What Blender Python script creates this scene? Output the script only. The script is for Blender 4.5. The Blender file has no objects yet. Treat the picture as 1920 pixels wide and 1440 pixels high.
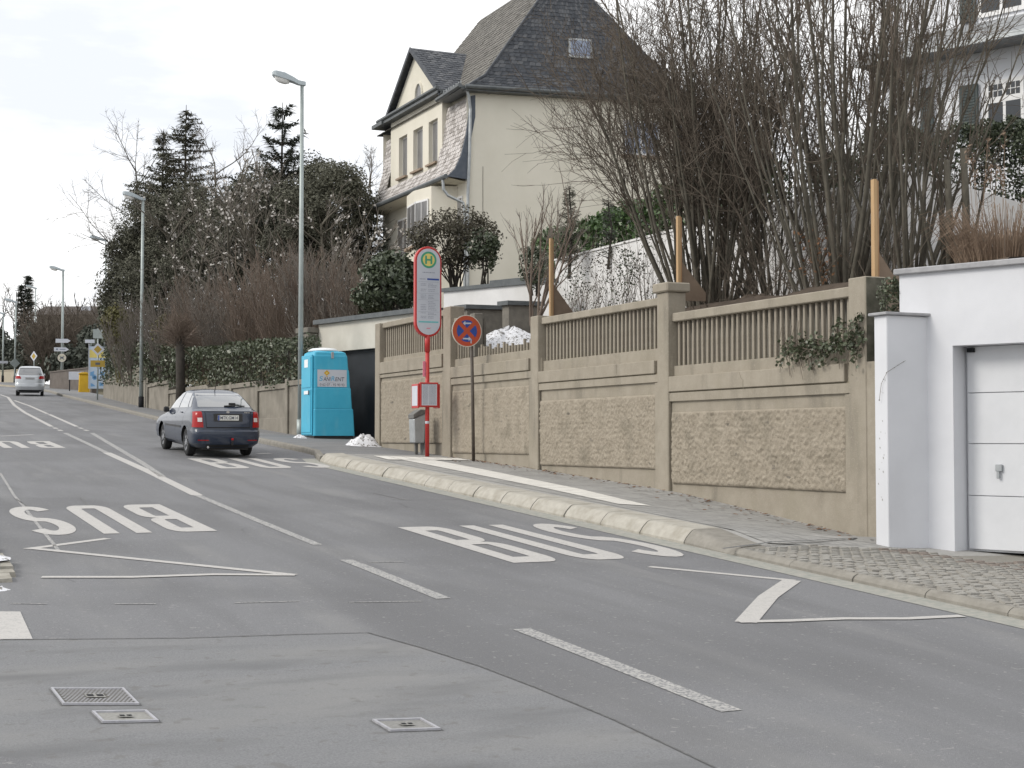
import bpy, bmesh, math, random
from mathutils import Vector, Matrix, noise

S = bpy.context.scene
COL = S.collection
R = math.radians

# ------------------------------------------------------------------ camera
F_PX = 2800.0
CAM_Z = 1.9
YAW = math.atan(1272 / F_PX)        # camera looks this far right of the street direction (+Y)
PITCH = math.atan(105 / F_PX)
SL = 160 / math.hypot(F_PX, 1272)   # street gradient

cam_data = bpy.data.cameras.new('camera')
cam = bpy.data.objects.new('camera', cam_data)
COL.objects.link(cam)
cam.location = (0, 0, CAM_Z)
cam.rotation_euler = (math.pi / 2 + PITCH, 0, -YAW)
cam_data.sensor_width = 36
cam_data.lens = 36 * F_PX / 1920
cam_data.clip_end = 2000
S.camera = cam

# ------------------------------------------------------------------ sky, sun, exposure
SUN_EL, SUN_AZ = 36, -80            # azimuth measured from +Y (uphill), negative = left of the street
world = bpy.data.worlds.new('World')
S.world = world
world.use_nodes = True
wn = world.node_tree
for n in list(wn.nodes):
    wn.nodes.remove(n)
w_out = wn.nodes.new('ShaderNodeOutputWorld')
w_bg = wn.nodes.new('ShaderNodeBackground')
w_bg.inputs['Strength'].default_value = 0.07
sky = wn.nodes.new('ShaderNodeTexSky')
sky.sky_type = 'NISHITA'
sky.sun_disc = False
sky.sun_elevation = R(SUN_EL)
sky.sun_rotation = R(SUN_AZ)
tc = wn.nodes.new('ShaderNodeTexCoord')
mp = wn.nodes.new('ShaderNodeMapping')
mp.inputs['Scale'].default_value = (1.0, 1.0, 3.6)
nz = wn.nodes.new('ShaderNodeTexNoise')
nz.inputs['Scale'].default_value = 2.9
nz.inputs['Detail'].default_value = 6
nz.inputs['Roughness'].default_value = 0.55
cr = wn.nodes.new('ShaderNodeValToRGB')
cr.color_ramp.elements[0].position = 0.36
cr.color_ramp.elements[0].color = (10.5, 10.9, 11.6, 1)
cr.color_ramp.elements[1].position = 0.51
cr.color_ramp.elements[1].color = (14.4, 14.4, 14.4, 1)
mx = wn.nodes.new('ShaderNodeMix')
mx.data_type = 'RGBA'
mx.inputs[0].default_value = 0.94
wn.links.new(tc.outputs['Generated'], mp.inputs['Vector'])
wn.links.new(mp.outputs['Vector'], nz.inputs['Vector'])
wn.links.new(nz.outputs['Fac'], cr.inputs['Fac'])
wn.links.new(sky.outputs['Color'], mx.inputs[6])
wn.links.new(cr.outputs['Color'], mx.inputs[7])
wn.links.new(mx.outputs[2], w_bg.inputs['Color'])
wn.links.new(w_bg.outputs['Background'], w_out.inputs['Surface'])

sun_data = bpy.data.lights.new('sun', 'SUN')
sun_data.energy = 1.5
sun_data.angle = R(20)
sun_data.color = (1.0, 0.95, 0.87)
sun = bpy.data.objects.new('sun', sun_data)
COL.objects.link(sun)
sd = Vector((math.sin(R(SUN_AZ)) * math.cos(R(SUN_EL)), math.cos(R(SUN_AZ)) * math.cos(R(SUN_EL)), math.sin(R(SUN_EL))))
sun.rotation_euler = (-sd).to_track_quat('-Z', 'Y').to_euler()
sun.location = sd * 100

S.view_settings.view_transform = 'Standard'
S.view_settings.look = 'None'
S.view_settings.exposure = 0.4
S.view_settings.gamma = 1.0
S.view_settings.use_curve_mapping = False

# ------------------------------------------------------------------ surveying: sight lines of the photograph -> metres
_R = Vector((math.cos(YAW), -math.sin(YAW), 0))
_H = Vector((math.sin(YAW), math.cos(YAW), 0))
_Z = Vector((0, 0, 1))
_F = _H * math.cos(PITCH) + _Z * math.sin(PITCH)
_U = -_H * math.sin(PITCH) + _Z * math.cos(PITCH)
_C = Vector((0, 0, CAM_Z))

def sight(x, y):
    return _R * (x - 960) + _F * F_PX + _U * (720 - y)

def G(x, y, dz=0.0):
    """where a sight line meets the street plane (raised by dz)"""
    r = sight(x, y)
    return _C + r * ((CAM_Z - dz) / (SL * r.y - r.z))

def V(x, y, p, d):
    """where a sight line meets the upright plane through p running along d"""
    r = sight(x, y)
    t = ((p[0] - _C.x) * d[1] - (p[1] - _C.y) * d[0]) / (r.x * d[1] - r.y * d[0])
    return _C + r * t

def D(x, y, dep):
    return _C + sight(x, y) * (dep / F_PX)

def vp_dir(vx):
    """horizontal direction of lines that vanish at image column vx"""
    d = _R * (vx - 960) + _H * F_PX
    d.z = 0
    return d.normalized()

# ------------------------------------------------------------------ materials
def mat(name, c1, c2=None, scale=6.0, rough=0.8, bump=0.0, bscale=40.0, spec=0.4, metal=0.0, detail=5, ramp=(0.35, 0.65), coat=0.0, stretch=None, trans=0.0):
    m = bpy.data.materials.new(name)
    m.use_nodes = True
    nt = m.node_tree
    b = nt.nodes['Principled BSDF']
    b.inputs['Roughness'].default_value = rough
    b.inputs['Metallic'].default_value = metal
    b.inputs['Specular IOR Level'].default_value = spec
    b.inputs['Coat Weight'].default_value = coat
    b.inputs['Coat Roughness'].default_value = 0.05
    if trans:
        b.inputs['Transmission Weight'].default_value = trans
    tcn = nt.nodes.new('ShaderNodeTexCoord')
    vec = tcn.outputs['Object']
    if stretch:
        mpn = nt.nodes.new('ShaderNodeMapping')
        mpn.inputs['Scale'].default_value = stretch
        nt.links.new(vec, mpn.inputs['Vector'])
        vec = mpn.outputs['Vector']
    if c2 is None:
        c2 = tuple(v * 0.8 for v in c1)
    n1 = nt.nodes.new('ShaderNodeTexNoise')
    n1.inputs['Scale'].default_value = scale
    n1.inputs['Detail'].default_value = detail
    n1.inputs['Roughness'].default_value = 0.62
    rp = nt.nodes.new('ShaderNodeValToRGB')
    rp.color_ramp.elements[0].position = ramp[0]
    rp.color_ramp.elements[1].position = ramp[1]
    rp.color_ramp.elements[0].color = (*c1, 1)
    rp.color_ramp.elements[1].color = (*c2, 1)
    nt.links.new(vec, n1.inputs['Vector'])
    nt.links.new(n1.outputs['Fac'], rp.inputs['Fac'])
    nt.links.new(rp.outputs['Color'], b.inputs['Base Color'])
    if bump:
        n2 = nt.nodes.new('ShaderNodeTexNoise')
        n2.inputs['Scale'].default_value = bscale
        n2.inputs['Detail'].default_value = 4
        bp = nt.nodes.new('ShaderNodeBump')
        bp.inputs['Strength'].default_value = bump
        bp.inputs['Distance'].default_value = 0.02
        nt.links.new(vec, n2.inputs['Vector'])
        nt.links.new(n2.outputs['Fac'], bp.inputs['Height'])
        nt.links.new(bp.outputs['Normal'], b.inputs['Normal'])
    return m

def layer_noise(m, scale, col, lo, hi, stretch=None, detail=4, fac=1.0):
    """adds a second noise layer (stains, wear, streaks) over a material's base colour"""
    nt = m.node_tree
    b = nt.nodes['Principled BSDF']
    src = b.inputs['Base Color'].links[0].from_socket
    tcn = nt.nodes.new('ShaderNodeTexCoord')
    mpn = nt.nodes.new('ShaderNodeMapping')
    if stretch:
        mpn.inputs['Scale'].default_value = stretch
    nn = nt.nodes.new('ShaderNodeTexNoise')
    nn.inputs['Scale'].default_value = scale
    nn.inputs['Detail'].default_value = detail
    mr = nt.nodes.new('ShaderNodeMapRange')
    mr.inputs['From Min'].default_value = lo
    mr.inputs['From Max'].default_value = hi
    mr.inputs['To Max'].default_value = fac
    mxx = nt.nodes.new('ShaderNodeMix')
    mxx.data_type = 'RGBA'
    mxx.inputs[7].default_value = (*col, 1)
    nt.links.new(tcn.outputs['Object'], mpn.inputs['Vector'])
    nt.links.new(mpn.outputs['Vector'], nn.inputs['Vector'])
    nt.links.new(nn.outputs['Fac'], mr.inputs['Value'])
    nt.links.new(mr.outputs['Result'], mxx.inputs[0])
    nt.links.new(src, mxx.inputs[6])
    nt.links.new(mxx.outputs[2], b.inputs['Base Color'])
    return m

def plain(name, c, rough=0.5, spec=0.5, metal=0.0, coat=0.0):
    return mat(name, c, tuple(v * 0.9 for v in c), scale=8, rough=rough, spec=spec, metal=metal, coat=coat)

# road
M_ASPH = mat('asphalt', (0.15, 0.152, 0.16), (0.215, 0.217, 0.225), scale=75, rough=0.82, bump=0.5, bscale=190, spec=0.4, ramp=(0.3, 0.7))
layer_noise(M_ASPH, 0.9, (0.14, 0.141, 0.147), 0.44, 0.66, stretch=(1.7, 0.2, 1), detail=5, fac=0.8)
layer_noise(M_ASPH, 1.6, (0.235, 0.234, 0.232), 0.54, 0.74, stretch=(1.3, 0.16, 1), detail=7, fac=0.6)
layer_noise(M_ASPH, 0.35, (0.125, 0.126, 0.131), 0.48, 0.6, detail=8, fac=0.5)
layer_noise(M_ASPH, 130, (0.42, 0.41, 0.4), 0.64, 0.72, detail=2, fac=0.55)
layer_noise(M_ASPH, 24, (0.34, 0.335, 0.32), 0.69, 0.73, detail=1, fac=0.45)
M_ASPH2 = mat('old_asphalt', (0.16, 0.163, 0.17), (0.225, 0.228, 0.233), scale=85, rough=0.85, bump=0.4, bscale=260, spec=0.35)
layer_noise(M_ASPH2, 1.3, (0.25, 0.247, 0.24), 0.45, 0.7, stretch=(0.4, 1.0, 1), detail=7, fac=0.6)
layer_noise(M_ASPH2, 2.2, (0.132, 0.134, 0.138), 0.5, 0.7, stretch=(0.35, 1.0, 1), detail=8, fac=0.75)
layer_noise(M_ASPH2, 120, (0.1, 0.1, 0.1), 0.66, 0.74, detail=2, fac=0.5)
layer_noise(M_ASPH2, 9, (0.14, 0.135, 0.128), 0.6, 0.68, detail=6, fac=0.5)
M_GUTTER = mat('gutter_concrete', (0.25, 0.26, 0.235), (0.35, 0.335, 0.3), scale=14, rough=0.9, bump=0.3, bscale=120)
M_PAINT = mat('road_paint', (0.46, 0.445, 0.425), (0.38, 0.37, 0.355), scale=18, rough=0.7, bump=0.2, bscale=160, ramp=(0.45, 0.75))
layer_noise(M_PAINT, 60, (0.22, 0.22, 0.225), 0.57, 0.7, detail=6, fac=0.75)
M_PAINTW = mat('worn_road_paint', (0.43, 0.42, 0.4), (0.31, 0.306, 0.3), scale=22, rough=0.75, bump=0.2, bscale=160, ramp=(0.35, 0.62))
layer_noise(M_PAINTW, 45, (0.17, 0.172, 0.178), 0.48, 0.58, detail=7, fac=0.95)
M_SEAM = mat('tar_seam', (0.09, 0.09, 0.09), (0.16, 0.16, 0.16), scale=30, rough=0.8)
M_PAVER = mat('grey_pavers', (0.31, 0.304, 0.29), (0.37, 0.362, 0.345), scale=16, rough=0.9, bump=0.25, bscale=120)
layer_noise(M_PAVER, 1.2, (0.28, 0.275, 0.265), 0.48, 0.7, detail=6, fac=0.8)
M_COBBLE = [mat('cobble_' + n, a, b_, scale=20, rough=0.9, bump=0.4, bscale=90) for n, a, b_ in (
    ('grey', (0.265, 0.255, 0.232), (0.32, 0.308, 0.282)), ('brown', (0.25, 0.236, 0.21), (0.3, 0.285, 0.257)), ('red', (0.2, 0.168, 0.145), (0.25, 0.215, 0.19)))]
M_JOINT = mat('paving_joint', (0.2, 0.188, 0.165), (0.25, 0.237, 0.21), scale=30, rough=0.95)
M_KERBC = mat('cream_kerb', (0.345, 0.325, 0.283), (0.415, 0.395, 0.348), scale=9, rough=0.85, bump=0.3, bscale=90)
layer_noise(M_KERBC, 5, (0.25, 0.228, 0.185), 0.48, 0.68, detail=9, fac=0.6)
M_KERBG = mat('grey_kerb', (0.2, 0.187, 0.163), (0.26, 0.245, 0.216), scale=8, rough=0.9, bump=0.3, bscale=90)
M_WHITETILE = mat('white_tactile', (0.72, 0.7, 0.65), (0.6, 0.58, 0.54), scale=5, rough=0.75, bump=0.2, bscale=80)
# walls
M_CONC = mat('sand_concrete', (0.27, 0.24, 0.192), (0.325, 0.291, 0.237), scale=3.2, rough=0.92, bump=0.28, bscale=70)
layer_noise(M_CONC, 1.8, (0.265, 0.238, 0.185), 0.5, 0.72, stretch=(1, 1, 0.4), detail=7, fac=0.75)
layer_noise(M_CONC, 2.4, (0.175, 0.158, 0.128), 0.56, 0.72, stretch=(1, 1, 0.22), detail=8, fac=0.7)
layer_noise(M_CONC, 34, (0.35, 0.315, 0.258), 0.55, 0.72, detail=4, fac=0.6)
M_CONCR = mat('roughcast', (0.285, 0.249, 0.196), (0.335, 0.295, 0.237), scale=5, rough=0.95, bump=0.5, bscale=60)
layer_noise(M_CONCR, 2.1, (0.2, 0.178, 0.138), 0.53, 0.74, detail=9, fac=0.8)
layer_noise(M_CONCR, 6, (0.11, 0.1, 0.085), 0.64, 0.73, stretch=(1, 0.6, 1.4), detail=9, fac=0.8)
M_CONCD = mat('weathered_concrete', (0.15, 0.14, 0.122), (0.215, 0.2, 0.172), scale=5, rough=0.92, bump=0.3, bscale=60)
M_SEAMW = mat('joint_shadow_concrete', (0.2, 0.175, 0.13), (0.26, 0.23, 0.17), scale=20, rough=0.95)
M_LOWW = mat('low_wall_concrete', (0.205, 0.186, 0.155), (0.26, 0.238, 0.2), scale=2.4, rough=0.92, bump=0.2, bscale=50)
layer_noise(M_LOWW, 1.6, (0.15, 0.136, 0.112), 0.48, 0.7, detail=7, fac=0.8)
M_WHITE = mat('white_render', (0.6, 0.61, 0.64), (0.65, 0.66, 0.69), scale=1.2, rough=0.88, bump=0.15, bscale=160)
layer_noise(M_WHITE, 1.3, (0.53, 0.535, 0.555), 0.5, 0.75, stretch=(1, 1, 0.25), detail=7, fac=0.6)
M_WHITEG = mat('grey_white_render', (0.66, 0.655, 0.65), (0.74, 0.735, 0.73), scale=1.5, rough=0.9, bump=0.12, bscale=90)
layer_noise(M_WHITEG, 1.0, (0.56, 0.55, 0.53), 0.5, 0.75, stretch=(1, 1, 0.3), detail=6, fac=0.6)
M_COPE = mat('stone_coping', (0.3, 0.3, 0.31), (0.38, 0.38, 0.39), scale=8, rough=0.8, bump=0.2, bscale=60)
M_DCOPE = mat('dark_metal_coping', (0.075, 0.085, 0.09), (0.11, 0.12, 0.125), scale=6, rough=0.5, spec=0.5)
M_DOORW = mat('white_door_steel', (0.58, 0.592, 0.615), (0.62, 0.632, 0.655), scale=3, rough=0.45, spec=0.4, bump=0.05, bscale=300)
M_DARKGAP = plain('dark_gap', (0.02, 0.021, 0.024), rough=0.8, spec=0.2)
M_DARKDOOR = mat('dark_door', (0.02, 0.024, 0.029), (0.03, 0.035, 0.042), scale=2, rough=0.45)
M_FASCIA = mat('cream_fascia', (0.52, 0.5, 0.44), (0.58, 0.56, 0.5), scale=2, rough=0.9, bump=0.1, bscale=60)
M_CREAM = mat('cream_render', (0.67, 0.635, 0.545), (0.72, 0.685, 0.595), scale=0.9, rough=0.92, bump=0.12, bscale=120)
layer_noise(M_CREAM, 0.5, (0.61, 0.585, 0.49), 0.48, 0.75, stretch=(1, 1, 0.35), detail=6, fac=0.7)
M_CREAMSIDE = M_CREAM
M_SLATED = mat('dark_slate', (0.045, 0.05, 0.06), (0.085, 0.092, 0.105), scale=7, rough=0.62, bump=0.25, bscale=40, spec=0.4)
M_SLATEL = mat('pale_slate', (0.5, 0.47, 0.45), (0.6, 0.57, 0.55), scale=6, rough=0.7, bump=0.25, bscale=40)
M_SLATEB = mat('lit_brown_slate', (0.13, 0.123, 0.112), (0.2, 0.19, 0.17), scale=5, rough=0.75, bump=0.25, bscale=40)
M_LEAD = mat('slate_blue_trim', (0.07, 0.085, 0.11), (0.1, 0.115, 0.14), scale=5, rough=0.6)
M_ZINC = mat('zinc', (0.3, 0.32, 0.33), (0.4, 0.42, 0.43), scale=6, rough=0.45, metal=0.5)
M_GUTTERD = mat('dark_gutter', (0.085, 0.095, 0.1), (0.13, 0.14, 0.145), scale=5, rough=0.5)
M_GLASS = plain('window_glass', (0.035, 0.04, 0.045), rough=0.06, spec=0.6)
M_GLASSB = mat('blue_glass', (0.17, 0.21, 0.3), (0.25, 0.3, 0.4), scale=2, rough=0.15, spec=0.6)
M_CURT = mat('net_curtain', (0.2, 0.195, 0.19), (0.1, 0.1, 0.105), scale=3, rough=0.3, spec=0.7, stretch=(8, 8, 0.6))
M_FRAMEW = plain('white_frame', (0.78, 0.78, 0.78), rough=0.5)
M_BROWNST = mat('brown_sill_stone', (0.26, 0.2, 0.15), (0.34, 0.27, 0.21), scale=8, rough=0.85)
M_SHUT = mat('green_grey_shutter', (0.045, 0.06, 0.06), (0.065, 0.082, 0.082), scale=5, rough=0.6)
M_GREYROOF = mat('grey_pent_roof', (0.23, 0.24, 0.25), (0.3, 0.31, 0.32), scale=4, rough=0.7)
# street furniture
M_GALV = mat('galvanised_steel', (0.3, 0.34, 0.335), (0.37, 0.41, 0.4), scale=3, rough=0.5, metal=0.35)
M_LAMPHEAD = mat('lamp_housing', (0.36, 0.41, 0.44), (0.43, 0.48, 0.5), scale=4, rough=0.45)
M_LAMPGL = mat('lamp_bowl', (0.72, 0.72, 0.7), (0.8, 0.8, 0.78), scale=5, rough=0.25)
M_REDP = mat('red_enamel', (0.5, 0.035, 0.03), (0.42, 0.03, 0.028), scale=4, rough=0.4, coat=0.2)
M_SIGNW = mat('sign_white', (0.5, 0.525, 0.58), (0.56, 0.58, 0.63), scale=2, rough=0.4)
M_GREENS = plain('sign_green', (0.06, 0.33, 0.2), rough=0.45)
M_YEL = plain('sign_yellow', (0.75, 0.62, 0.18), rough=0.45)
M_BLUES = plain('sign_blue', (0.03, 0.075, 0.32), rough=0.45)
M_TEAL = plain('sign_teal', (0.16, 0.5, 0.52), rough=0.45)
M_INK = plain('print_grey', (0.24, 0.26, 0.33), rough=0.6)
M_INKD = plain('print_dark', (0.09, 0.1, 0.13), rough=0.6)
M_ORRED = mat('sign_red', (0.46, 0.1, 0.035), (0.5, 0.075, 0.04), scale=2, rough=0.4)
M_SIGNRIM = plain('sign_rim', (0.66, 0.6, 0.52), rough=0.5)
M_POLEB = mat('brown_pole', (0.065, 0.052, 0.042), (0.1, 0.085, 0.07), scale=6, rough=0.6)
M_BINL = mat('bin_grey', (0.36, 0.38, 0.39), (0.45, 0.47, 0.48), scale=5, rough=0.4, metal=0.3)
M_BIND = mat('bin_dark', (0.12, 0.12, 0.115), (0.17, 0.17, 0.16), scale=6, rough=0.6)
M_LOO = mat('blue_plastic', (0.045, 0.37, 0.55), (0.06, 0.42, 0.6), scale=2.2, rough=0.45, bump=0.05, bscale=30)
layer_noise(M_LOO, 5, (0.12, 0.43, 0.57), 0.56, 0.74, stretch=(1, 1, 0.3), detail=8, fac=0.5)
M_LOOW = mat('white_plastic', (0.72, 0.76, 0.79), (0.78, 0.81, 0.83), scale=3, rough=0.4)
M_SKYBL = plain('print_light_blue', (0.1, 0.4, 0.62), rough=0.5)
M_GOLD = plain('print_gold', (0.6, 0.36, 0.02), rough=0.5)
M_MAGENTA = plain('sticker_pink', (0.7, 0.2, 0.28), rough=0.5)
M_WOOD = mat('new_timber', (0.4, 0.26, 0.135), (0.47, 0.32, 0.175), scale=4, rough=0.75, stretch=(9, 9, 0.6))
M_WOODD = mat('shaded_timber_side', (0.28, 0.165, 0.085), (0.36, 0.22, 0.12), scale=4, rough=0.8, stretch=(9, 9, 0.6))
M_PLYW = mat('brown_board', (0.17, 0.125, 0.09), (0.22, 0.165, 0.12), scale=4, rough=0.85)
M_COVER = mat('cast_cover', (0.23, 0.225, 0.21), (0.3, 0.295, 0.275), scale=40, rough=0.7, metal=0.2)
M_COVERD = mat('cast_cover_dark', (0.1, 0.095, 0.085), (0.15, 0.145, 0.13), scale=40, rough=0.7, metal=0.2)
M_COVERC = mat('cover_concrete', (0.19, 0.188, 0.18), (0.25, 0.245, 0.235), scale=40, rough=0.85, bump=0.2, bscale=150)
M_STEEL = mat('bright_steel', (0.34, 0.34, 0.365), (0.43, 0.43, 0.455), scale=20, rough=0.55, metal=0.3)
M_MUST = mat('mustard_sign', (0.36, 0.24, 0.03), (0.42, 0.29, 0.05), scale=2, rough=0.5)
M_YPLAST = mat('yellow_plastic', (0.6, 0.36, 0.012), (0.52, 0.31, 0.012), scale=2, rough=0.5)
M_SNOW = mat('snow', (0.75, 0.76, 0.79), (0.55, 0.55, 0.57), scale=9, rough=0.8, bump=0.4, bscale=25, ramp=(0.45, 0.7))
layer_noise(M_SNOW, 16, (0.14, 0.13, 0.115), 0.55, 0.62, detail=7, fac=0.9)
M_SOIL = mat('soil', (0.06, 0.045, 0.034), (0.1, 0.077, 0.058), scale=5, rough=0.97, bump=0.8, bscale=18)
M_TURF = mat('winter_turf', (0.085, 0.078, 0.045), (0.12, 0.1, 0.062), scale=3, rough=0.97, bump=0.8, bscale=20)
M_ROCK = mat('dark_rubble', (0.12, 0.115, 0.1), (0.2, 0.19, 0.17), scale=6, rough=0.95, bump=0.6, bscale=20)
# plants
def leafmat(name, a, b_, c, scale=9.0, rough=0.5, spec=0.35):
    m = mat(name, a, b_, scale=scale, rough=rough, spec=spec, detail=6, ramp=(0.36, 0.62))
    layer_noise(m, scale * 5, c, 0.56, 0.68, detail=3, fac=0.85)
    return m
M_BARK = mat('grey_brown_bark', (0.07, 0.063, 0.049), (0.135, 0.123, 0.098), scale=9, rough=0.92, bump=0.5, bscale=30, stretch=(1, 1, 0.35))
M_TWIG = mat('brown_twig', (0.082, 0.065, 0.05), (0.13, 0.108, 0.085), scale=4, rough=0.9)
M_TWIGR = mat('reddish_twig', (0.14, 0.105, 0.082), (0.195, 0.155, 0.125), scale=3, rough=0.9)
M_TWIGG = mat('grey_twig', (0.145, 0.125, 0.107), (0.2, 0.178, 0.155), scale=4, rough=0.9)
M_TWIGY = mat('olive_twig', (0.11, 0.098, 0.035), (0.16, 0.14, 0.055), scale=3, rough=0.9)
M_TRUNKD = mat('dark_trunk', (0.03, 0.026, 0.022), (0.055, 0.047, 0.04), scale=6, rough=0.95, bump=0.5, bscale=25)
M_LAUREL = leafmat('laurel_leaf', (0.038, 0.075, 0.025), (0.075, 0.13, 0.042), (0.14, 0.2, 0.07), rough=0.35, spec=0.5)
M_CONIF = leafmat('conifer_needle', (0.082, 0.083, 0.06), (0.12, 0.12, 0.088), (0.155, 0.152, 0.115), scale=5, rough=0.7)
M_CONIFD = leafmat('dark_needle', (0.058, 0.067, 0.054), (0.086, 0.096, 0.077), (0.115, 0.125, 0.1), scale=5, rough=0.7)
M_HOLLY = leafmat('dark_leaf', (0.042, 0.055, 0.032), (0.07, 0.088, 0.05), (0.13, 0.15, 0.09), scale=8, rough=0.4, spec=0.5)
M_IVY = leafmat('ivy_leaf', (0.042, 0.054, 0.028), (0.075, 0.09, 0.048), (0.22, 0.24, 0.17), scale=9, rough=0.4, spec=0.5)
M_BRONZE = leafmat('bronze_leaf', (0.06, 0.052, 0.038), (0.095, 0.082, 0.06), (0.1, 0.12, 0.05), scale=7, rough=0.6)
M_OLIVE = leafmat('olive_leaf', (0.075, 0.072, 0.022), (0.12, 0.11, 0.035), (0.16, 0.15, 0.06), scale=6, rough=0.6)
M_BLOSS = mat('pale_blossom', (0.42, 0.4, 0.37), (0.58, 0.55, 0.52), scale=6, rough=0.7)
M_REED = mat('dry_reed', (0.17, 0.12, 0.085), (0.27, 0.2, 0.145), scale=5, rough=0.85)
M_DEADLEAF = mat('dead_leaf', (0.12, 0.06, 0.03), (0.2, 0.11, 0.06), scale=9, rough=0.9)
# cars
M_CARD = mat('dark_grey_paint', (0.014, 0.023, 0.045), (0.018, 0.029, 0.054), scale=2, rough=0.4, metal=0.0, coat=0.7, spec=0.35)
M_CARS = mat('silver_paint', (0.42, 0.44, 0.46), (0.46, 0.48, 0.5), scale=2, rough=0.35, metal=0.5, coat=1.0)
M_TYRE = mat('tyre', (0.016, 0.016, 0.017), (0.028, 0.028, 0.029), scale=9, rough=0.9)
M_RIM = mat('alloy', (0.42, 0.43, 0.45), (0.5, 0.51, 0.53), scale=8, rough=0.35, metal=0.7)
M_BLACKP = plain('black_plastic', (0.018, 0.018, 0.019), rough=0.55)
M_CARGL = plain('car_glass', (0.03, 0.036, 0.042), rough=0.04, spec=0.9, coat=1.0)
M_CARGL.node_tree.nodes['Principled BSDF'].inputs['IOR'].default_value = 1.9
M_CARGL.node_tree.nodes['Principled BSDF'].inputs['Coat IOR'].default_value = 1.7
M_REDL = plain('red_lens', (0.34, 0.008, 0.008), rough=0.25, coat=0.15, spec=0.3)
M_CLEARL = plain('clear_lens', (0.6, 0.55, 0.53), rough=0.15, coat=0.6)
M_PLATE = plain('plate_white', (0.66, 0.66, 0.62), rough=0.5)
M_CHROME = plain('chrome', (0.7, 0.7, 0.72), rough=0.15, metal=1.0)

# ------------------------------------------------------------------ object helpers
def root_loc(o):
    while o.parent:
        o = o.parent
    return Vector(o.location) if o.type == 'EMPTY' else Vector((0, 0, 0))

def tag(o, label=None, cat=None, group=None, kind=None):
    if label: o['label'] = label
    if cat: o['category'] = cat
    if group: o['group'] = group
    if kind: o['kind'] = kind
    return o

def thing(name, label, cat, loc, group=None, rz=0.0):
    o = bpy.data.objects.new(name, None)
    COL.objects.link(o)
    o.location = loc
    o.rotation_euler = (0, 0, rz)
    o.empty_display_size = 0.2
    return tag(o, label, cat, group)

def link(name, me, parent=None, loc=None):
    o = bpy.data.objects.new(name, me)
    COL.objects.link(o)
    if parent is not None:
        o.parent = parent
    if loc is not None:
        o.location = loc
    return o

def copy_tree(o, parent=None):
    c = o.copy()
    COL.objects.link(c)
    if parent is not None:
        c.parent = parent
    for ch in list(o.children):
        copy_tree(ch, c)
    return c

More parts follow.
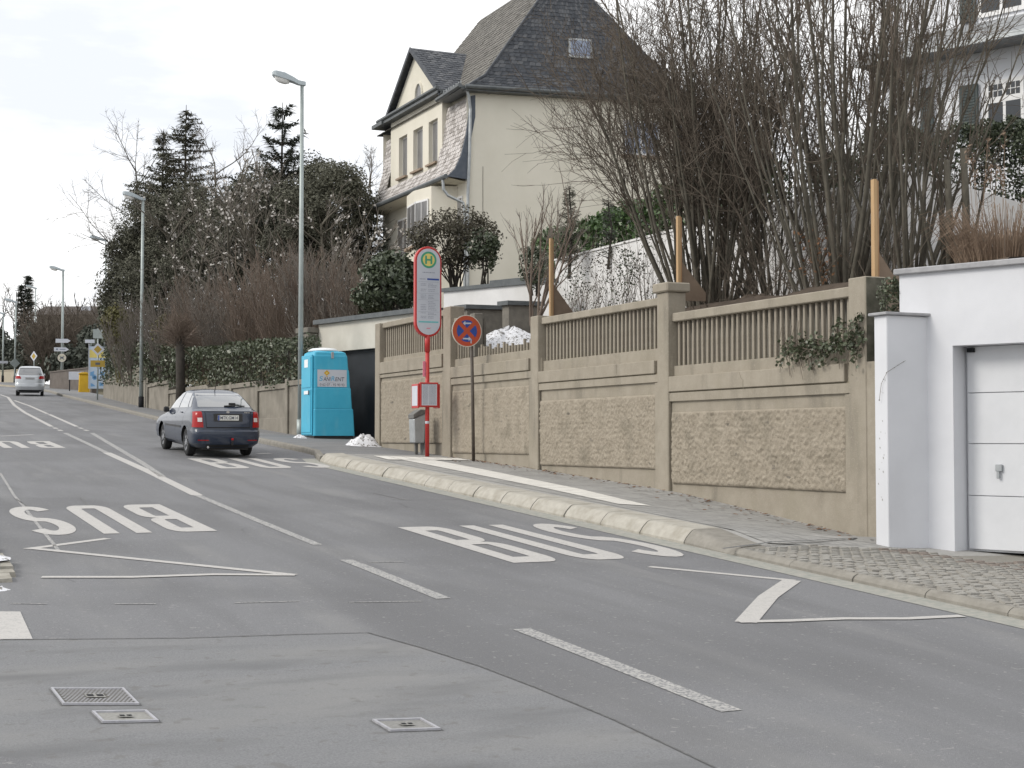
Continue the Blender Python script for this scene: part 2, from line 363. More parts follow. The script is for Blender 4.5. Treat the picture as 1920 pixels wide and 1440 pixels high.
class MB:
    """collects faces, then links them as ONE mesh object"""
    def __init__(self):
        self.v, self.f, self.mi = [], [], []
    def face(self, pts, mi=0):
        b = len(self.v)
        self.v.extend([tuple(p) for p in pts])
        self.f.append(tuple(range(b, b + len(pts))))
        self.mi.append(mi)
    def hexa(self, p, mi=0):
        """p: 8 corners, bottom 4 counter-clockwise then top 4"""
        b = len(self.v)
        self.v.extend([tuple(q) for q in p])
        for f in ((3, 2, 1, 0), (4, 5, 6, 7), (0, 1, 5, 4), (1, 2, 6, 5), (2, 3, 7, 6), (3, 0, 4, 7)):
            self.f.append(tuple(b + i for i in f))
            self.mi.append(mi)
    def box(self, x0, x1, y0, y1, z0, z1, mi=0):
        self.hexa([(x0, y0, z0), (x1, y0, z0), (x1, y1, z0), (x0, y1, z0), (x0, y0, z1), (x1, y0, z1), (x1, y1, z1), (x0, y1, z1)], mi)
    def obox(self, o, a, b, c, mi=0):
        """box from corner o along vectors a, b, c"""
        o, a, b, c = Vector(o), Vector(a), Vector(b), Vector(c)
        if a.cross(b).dot(c) < 0:
            a, b = b, a
        self.hexa([o, o + a, o + a + b, o + b, o + c, o + a + c, o + a + b + c, o + b + c], mi)
    def prism(self, poly, ext, mi=0):
        """flat polygon (list of points) extruded by vector ext, closed"""
        n = len(poly)
        b = len(self.v)
        ext = Vector(ext)
        self.v.extend([tuple(p) for p in poly])
        self.v.extend([tuple(Vector(p) + ext) for p in poly])
        self.f.append(tuple(b + i for i in range(n))[::-1]); self.mi.append(mi)
        self.f.append(tuple(b + n + i for i in range(n))); self.mi.append(mi)
        for i in range(n):
            j = (i + 1) % n
            self.f.append((b + i, b + j, b + n + j, b + n + i)); self.mi.append(mi)
    def tube(self, pts, r0, r1=None, k=6, mi=0, cap=True):
        r1 = r0 if r1 is None else r1
        n = len(pts)
        b = len(self.v)
        pts = [Vector(p) for p in pts]
        ref = None
        for i, p in enumerate(pts):
            t = (pts[min(i + 1, n - 1)] - pts[max(i - 1, 0)])
            if t.length < 1e-9:
                t = Vector((0, 0, 1))
            t.normalize()
            if ref is None:
                ref = Vector((1, 0, 0)) if abs(t.x) < 0.8 else Vector((0, 1, 0))
            a = (ref - t * ref.dot(t))
            if a.length < 1e-6:
                a = t.orthogonal()
            a.normalize()
            ref = a
            c = t.cross(a)
            r = r0 + (r1 - r0) * i / max(1, n - 1)
            for q in range(k):
                an = 2 * math.pi * q / k
                w = p + a * (r * math.cos(an)) + c * (r * math.sin(an))
                self.v.append((w.x, w.y, w.z))
        for i in range(n - 1):
            for q in range(k):
                q2 = (q + 1) % k
                self.f.append((b + i * k + q, b + i * k + q2, b + (i + 1) * k + q2, b + (i + 1) * k + q)); self.mi.append(mi)
        if cap and k > 3:
            self.f.append(tuple(b + q for q in range(k))[::-1]); self.mi.append(mi)
            self.f.append(tuple(b + (n - 1) * k + q for q in range(k))); self.mi.append(mi)
    def grid(self, rows, mi=0, close=False):
        b = len(self.v)
        m = len(rows[0])
        for r in rows:
            self.v.extend([tuple(p) for p in r])
        for i in range(len(rows) - 1):
            for j in range(m if close else m - 1):
                j2 = (j + 1) % m
                self.f.append((b + i * m + j, b + i * m + j2, b + (i + 1) * m + j2, b + (i + 1) * m + j)); self.mi.append(mi)
    def mesh(self, name, mats, off=None, smooth=False, bevel=0.0):
        me = bpy.data.meshes.new(name)
        if off is not None:
            vs = [(a - off.x, b - off.y, c - off.z) for a, b, c in self.v]
        else:
            vs = self.v
        me.from_pydata(vs, [], self.f)
        if not isinstance(mats, (list, tuple)):
            mats = [mats]
        for m in mats:
            me.materials.append(m)
        if len(mats) > 1:
            me.polygons.foreach_set('material_index', self.mi)
        if smooth:
            me.polygons.foreach_set('use_smooth', [True] * len(me.polygons))
        if bevel:
            bm = bmesh.new()
            bm.from_mesh(me)
            bmesh.ops.remove_doubles(bm, verts=bm.verts, dist=1e-5)
            es = [e for e in bm.edges if len(e.link_faces) == 2 and e.calc_face_angle(0) > 0.5]
            bmesh.ops.bevel(bm, geom=es, offset=bevel, segments=1, affect='EDGES', clamp_overlap=True)
            bm.to_mesh(me)
            bm.free()
        me.update()
        return me
    def build(self, name, mats, parent=None, smooth=False, bevel=0.0, local=False, kind=None):
        off = None
        if parent is not None and not local:
            off = root_loc(parent)
        o = link(name, self.mesh(name, mats, off, smooth, bevel), parent)
        if kind:
            o['kind'] = kind
        return o

def box_part(name, m, parent, *dims, bevel=0.0, local=False):
    b = MB()
    b.box(*dims)
    return b.build(name, m, parent, bevel=bevel, local=local)

def lerp(a, b, t):
    return a + (b - a) * t

def table(tab, x):
    if x <= tab[0][0]: return tab[0][1]
    for (x0, y0), (x1, y1) in zip(tab, tab[1:]):
        if x <= x1:
            return lerp(y0, y1, (x - x0) / (x1 - x0))
    return tab[-1][1]

def text_part(name, body, m, parent, origin, right, up, size, width=None, slant=0.0, local=False, bold=0.0):
    """flat printed lettering standing at origin (lower left corner)"""
    cu = bpy.data.curves.new('lettering', 'FONT')
    cu.body = body
    cu.size = 1.0
    cu.shear = slant
    cu.offset = bold
    tmp = bpy.data.objects.new('lettering', cu)
    COL.objects.link(tmp)
    dg = bpy.context.evaluated_depsgraph_get()
    me = bpy.data.meshes.new_from_object(tmp.evaluated_get(dg))
    bpy.data.objects.remove(tmp)
    xs = [v.co.x for v in me.vertices]; ys = [v.co.y for v in me.vertices]
    x0, x1, y0, y1 = min(xs), max(xs), min(ys), max(ys)
    sy = size / (y1 - y0)
    sx = (width / (x1 - x0)) if width else sy
    right, up, origin = Vector(right).normalized(), Vector(up).normalized(), Vector(origin)
    off = Vector((0, 0, 0)) if (parent is None or local) else root_loc(parent)
    for v in me.vertices:
        v.co = origin + right * ((v.co.x - x0) * sx) + up * ((v.co.y - y0) * sy) - off
    me.materials.clear()
    me.materials.append(m)
    o = link(name, me, parent)
    return o

# =================================================================== GROUND
YB = 118.0
def zg(y):
    """height of the street surface"""
    return SL * y if y < YB else SL * YB + (y - YB) * 0.012

KX = [(-30, 8.55), (27.6, 8.6), (28.6, 8.75), (30.5, 9.25), (46, 9.4), (58, 9.85), (70, 10.35), (80, 10.7), (90, 11.3), (100, 11.2), (140, 6)]
def kerb_x(y): return table(KX, y)
LX = [(-60, 1.44), (18, 1.5), (40, 2.0), (60, 2.8), (80, 3.9), (100, 4.4), (140, -1)]
KH = [(-30, 0.05), (13.2, 0.05), (14.3, 0.17), (28, 0.17), (29, 0.11), (200, 0.10)]
WOFF = [(-10, -0.10), (9, -0.1), (13, -0.1), (14.6, -0.085), (16.2, -0.03), (17.5, 0.03), (19.6, 0.11), (24, 0.11), (28.8, 0.07), (33, 0.03), (37, 0.06), (45, 0.1), (200, 0.1)]
def zp(x, y):
    """height of the right-hand pavement"""
    x0 = kerb_x(y) + 0.4
    t = max(0.0, min(1.0, (x - x0) / (11.5 - x0)))
    return zg(y) + lerp(table(KH, y), table(WOFF, y), t)

ys = [-40 + i * 4 for i in range(16)] + [24 + i for i in range(10)] + [36 + i * 4 for i in range(17)] + [108 + 8 * i for i in range(16)]
b = MB()
b.grid([[(x, y, zg(y)) for x in (-70, -40, -20, -8, 0, 4, kerb_x(y) - 2, kerb_x(y) + .06)] for y in ys])
road = b.build('road', M_ASPH)
tag(road, 'grey asphalt street running uphill to the left', kind='structure')
# wide ground sheet below everything, out to the horizon
b = MB()
gy = [-400, -200, -80, -40, 0, 40, 80, 100, 118, 160, 300, 600]
b.grid([[(x, y, zg(max(-60, y)) - 0.25 + (max(0, x - 40) * 0.06 if y > 0 else 0)) for x in (-600, -300, -120, -60, 0, 14, 40, 90, 200, 600)] for y in gy])
tag(b.build('terrain', M_TURF), 'open ground beyond the street', kind='structure')

def gpt(p, dz): return Vector((p.x, p.y, zg(p.y) + dz))
def strip(name, px, w, m=None, dz=0.004, taper=None):
    """painted line along photographed points on the street"""
    pts = [G(*q) if len(q) == 2 else Vector(q) for q in px]
    fine = []
    for a, c in zip(pts, pts[1:]):
        n = max(1, int((c - a).length / 1.5))
        fine += [a.lerp(c, i / n) for i in range(n)]
    fine.append(pts[-1])
    rows = []
    for i, p in enumerate(fine):
        t = fine[min(i + 1, len(fine) - 1)] - fine[max(i - 1, 0)]
        nrm = Vector((-t.y, t.x, 0)).normalized() * (w / 2)
        rows.append([gpt(p + nrm, dz), gpt(p - nrm, dz)])
    bb = MB()
    bb.grid(rows)
    return bb.build(name, m or M_PAINT, road)

# lighter old asphalt of the side street's mouth, with its tar seam
b = MB()
patch = [G(-400, 1203), G(0, 1200), G(350, 1197), G(560, 1190), G(690, 1187), G(790, 1215), G(900, 1250), G(1010, 1292), G(1150, 1350), G(1340, 1440), Vector((3.9, 2.0, 0)), Vector((3.0, -14, 0)), Vector((-9, -14, 0)), Vector((-9, 10.9, 0))]
b.face([gpt(p, 0.004) for p in patch])
b.build('asphalt_patch', M_ASPH2, road)
strip('tar_seam', [(0, 1201), (350, 1198), (560, 1191), (690, 1188), (790, 1216), (900, 1251), (1010, 1293), (1150, 1351), (1340, 1441)], 0.016, M_SEAM, 0.009)
b = MB()
b.face([gpt(p, 0.008) for p in (G(-60, 1418), G(0, 1420), G(60, 1430), G(128, 1446), G(150, 1500), G(-100, 1500))])
b.build('asphalt_patch', M_ASPH, road)
strip('tar_seam', [(60, 955), (28, 935), (150, 934), (165, 948)], 0.03, M_SEAM)
strip('tar_seam', [(700, 925), (760, 938), (860, 937)], 0.02, M_SEAM)

# bus lettering on the road -------------------------------------------------
LET_H = 3.3
def arc_pts(cx, cy, rx, ry, a0, a1, n=8):
    return [(cx + rx * math.cos(R(a0 + (a1 - a0) * i / n)), cy + ry * math.sin(R(a0 + (a1 - a0) * i / n))) for i in range(n + 1)]

def letters(name, word, ox, oy, w, h, flip, m=M_PAINT):
    """block letters painted on the street, origin = lower left corner as read"""
    bb = MB()
    def put(a, c): 
        x, y = (ox - a, oy - c) if flip else (ox + a, oy + c)
        return (x, y, zg(y) + 0.005)
    def ribbon(outer, inner):
        for i in range(len(outer) - 1):
            bb.face([put(*outer[i]), put(*outer[i + 1]), put(*inner[i + 1]), put(*inner[i])])
    st = 0.185 * w / 0.56   # stroke across
    sh = 0.42 * h / 3.3    # stroke along
    x = 0
    for ch in word:
        if ch == 'B':
            hm = h * 0.52
            for i in range(3):
                bb.face([put(x, h * i / 3), put(x + st, h * i / 3), put(x + st, h * (i + 1) / 3), put(x, h * (i + 1) / 3)])
            for (y0, y1, ww, s0, s1) in ((0, hm, w, sh, sh * 0.5), (hm, h, w * 0.95, sh * 0.5, sh)):
                o = [(x + st, y0), (x + ww - w * 0.3, y0)] + arc_pts(x + ww - w * 0.3, y0 + h * 0.13, w * 0.3, h * 0.13, -90, 0, 6)[1:] + arc_pts(x + ww - w * 0.3, y1 - h * 0.13, w * 0.3, h * 0.13, 0, 90, 6) + [(x + st, y1)]
                i_ = [(x + st, y0 + s0), (x + ww - w * 0.34, y0 + s0)] + arc_pts(x + ww - w * 0.36, y0 + s0 + h * 0.05, w * 0.36 - st, h * 0.05, -90, 0, 6)[1:] + arc_pts(x + ww - w * 0.36, y1 - s1 - h * 0.05, w * 0.36 - st, h * 0.05, 0, 90, 6) + [(x + st, y1 - s1)]
                ribbon(o, i_)
        elif ch == 'U':
            o = [(x, h), (x, h * 0.5), (x, h * 0.15)] + arc_pts(x + w * 0.32, h * 0.15, w * 0.32, h * 0.15, 180, 270, 6)[1:] + [(x + w * 0.68, 0)] + arc_pts(x + w * 0.68, h * 0.15, w * 0.32, h * 0.15, 270, 360, 6)[1:] + [(x + w, h * 0.5), (x + w, h)]
            i_ = [(x + st, h), (x + st, h * 0.5), (x + st, h * 0.18)] + arc_pts(x + w * 0.36, h * 0.18, w * 0.36 - st, h * 0.18 - sh, 180, 270, 6)[1:] + [(x + w * 0.64, sh)] + arc_pts(x + w * 0.64, h * 0.18, w * 0.36 - st, h * 0.18 - sh, 270, 360, 6)[1:] + [(x + w - st, h * 0.5), (x + w - st, h)]
            ribbon(o, i_)
        elif ch == 'S':
            # outline follows a centre line with its own thickness across and along
            hx, hy = st / 2, sh / 2
            c = [(x + w * 0.06, h * 0.2)] + arc_pts(x + w * 0.5, h * 0.265, w * 0.5 - hx, h * 0.265 - hy, 205, 360, 10) + arc_pts(x + w * 0.5, h * 0.265, w * 0.5 - hx, h * 0.245 - 0, 0, 70, 6)[1:] + arc_pts(x + w * 0.5, h * 0.745, w * 0.5 - hx, h * 0.245, 250, 180, 6) + arc_pts(x + w * 0.5, h * 0.735, w * 0.5 - hx, h * 0.265 - hy, 180, 25, 10)[1:]
            c = c[1:]
            oo, ii = [], []
            for i, p in enumerate(c):
                q0, q1 = c[max(0, i - 1)], c[min(len(c) - 1, i + 1)]
                tx, ty = (q1[0] - q0[0]) / hx, (q1[1] - q0[1]) / hy
                l = math.hypot(tx, ty) or 1
                nx, ny = -ty / l * hx, tx / l * hy
                oo.append((p[0] + nx, p[1] + ny)); ii.append((p[0] - nx, p[1] - ny))
            ribbon(oo, ii)
        x += w * 1.38
    return bb.build(name, m, road)

letters('bus_lettering', 'BUS', 6.08, 13.35, 0.57, 3.3, False)
letters('bus_lettering', 'BUS', 3.96, 20.05, 0.525, 3.3, True)
letters('bus_lettering', 'BUS', 6.35, 26.6, 0.58, 2.85, False)
letters('bus_lettering', 'BUS', 4.55, 35.9, 0.53, 2.7, True)

# zigzags, lane lines, dashes
strip('zigzag_line', [(202, 1010), (50, 1030)], 0.11)
strip('zigzag_line', [(52, 1028), (553, 1079)], 0.11, dz=0.0055)
strip('zigzag_line', [(553, 1079), (400, 1078), (250, 1083), (78, 1083)], 0.11, dz=0.007)
strip('zigzag_line', [(1217, 1063), (1490, 1089)], 0.1)
strip('zigzag_line', [(1485, 1089), (1440, 1120), (1398, 1168)], 0.17, dz=0.0055)
strip('zigzag_line', [(1385, 1167), (1480, 1165), (1580, 1161), (1700, 1161), (1805, 1156)], 0.1, dz=0.007)
strip('zigzag_line', [(482, 851), (508, 850)], 0.14)
strip('zigzag_line', [(0, 818), (62, 815)], 0.12)
strip('lane_dash', [(648, 1050), (690, 1066), (740, 1086), (832, 1123)], 0.13, M_PAINTW)
strip('lane_dash', [(978, 1180), (1100, 1227), (1240, 1282), (1372, 1334)], 0.14, M_PAINTW)
strip('lane_line', [(0, 740), (15, 745), (27, 760), (47, 774), (97, 800)], 0.13)
strip('lane_dash', [(101, 802), (106, 804)], 0.12)
strip('lane_dash', [(110, 806), (115, 808)], 0.12)
strip('lane_line', [(122, 812), (200, 849)], 0.12, M_PAINTW)
strip('lane_line', [(200, 849), (280, 885), (370, 929)], 0.17)
strip('lane_line', [(370, 929), (480, 975), (596, 1022)], 0.11, M_PAINTW)
strip('lane_line', [(27, 751), (52, 760)], 0.12)
strip('lane_line', [(53, 760), (89, 776)], 0.12)
strip('lane_line', [(92, 777), (144, 800)], 0.12)
strip('lane_dash', [(148, 802), (155, 804)], 0.11)
strip('lane_dash', [(158, 806), (165, 808)], 0.11)
strip('lane_line', [(172, 812), (265, 867)], 0.12, M_PAINTW)
strip('lane_line', [(265, 867), (305, 894)], 0.12, M_PAINTW)
strip('edge_line', [(0, 887), (12, 906), (27, 930), (42, 947), (65, 977), (100, 1020), (112, 1036)], 0.04, M_PAINTW)
for px in ([(215, 1133), (292, 1133)], [(440, 1131), (562, 1128)], [(655, 1130), (790, 1128)], [(690, 1055), (758, 1054)], [(20, 1132), (88, 1133)], [(735, 936), (770, 937)]):
    strip('edge_line', px, 0.028, M_PAINTW)
b = MB()
b.face([gpt(p, 0.006) for p in (G(-120, 1147), G(38, 1148), G(62, 1201), G(-120, 1202))])
b.build('stop_bar', M_PAINT, road)
rng = random.Random(77)
def road_crack(x, y, ang, L, wd=0.006, dz=0.0052):
    pts = []
    while L > 0:
        pts.append((x, y, 0)); s_ = rng.uniform(.08, .22); ang += rng.uniform(-.55, .55) * .8
        x += math.cos(ang) * s_; y += math.sin(ang) * s_; L -= s_
    strip('crack', pts, wd * rng.uniform(.6, 1.2), M_SEAM, dz)
for a_ in ((1.9, 13.2, 1.9, 1.8), (7.3, 18.5, 1.5, 3.5), (4.2, 16.5, 1.7, 2.6), (2.6, 22.5, 1.6, 4.0), (6.9, 22.8, 1.5, 3.0)):
    road_crack(*a_)


# pale gutter along the right kerb
b = MB()
b.grid([[(kerb_x(y) - 0.3, y, zg(y) + 0.004), (kerb_x(y) + 0.03, y, zg(y) + 0.004)] for y in [-20 + 1.5 * i for i in range(33)] + [29.2]])
b.build('gutter', M_GUTTER, road)

# pavement on the right -----------------------------------------------------
def back_x(y): return table([(-30, 16), (14.3, 16), (14.31, 11.7), (33.3, 11.7), (33.4, 15), (38.6, 15), (38.7, 11.6), (58, 11.6), (75, 12.6), (110, 14)], y)
def pave(name, y0, y1, step, m, label):
    bb = MB()
    n = max(1, int((y1 - y0) / step))
    rows = []
    for i in range(n + 1):
        y = y0 + (y1 - y0) * i / n
        k = kerb_x(y) + (0.46 if 13.2 < y < 29 else 0.12)
        xb = back_x(y)
        rows.append([(lerp(k, xb, t), y, zp(lerp(k, xb, t), y)) for t in (0, .15, .3, .45, .6, .75, .9, 1)])
    bb.grid(rows)
    return tag(bb.build(name, m), label, kind='structure')
pavement = pave('pavement', 13.2, 29.0, 0.5, M_PAVER, 'bus stop platform of grey pavers between kerb and concrete wall')
pave('footpath', 29.0, 120.0, 0.7, M_ASPH2, 'grey footpath climbing beyond the bus stop')
driveway = pave('driveway', -8.0, 13.2, 0.6, M_JOINT, 'cobbled pavement in front of the white garage')

# paver courses of the platform: real joints, too fine to pick apart
rng = random.Random(3)
b = MB()
y = 13.6
while y < 28.6:
    x = kerb_x(y) + 0.62
    while x < 11.36:
        w = 0.2
        h = rng.uniform(0.004, 0.006)
        a0, a1, c0, c1 = x + 0.004, min(11.4, x + w - 0.004), y + 0.004, y + 0.096
        p = [(a0, c0), (a1, c0), (a1, c1), (a0, c1)]
        b.face([(q[0], q[1], zp(*q) + h) for q in p], 0 if rng.random() < 0.75 else 1)
        x += w
    y += 0.1
M_PAVER2 = mat('grey_pavers_dark', (0.25, 0.246, 0.235), (0.31, 0.303, 0.289), scale=16, rough=0.9, bump=0.25, bscale=120)
o = b.build('pavers', [M_PAVER, M_PAVER2], pavement); o['kind'] = 'stuff'

# cobbles
rng = random.Random(5)
protos = []
for mi in range(3):
    for k in range(3):
        bm = bmesh.new()
        bmesh.ops.create_cube(bm, size=1.0)
        for v in bm.verts:
            v.co.x *= 0.125 * rng.uniform(0.88, 1.0); v.co.y *= 0.085 * rng.uniform(0.88, 1.0); v.co.z *= 0.05
            if v.co.z > 0:
                v.co.x *= 0.86; v.co.y *= 0.82; v.co.z += rng.uniform(-0.006, 0.006)
        me = bpy.data.meshes.new('cobble')
        bm.to_mesh(me); bm.free()
        me.materials.append(M_COBBLE[mi])
        protos.append(me)
spots = []
y = 7.0
r_ = 0
while y < 13.5:
    x = 8.72 + (0.065 if r_ % 2 else 0)
    lim = y * 0.99 + 0.5
    while x < min(lim + .6, 12.2):
        gate = 13.25 + (x - 8.8) * 0.28
        if y < gate and not (x > 11.3 and y > 12.6):
            spots.append((x + rng.uniform(-.01, .01), y + rng.uniform(-.008, .008)))
        x += 0.134
    y += 0.094
    r_ += 1
spots.sort(key=lambda s: math.hypot(*s) - (0 if s[0] < s[1] * 0.93 else -50))
rest = MB()
for i, (x, y) in enumerate(spots):
    red = x > 10.65 + (13.2 - y) * 0.35
    mi = 2 if (red and rng.random() < 0.6) else (1 if rng.random() < 0.35 else 0)
    z = zp(x, y) + rng.uniform(-0.006, 0.008)
    if i < 300:
        o = link('cobble', protos[mi * 3 + rng.randrange(3)], driveway, (x, y, z))
        o.rotation_euler = (math.atan(SL) + rng.uniform(-.05, .05), rng.uniform(-.06, .06), rng.uniform(-.1, .1))
    else:
        hw, hh = 0.058, 0.039
        rest.hexa([(x - hw, y - hh, z - .02), (x + hw, y - hh, z - .02), (x + hw, y + hh, z - .02), (x - hw, y + hh, z - .02),
                   (x - hw * .85, y - hh * .8, z + .025), (x + hw * .85, y - hh * .8, z + .025), (x + hw * .85, y + hh * .8, z + .025), (x - hw * .85, y + hh * .8, z + .025)], mi)
o = rest.build('cobbles', M_COBBLE, driveway); o['kind'] = 'stuff'
# drain line across the drive and the seam between pavers and cobbles
def pave_line(name, pts, w, m, par):
    bb = MB()
    for a, c in zip(pts, pts[1:]):
        a, c = Vector(a), Vector(c)
        t = (c - a).normalized(); n_ = Vector((-t.y, t.x)) * w / 2
        q = [a + n_, a - n_, c - n_, c + n_]
        bb.face([(v.x, v.y, zp(v.x, v.y) + 0.03) for v in q])
    return bb.build(name, m, par)
pp = [G(1355, 1033, .06), G(1450, 1033, .0), G(1530, 1030, -.04), G(1606, 1019, -.08)]
pave_line('joint', [(p.x, p.y) for p in pp], 0.035, M_SEAM, pavement)

# kerb stones ---------------------------------------------------------------
kerb = MB()
def kerb_stone(name, m, par, y0, y1, prof0, prof1, gap=0.006, jit=0.0):
    """prof: (dx from kerb line, height above street)"""
    bb = MB()
    rows = []
    for y, pf in ((y0 + gap, prof0), (y1 - gap, prof1)):
        rows.append([(kerb_x(y) + a + jit, y, zg(y) + h) for a, h in pf])
    n = len(prof0)
    base = 0
    bb.v = [tuple(p) for r in rows for p in r]
    for j in range(n - 1):
        bb.f.append((j, n + j, n + j + 1, j + 1)); bb.mi.append(0)
    bb.f.append(tuple(range(n))); bb.mi.append(0)
    bb.f.append(tuple(range(n, 2 * n))[::-1]); bb.mi.append(0)
    return bb.build(name, m, par)
BUSP = [(0, -.08), (0, .03), (.035, .085), (.1, .15), (.125, .162), (.16, .168), (.46, .172), (.46, -.08)]
RAMPP = [(0, -.08), (0, .01), (.02, .03), (.06, .055), (.1, .065), (.14, .07), (.46, .06), (.46, -.08)]
LOWP = [(0, -.08), (0, .03), (.02, .055), (.06, .075), (.11, .075), (.15, .06), (.16, .05), (.16, -.08)]
UPP = [(0, -.08), (0, .06), (.01, .1), (.03, .115), (.08, .115), (.12, .115), (.13, .11), (.13, -.08)]
rng = random.Random(11)
busk = MB()
y = 14.3
kroot = thing('bus_kerb', 'raised cream concrete kerb along the bus stop platform', 'kerb', (8.6, 14.3, zg(14.3)))
while y < 28.2:
    kerb_stone('kerb_stone', M_KERBC, kroot, y, y + 1.0, BUSP, BUSP, 0.013, rng.uniform(-.01, .01))
    y += 1.0
kerb_stone('kerb_stone', M_KERBG, kroot, 13.3, 14.3, RAMPP, BUSP)
kroot2 = thing('low_kerb', 'low rounded grey kerb in front of the cobbled drive', 'kerb', (8.55, 6, zg(6)))
y = 13.3
while y > -3:
    kerb_stone('kerb_stone', M_KERBG, kroot2, y - 1.0, y, LOWP, LOWP, 0.006, rng.uniform(-.004, .004))
    y -= 1.0
kroot3 = thing('far_kerb', 'plain grey kerb climbing along the footpath past the dark car', 'kerb', (9.2, 30, zg(30)))
y = 28.3
while y < 60:
    kerb_stone('kerb_stone', M_KERBG, kroot3, y, y + 1.0, UPP, UPP, 0.005)
    y += 1.0
for q in range(10):
    kerb_stone('kerb_stone', M_KERBG, kroot3, y, y + 4.0, UPP, UPP, 0.005)
    y += 4.0

# white tactile strip on the platform
b = MB()
def ts(px, z=0.012): 
    p = G(*px, dz=.14)
    return Vector((p.x, p.y, zp(p.x, p.y) + z))
A = [ts((735, 860)), ts((1160, 947))]; B_ = [ts((800, 859)), ts((1222, 947))]
n = 34
for i in range(n):
    t0, t1 = i / n, (i + 0.94) / n
    q = [A[0].lerp(A[1], t0), A[0].lerp(A[1], t1), B_[0].lerp(B_[1], t1), B_[0].lerp(B_[1], t0)]
    for v in q: v.z = zp(v.x, v.y) + 0.012
    b.face(q)
tac = b.build('guidance_strip', M_WHITETILE, pavement)
b = MB()
A = [ts((700, 857)), ts((860, 855))]; B_ = [ts((728, 865)), ts((884, 860))]
n = 6
for i in range(n):
    t0, t1 = i / n, (i + 0.94) / n
    q = [A[0].lerp(A[1], t0), A[0].lerp(A[1], t1), B_[0].lerp(B_[1], t1), B_[0].lerp(B_[1], t0)]
    for v in q: v.z = zp(v.x, v.y) + 0.0165
    b.face(q)
b.build('guidance_strip', M_WHITETILE, pavement)

# left-hand pavement corner with stone kerb ---------------------------------
lx = 1.62
b = MB()
rows = []
for y in [13.9 + 2 * i for i in range(45)]:
    k = table(LX, y)
    rows.append([(x, y, zg(y) + 0.04) for x in (k - 0.28, k - 2.5, k - 6, k - 20)])
b.grid(rows)
lpave = tag(b.build('left_pavement', M_PAVER), 'pavement across the street, at the left edge', kind='structure')
rng = random.Random(9)
M_LKERB = mat('old_kerb_stone', (0.25, 0.235, 0.2), (0.36, 0.34, 0.3), scale=9, rough=0.95, bump=0.5, bscale=40)
for i in range(60):
    y = 13.62 + i * 0.26
    k = table(LX, y)
    bb = MB()
    h = 0.045 + rng.uniform(-0.02, 0.025)
    a, c = k - 0.3 + rng.uniform(-.01, .01), k + rng.uniform(-.015, .015)
    y1 = y + 0.24
    bb.hexa([(a, y, zg(y) - .1), (c, y, zg(y) - .1), (c, y1, zg(y1) - .1), (a, y1, zg(y1) - .1), (a + .02, y + .015, zg(y) + h), (c - .03, y + .015, zg(y) + h), (c - .03, y1 - .015, zg(y1) + h), (a + .02, y1 - .015, zg(y1) + h)])
    bb.build('kerb_stone', M_LKERB, lpave)
for i in range(14):
    x = 1.42 - i * 0.27
    bb = MB()
    bb.hexa([(x - .25, 13.32, zg(13.3) - .1), (x, 13.32, zg(13.3) - .1), (x, 13.6, zg(13.6) - .1), (x - .25, 13.6, zg(13.6) - .1), (x - .23, 13.34, zg(13.3) + .03), (x - .02, 13.34, zg(13.3) + .035), (x - .02, 13.58, zg(13.6) + .05), (x - .23, 13.58, zg(13.6) + .045)])
    bb.build('kerb_stone', M_LKERB, lpave)

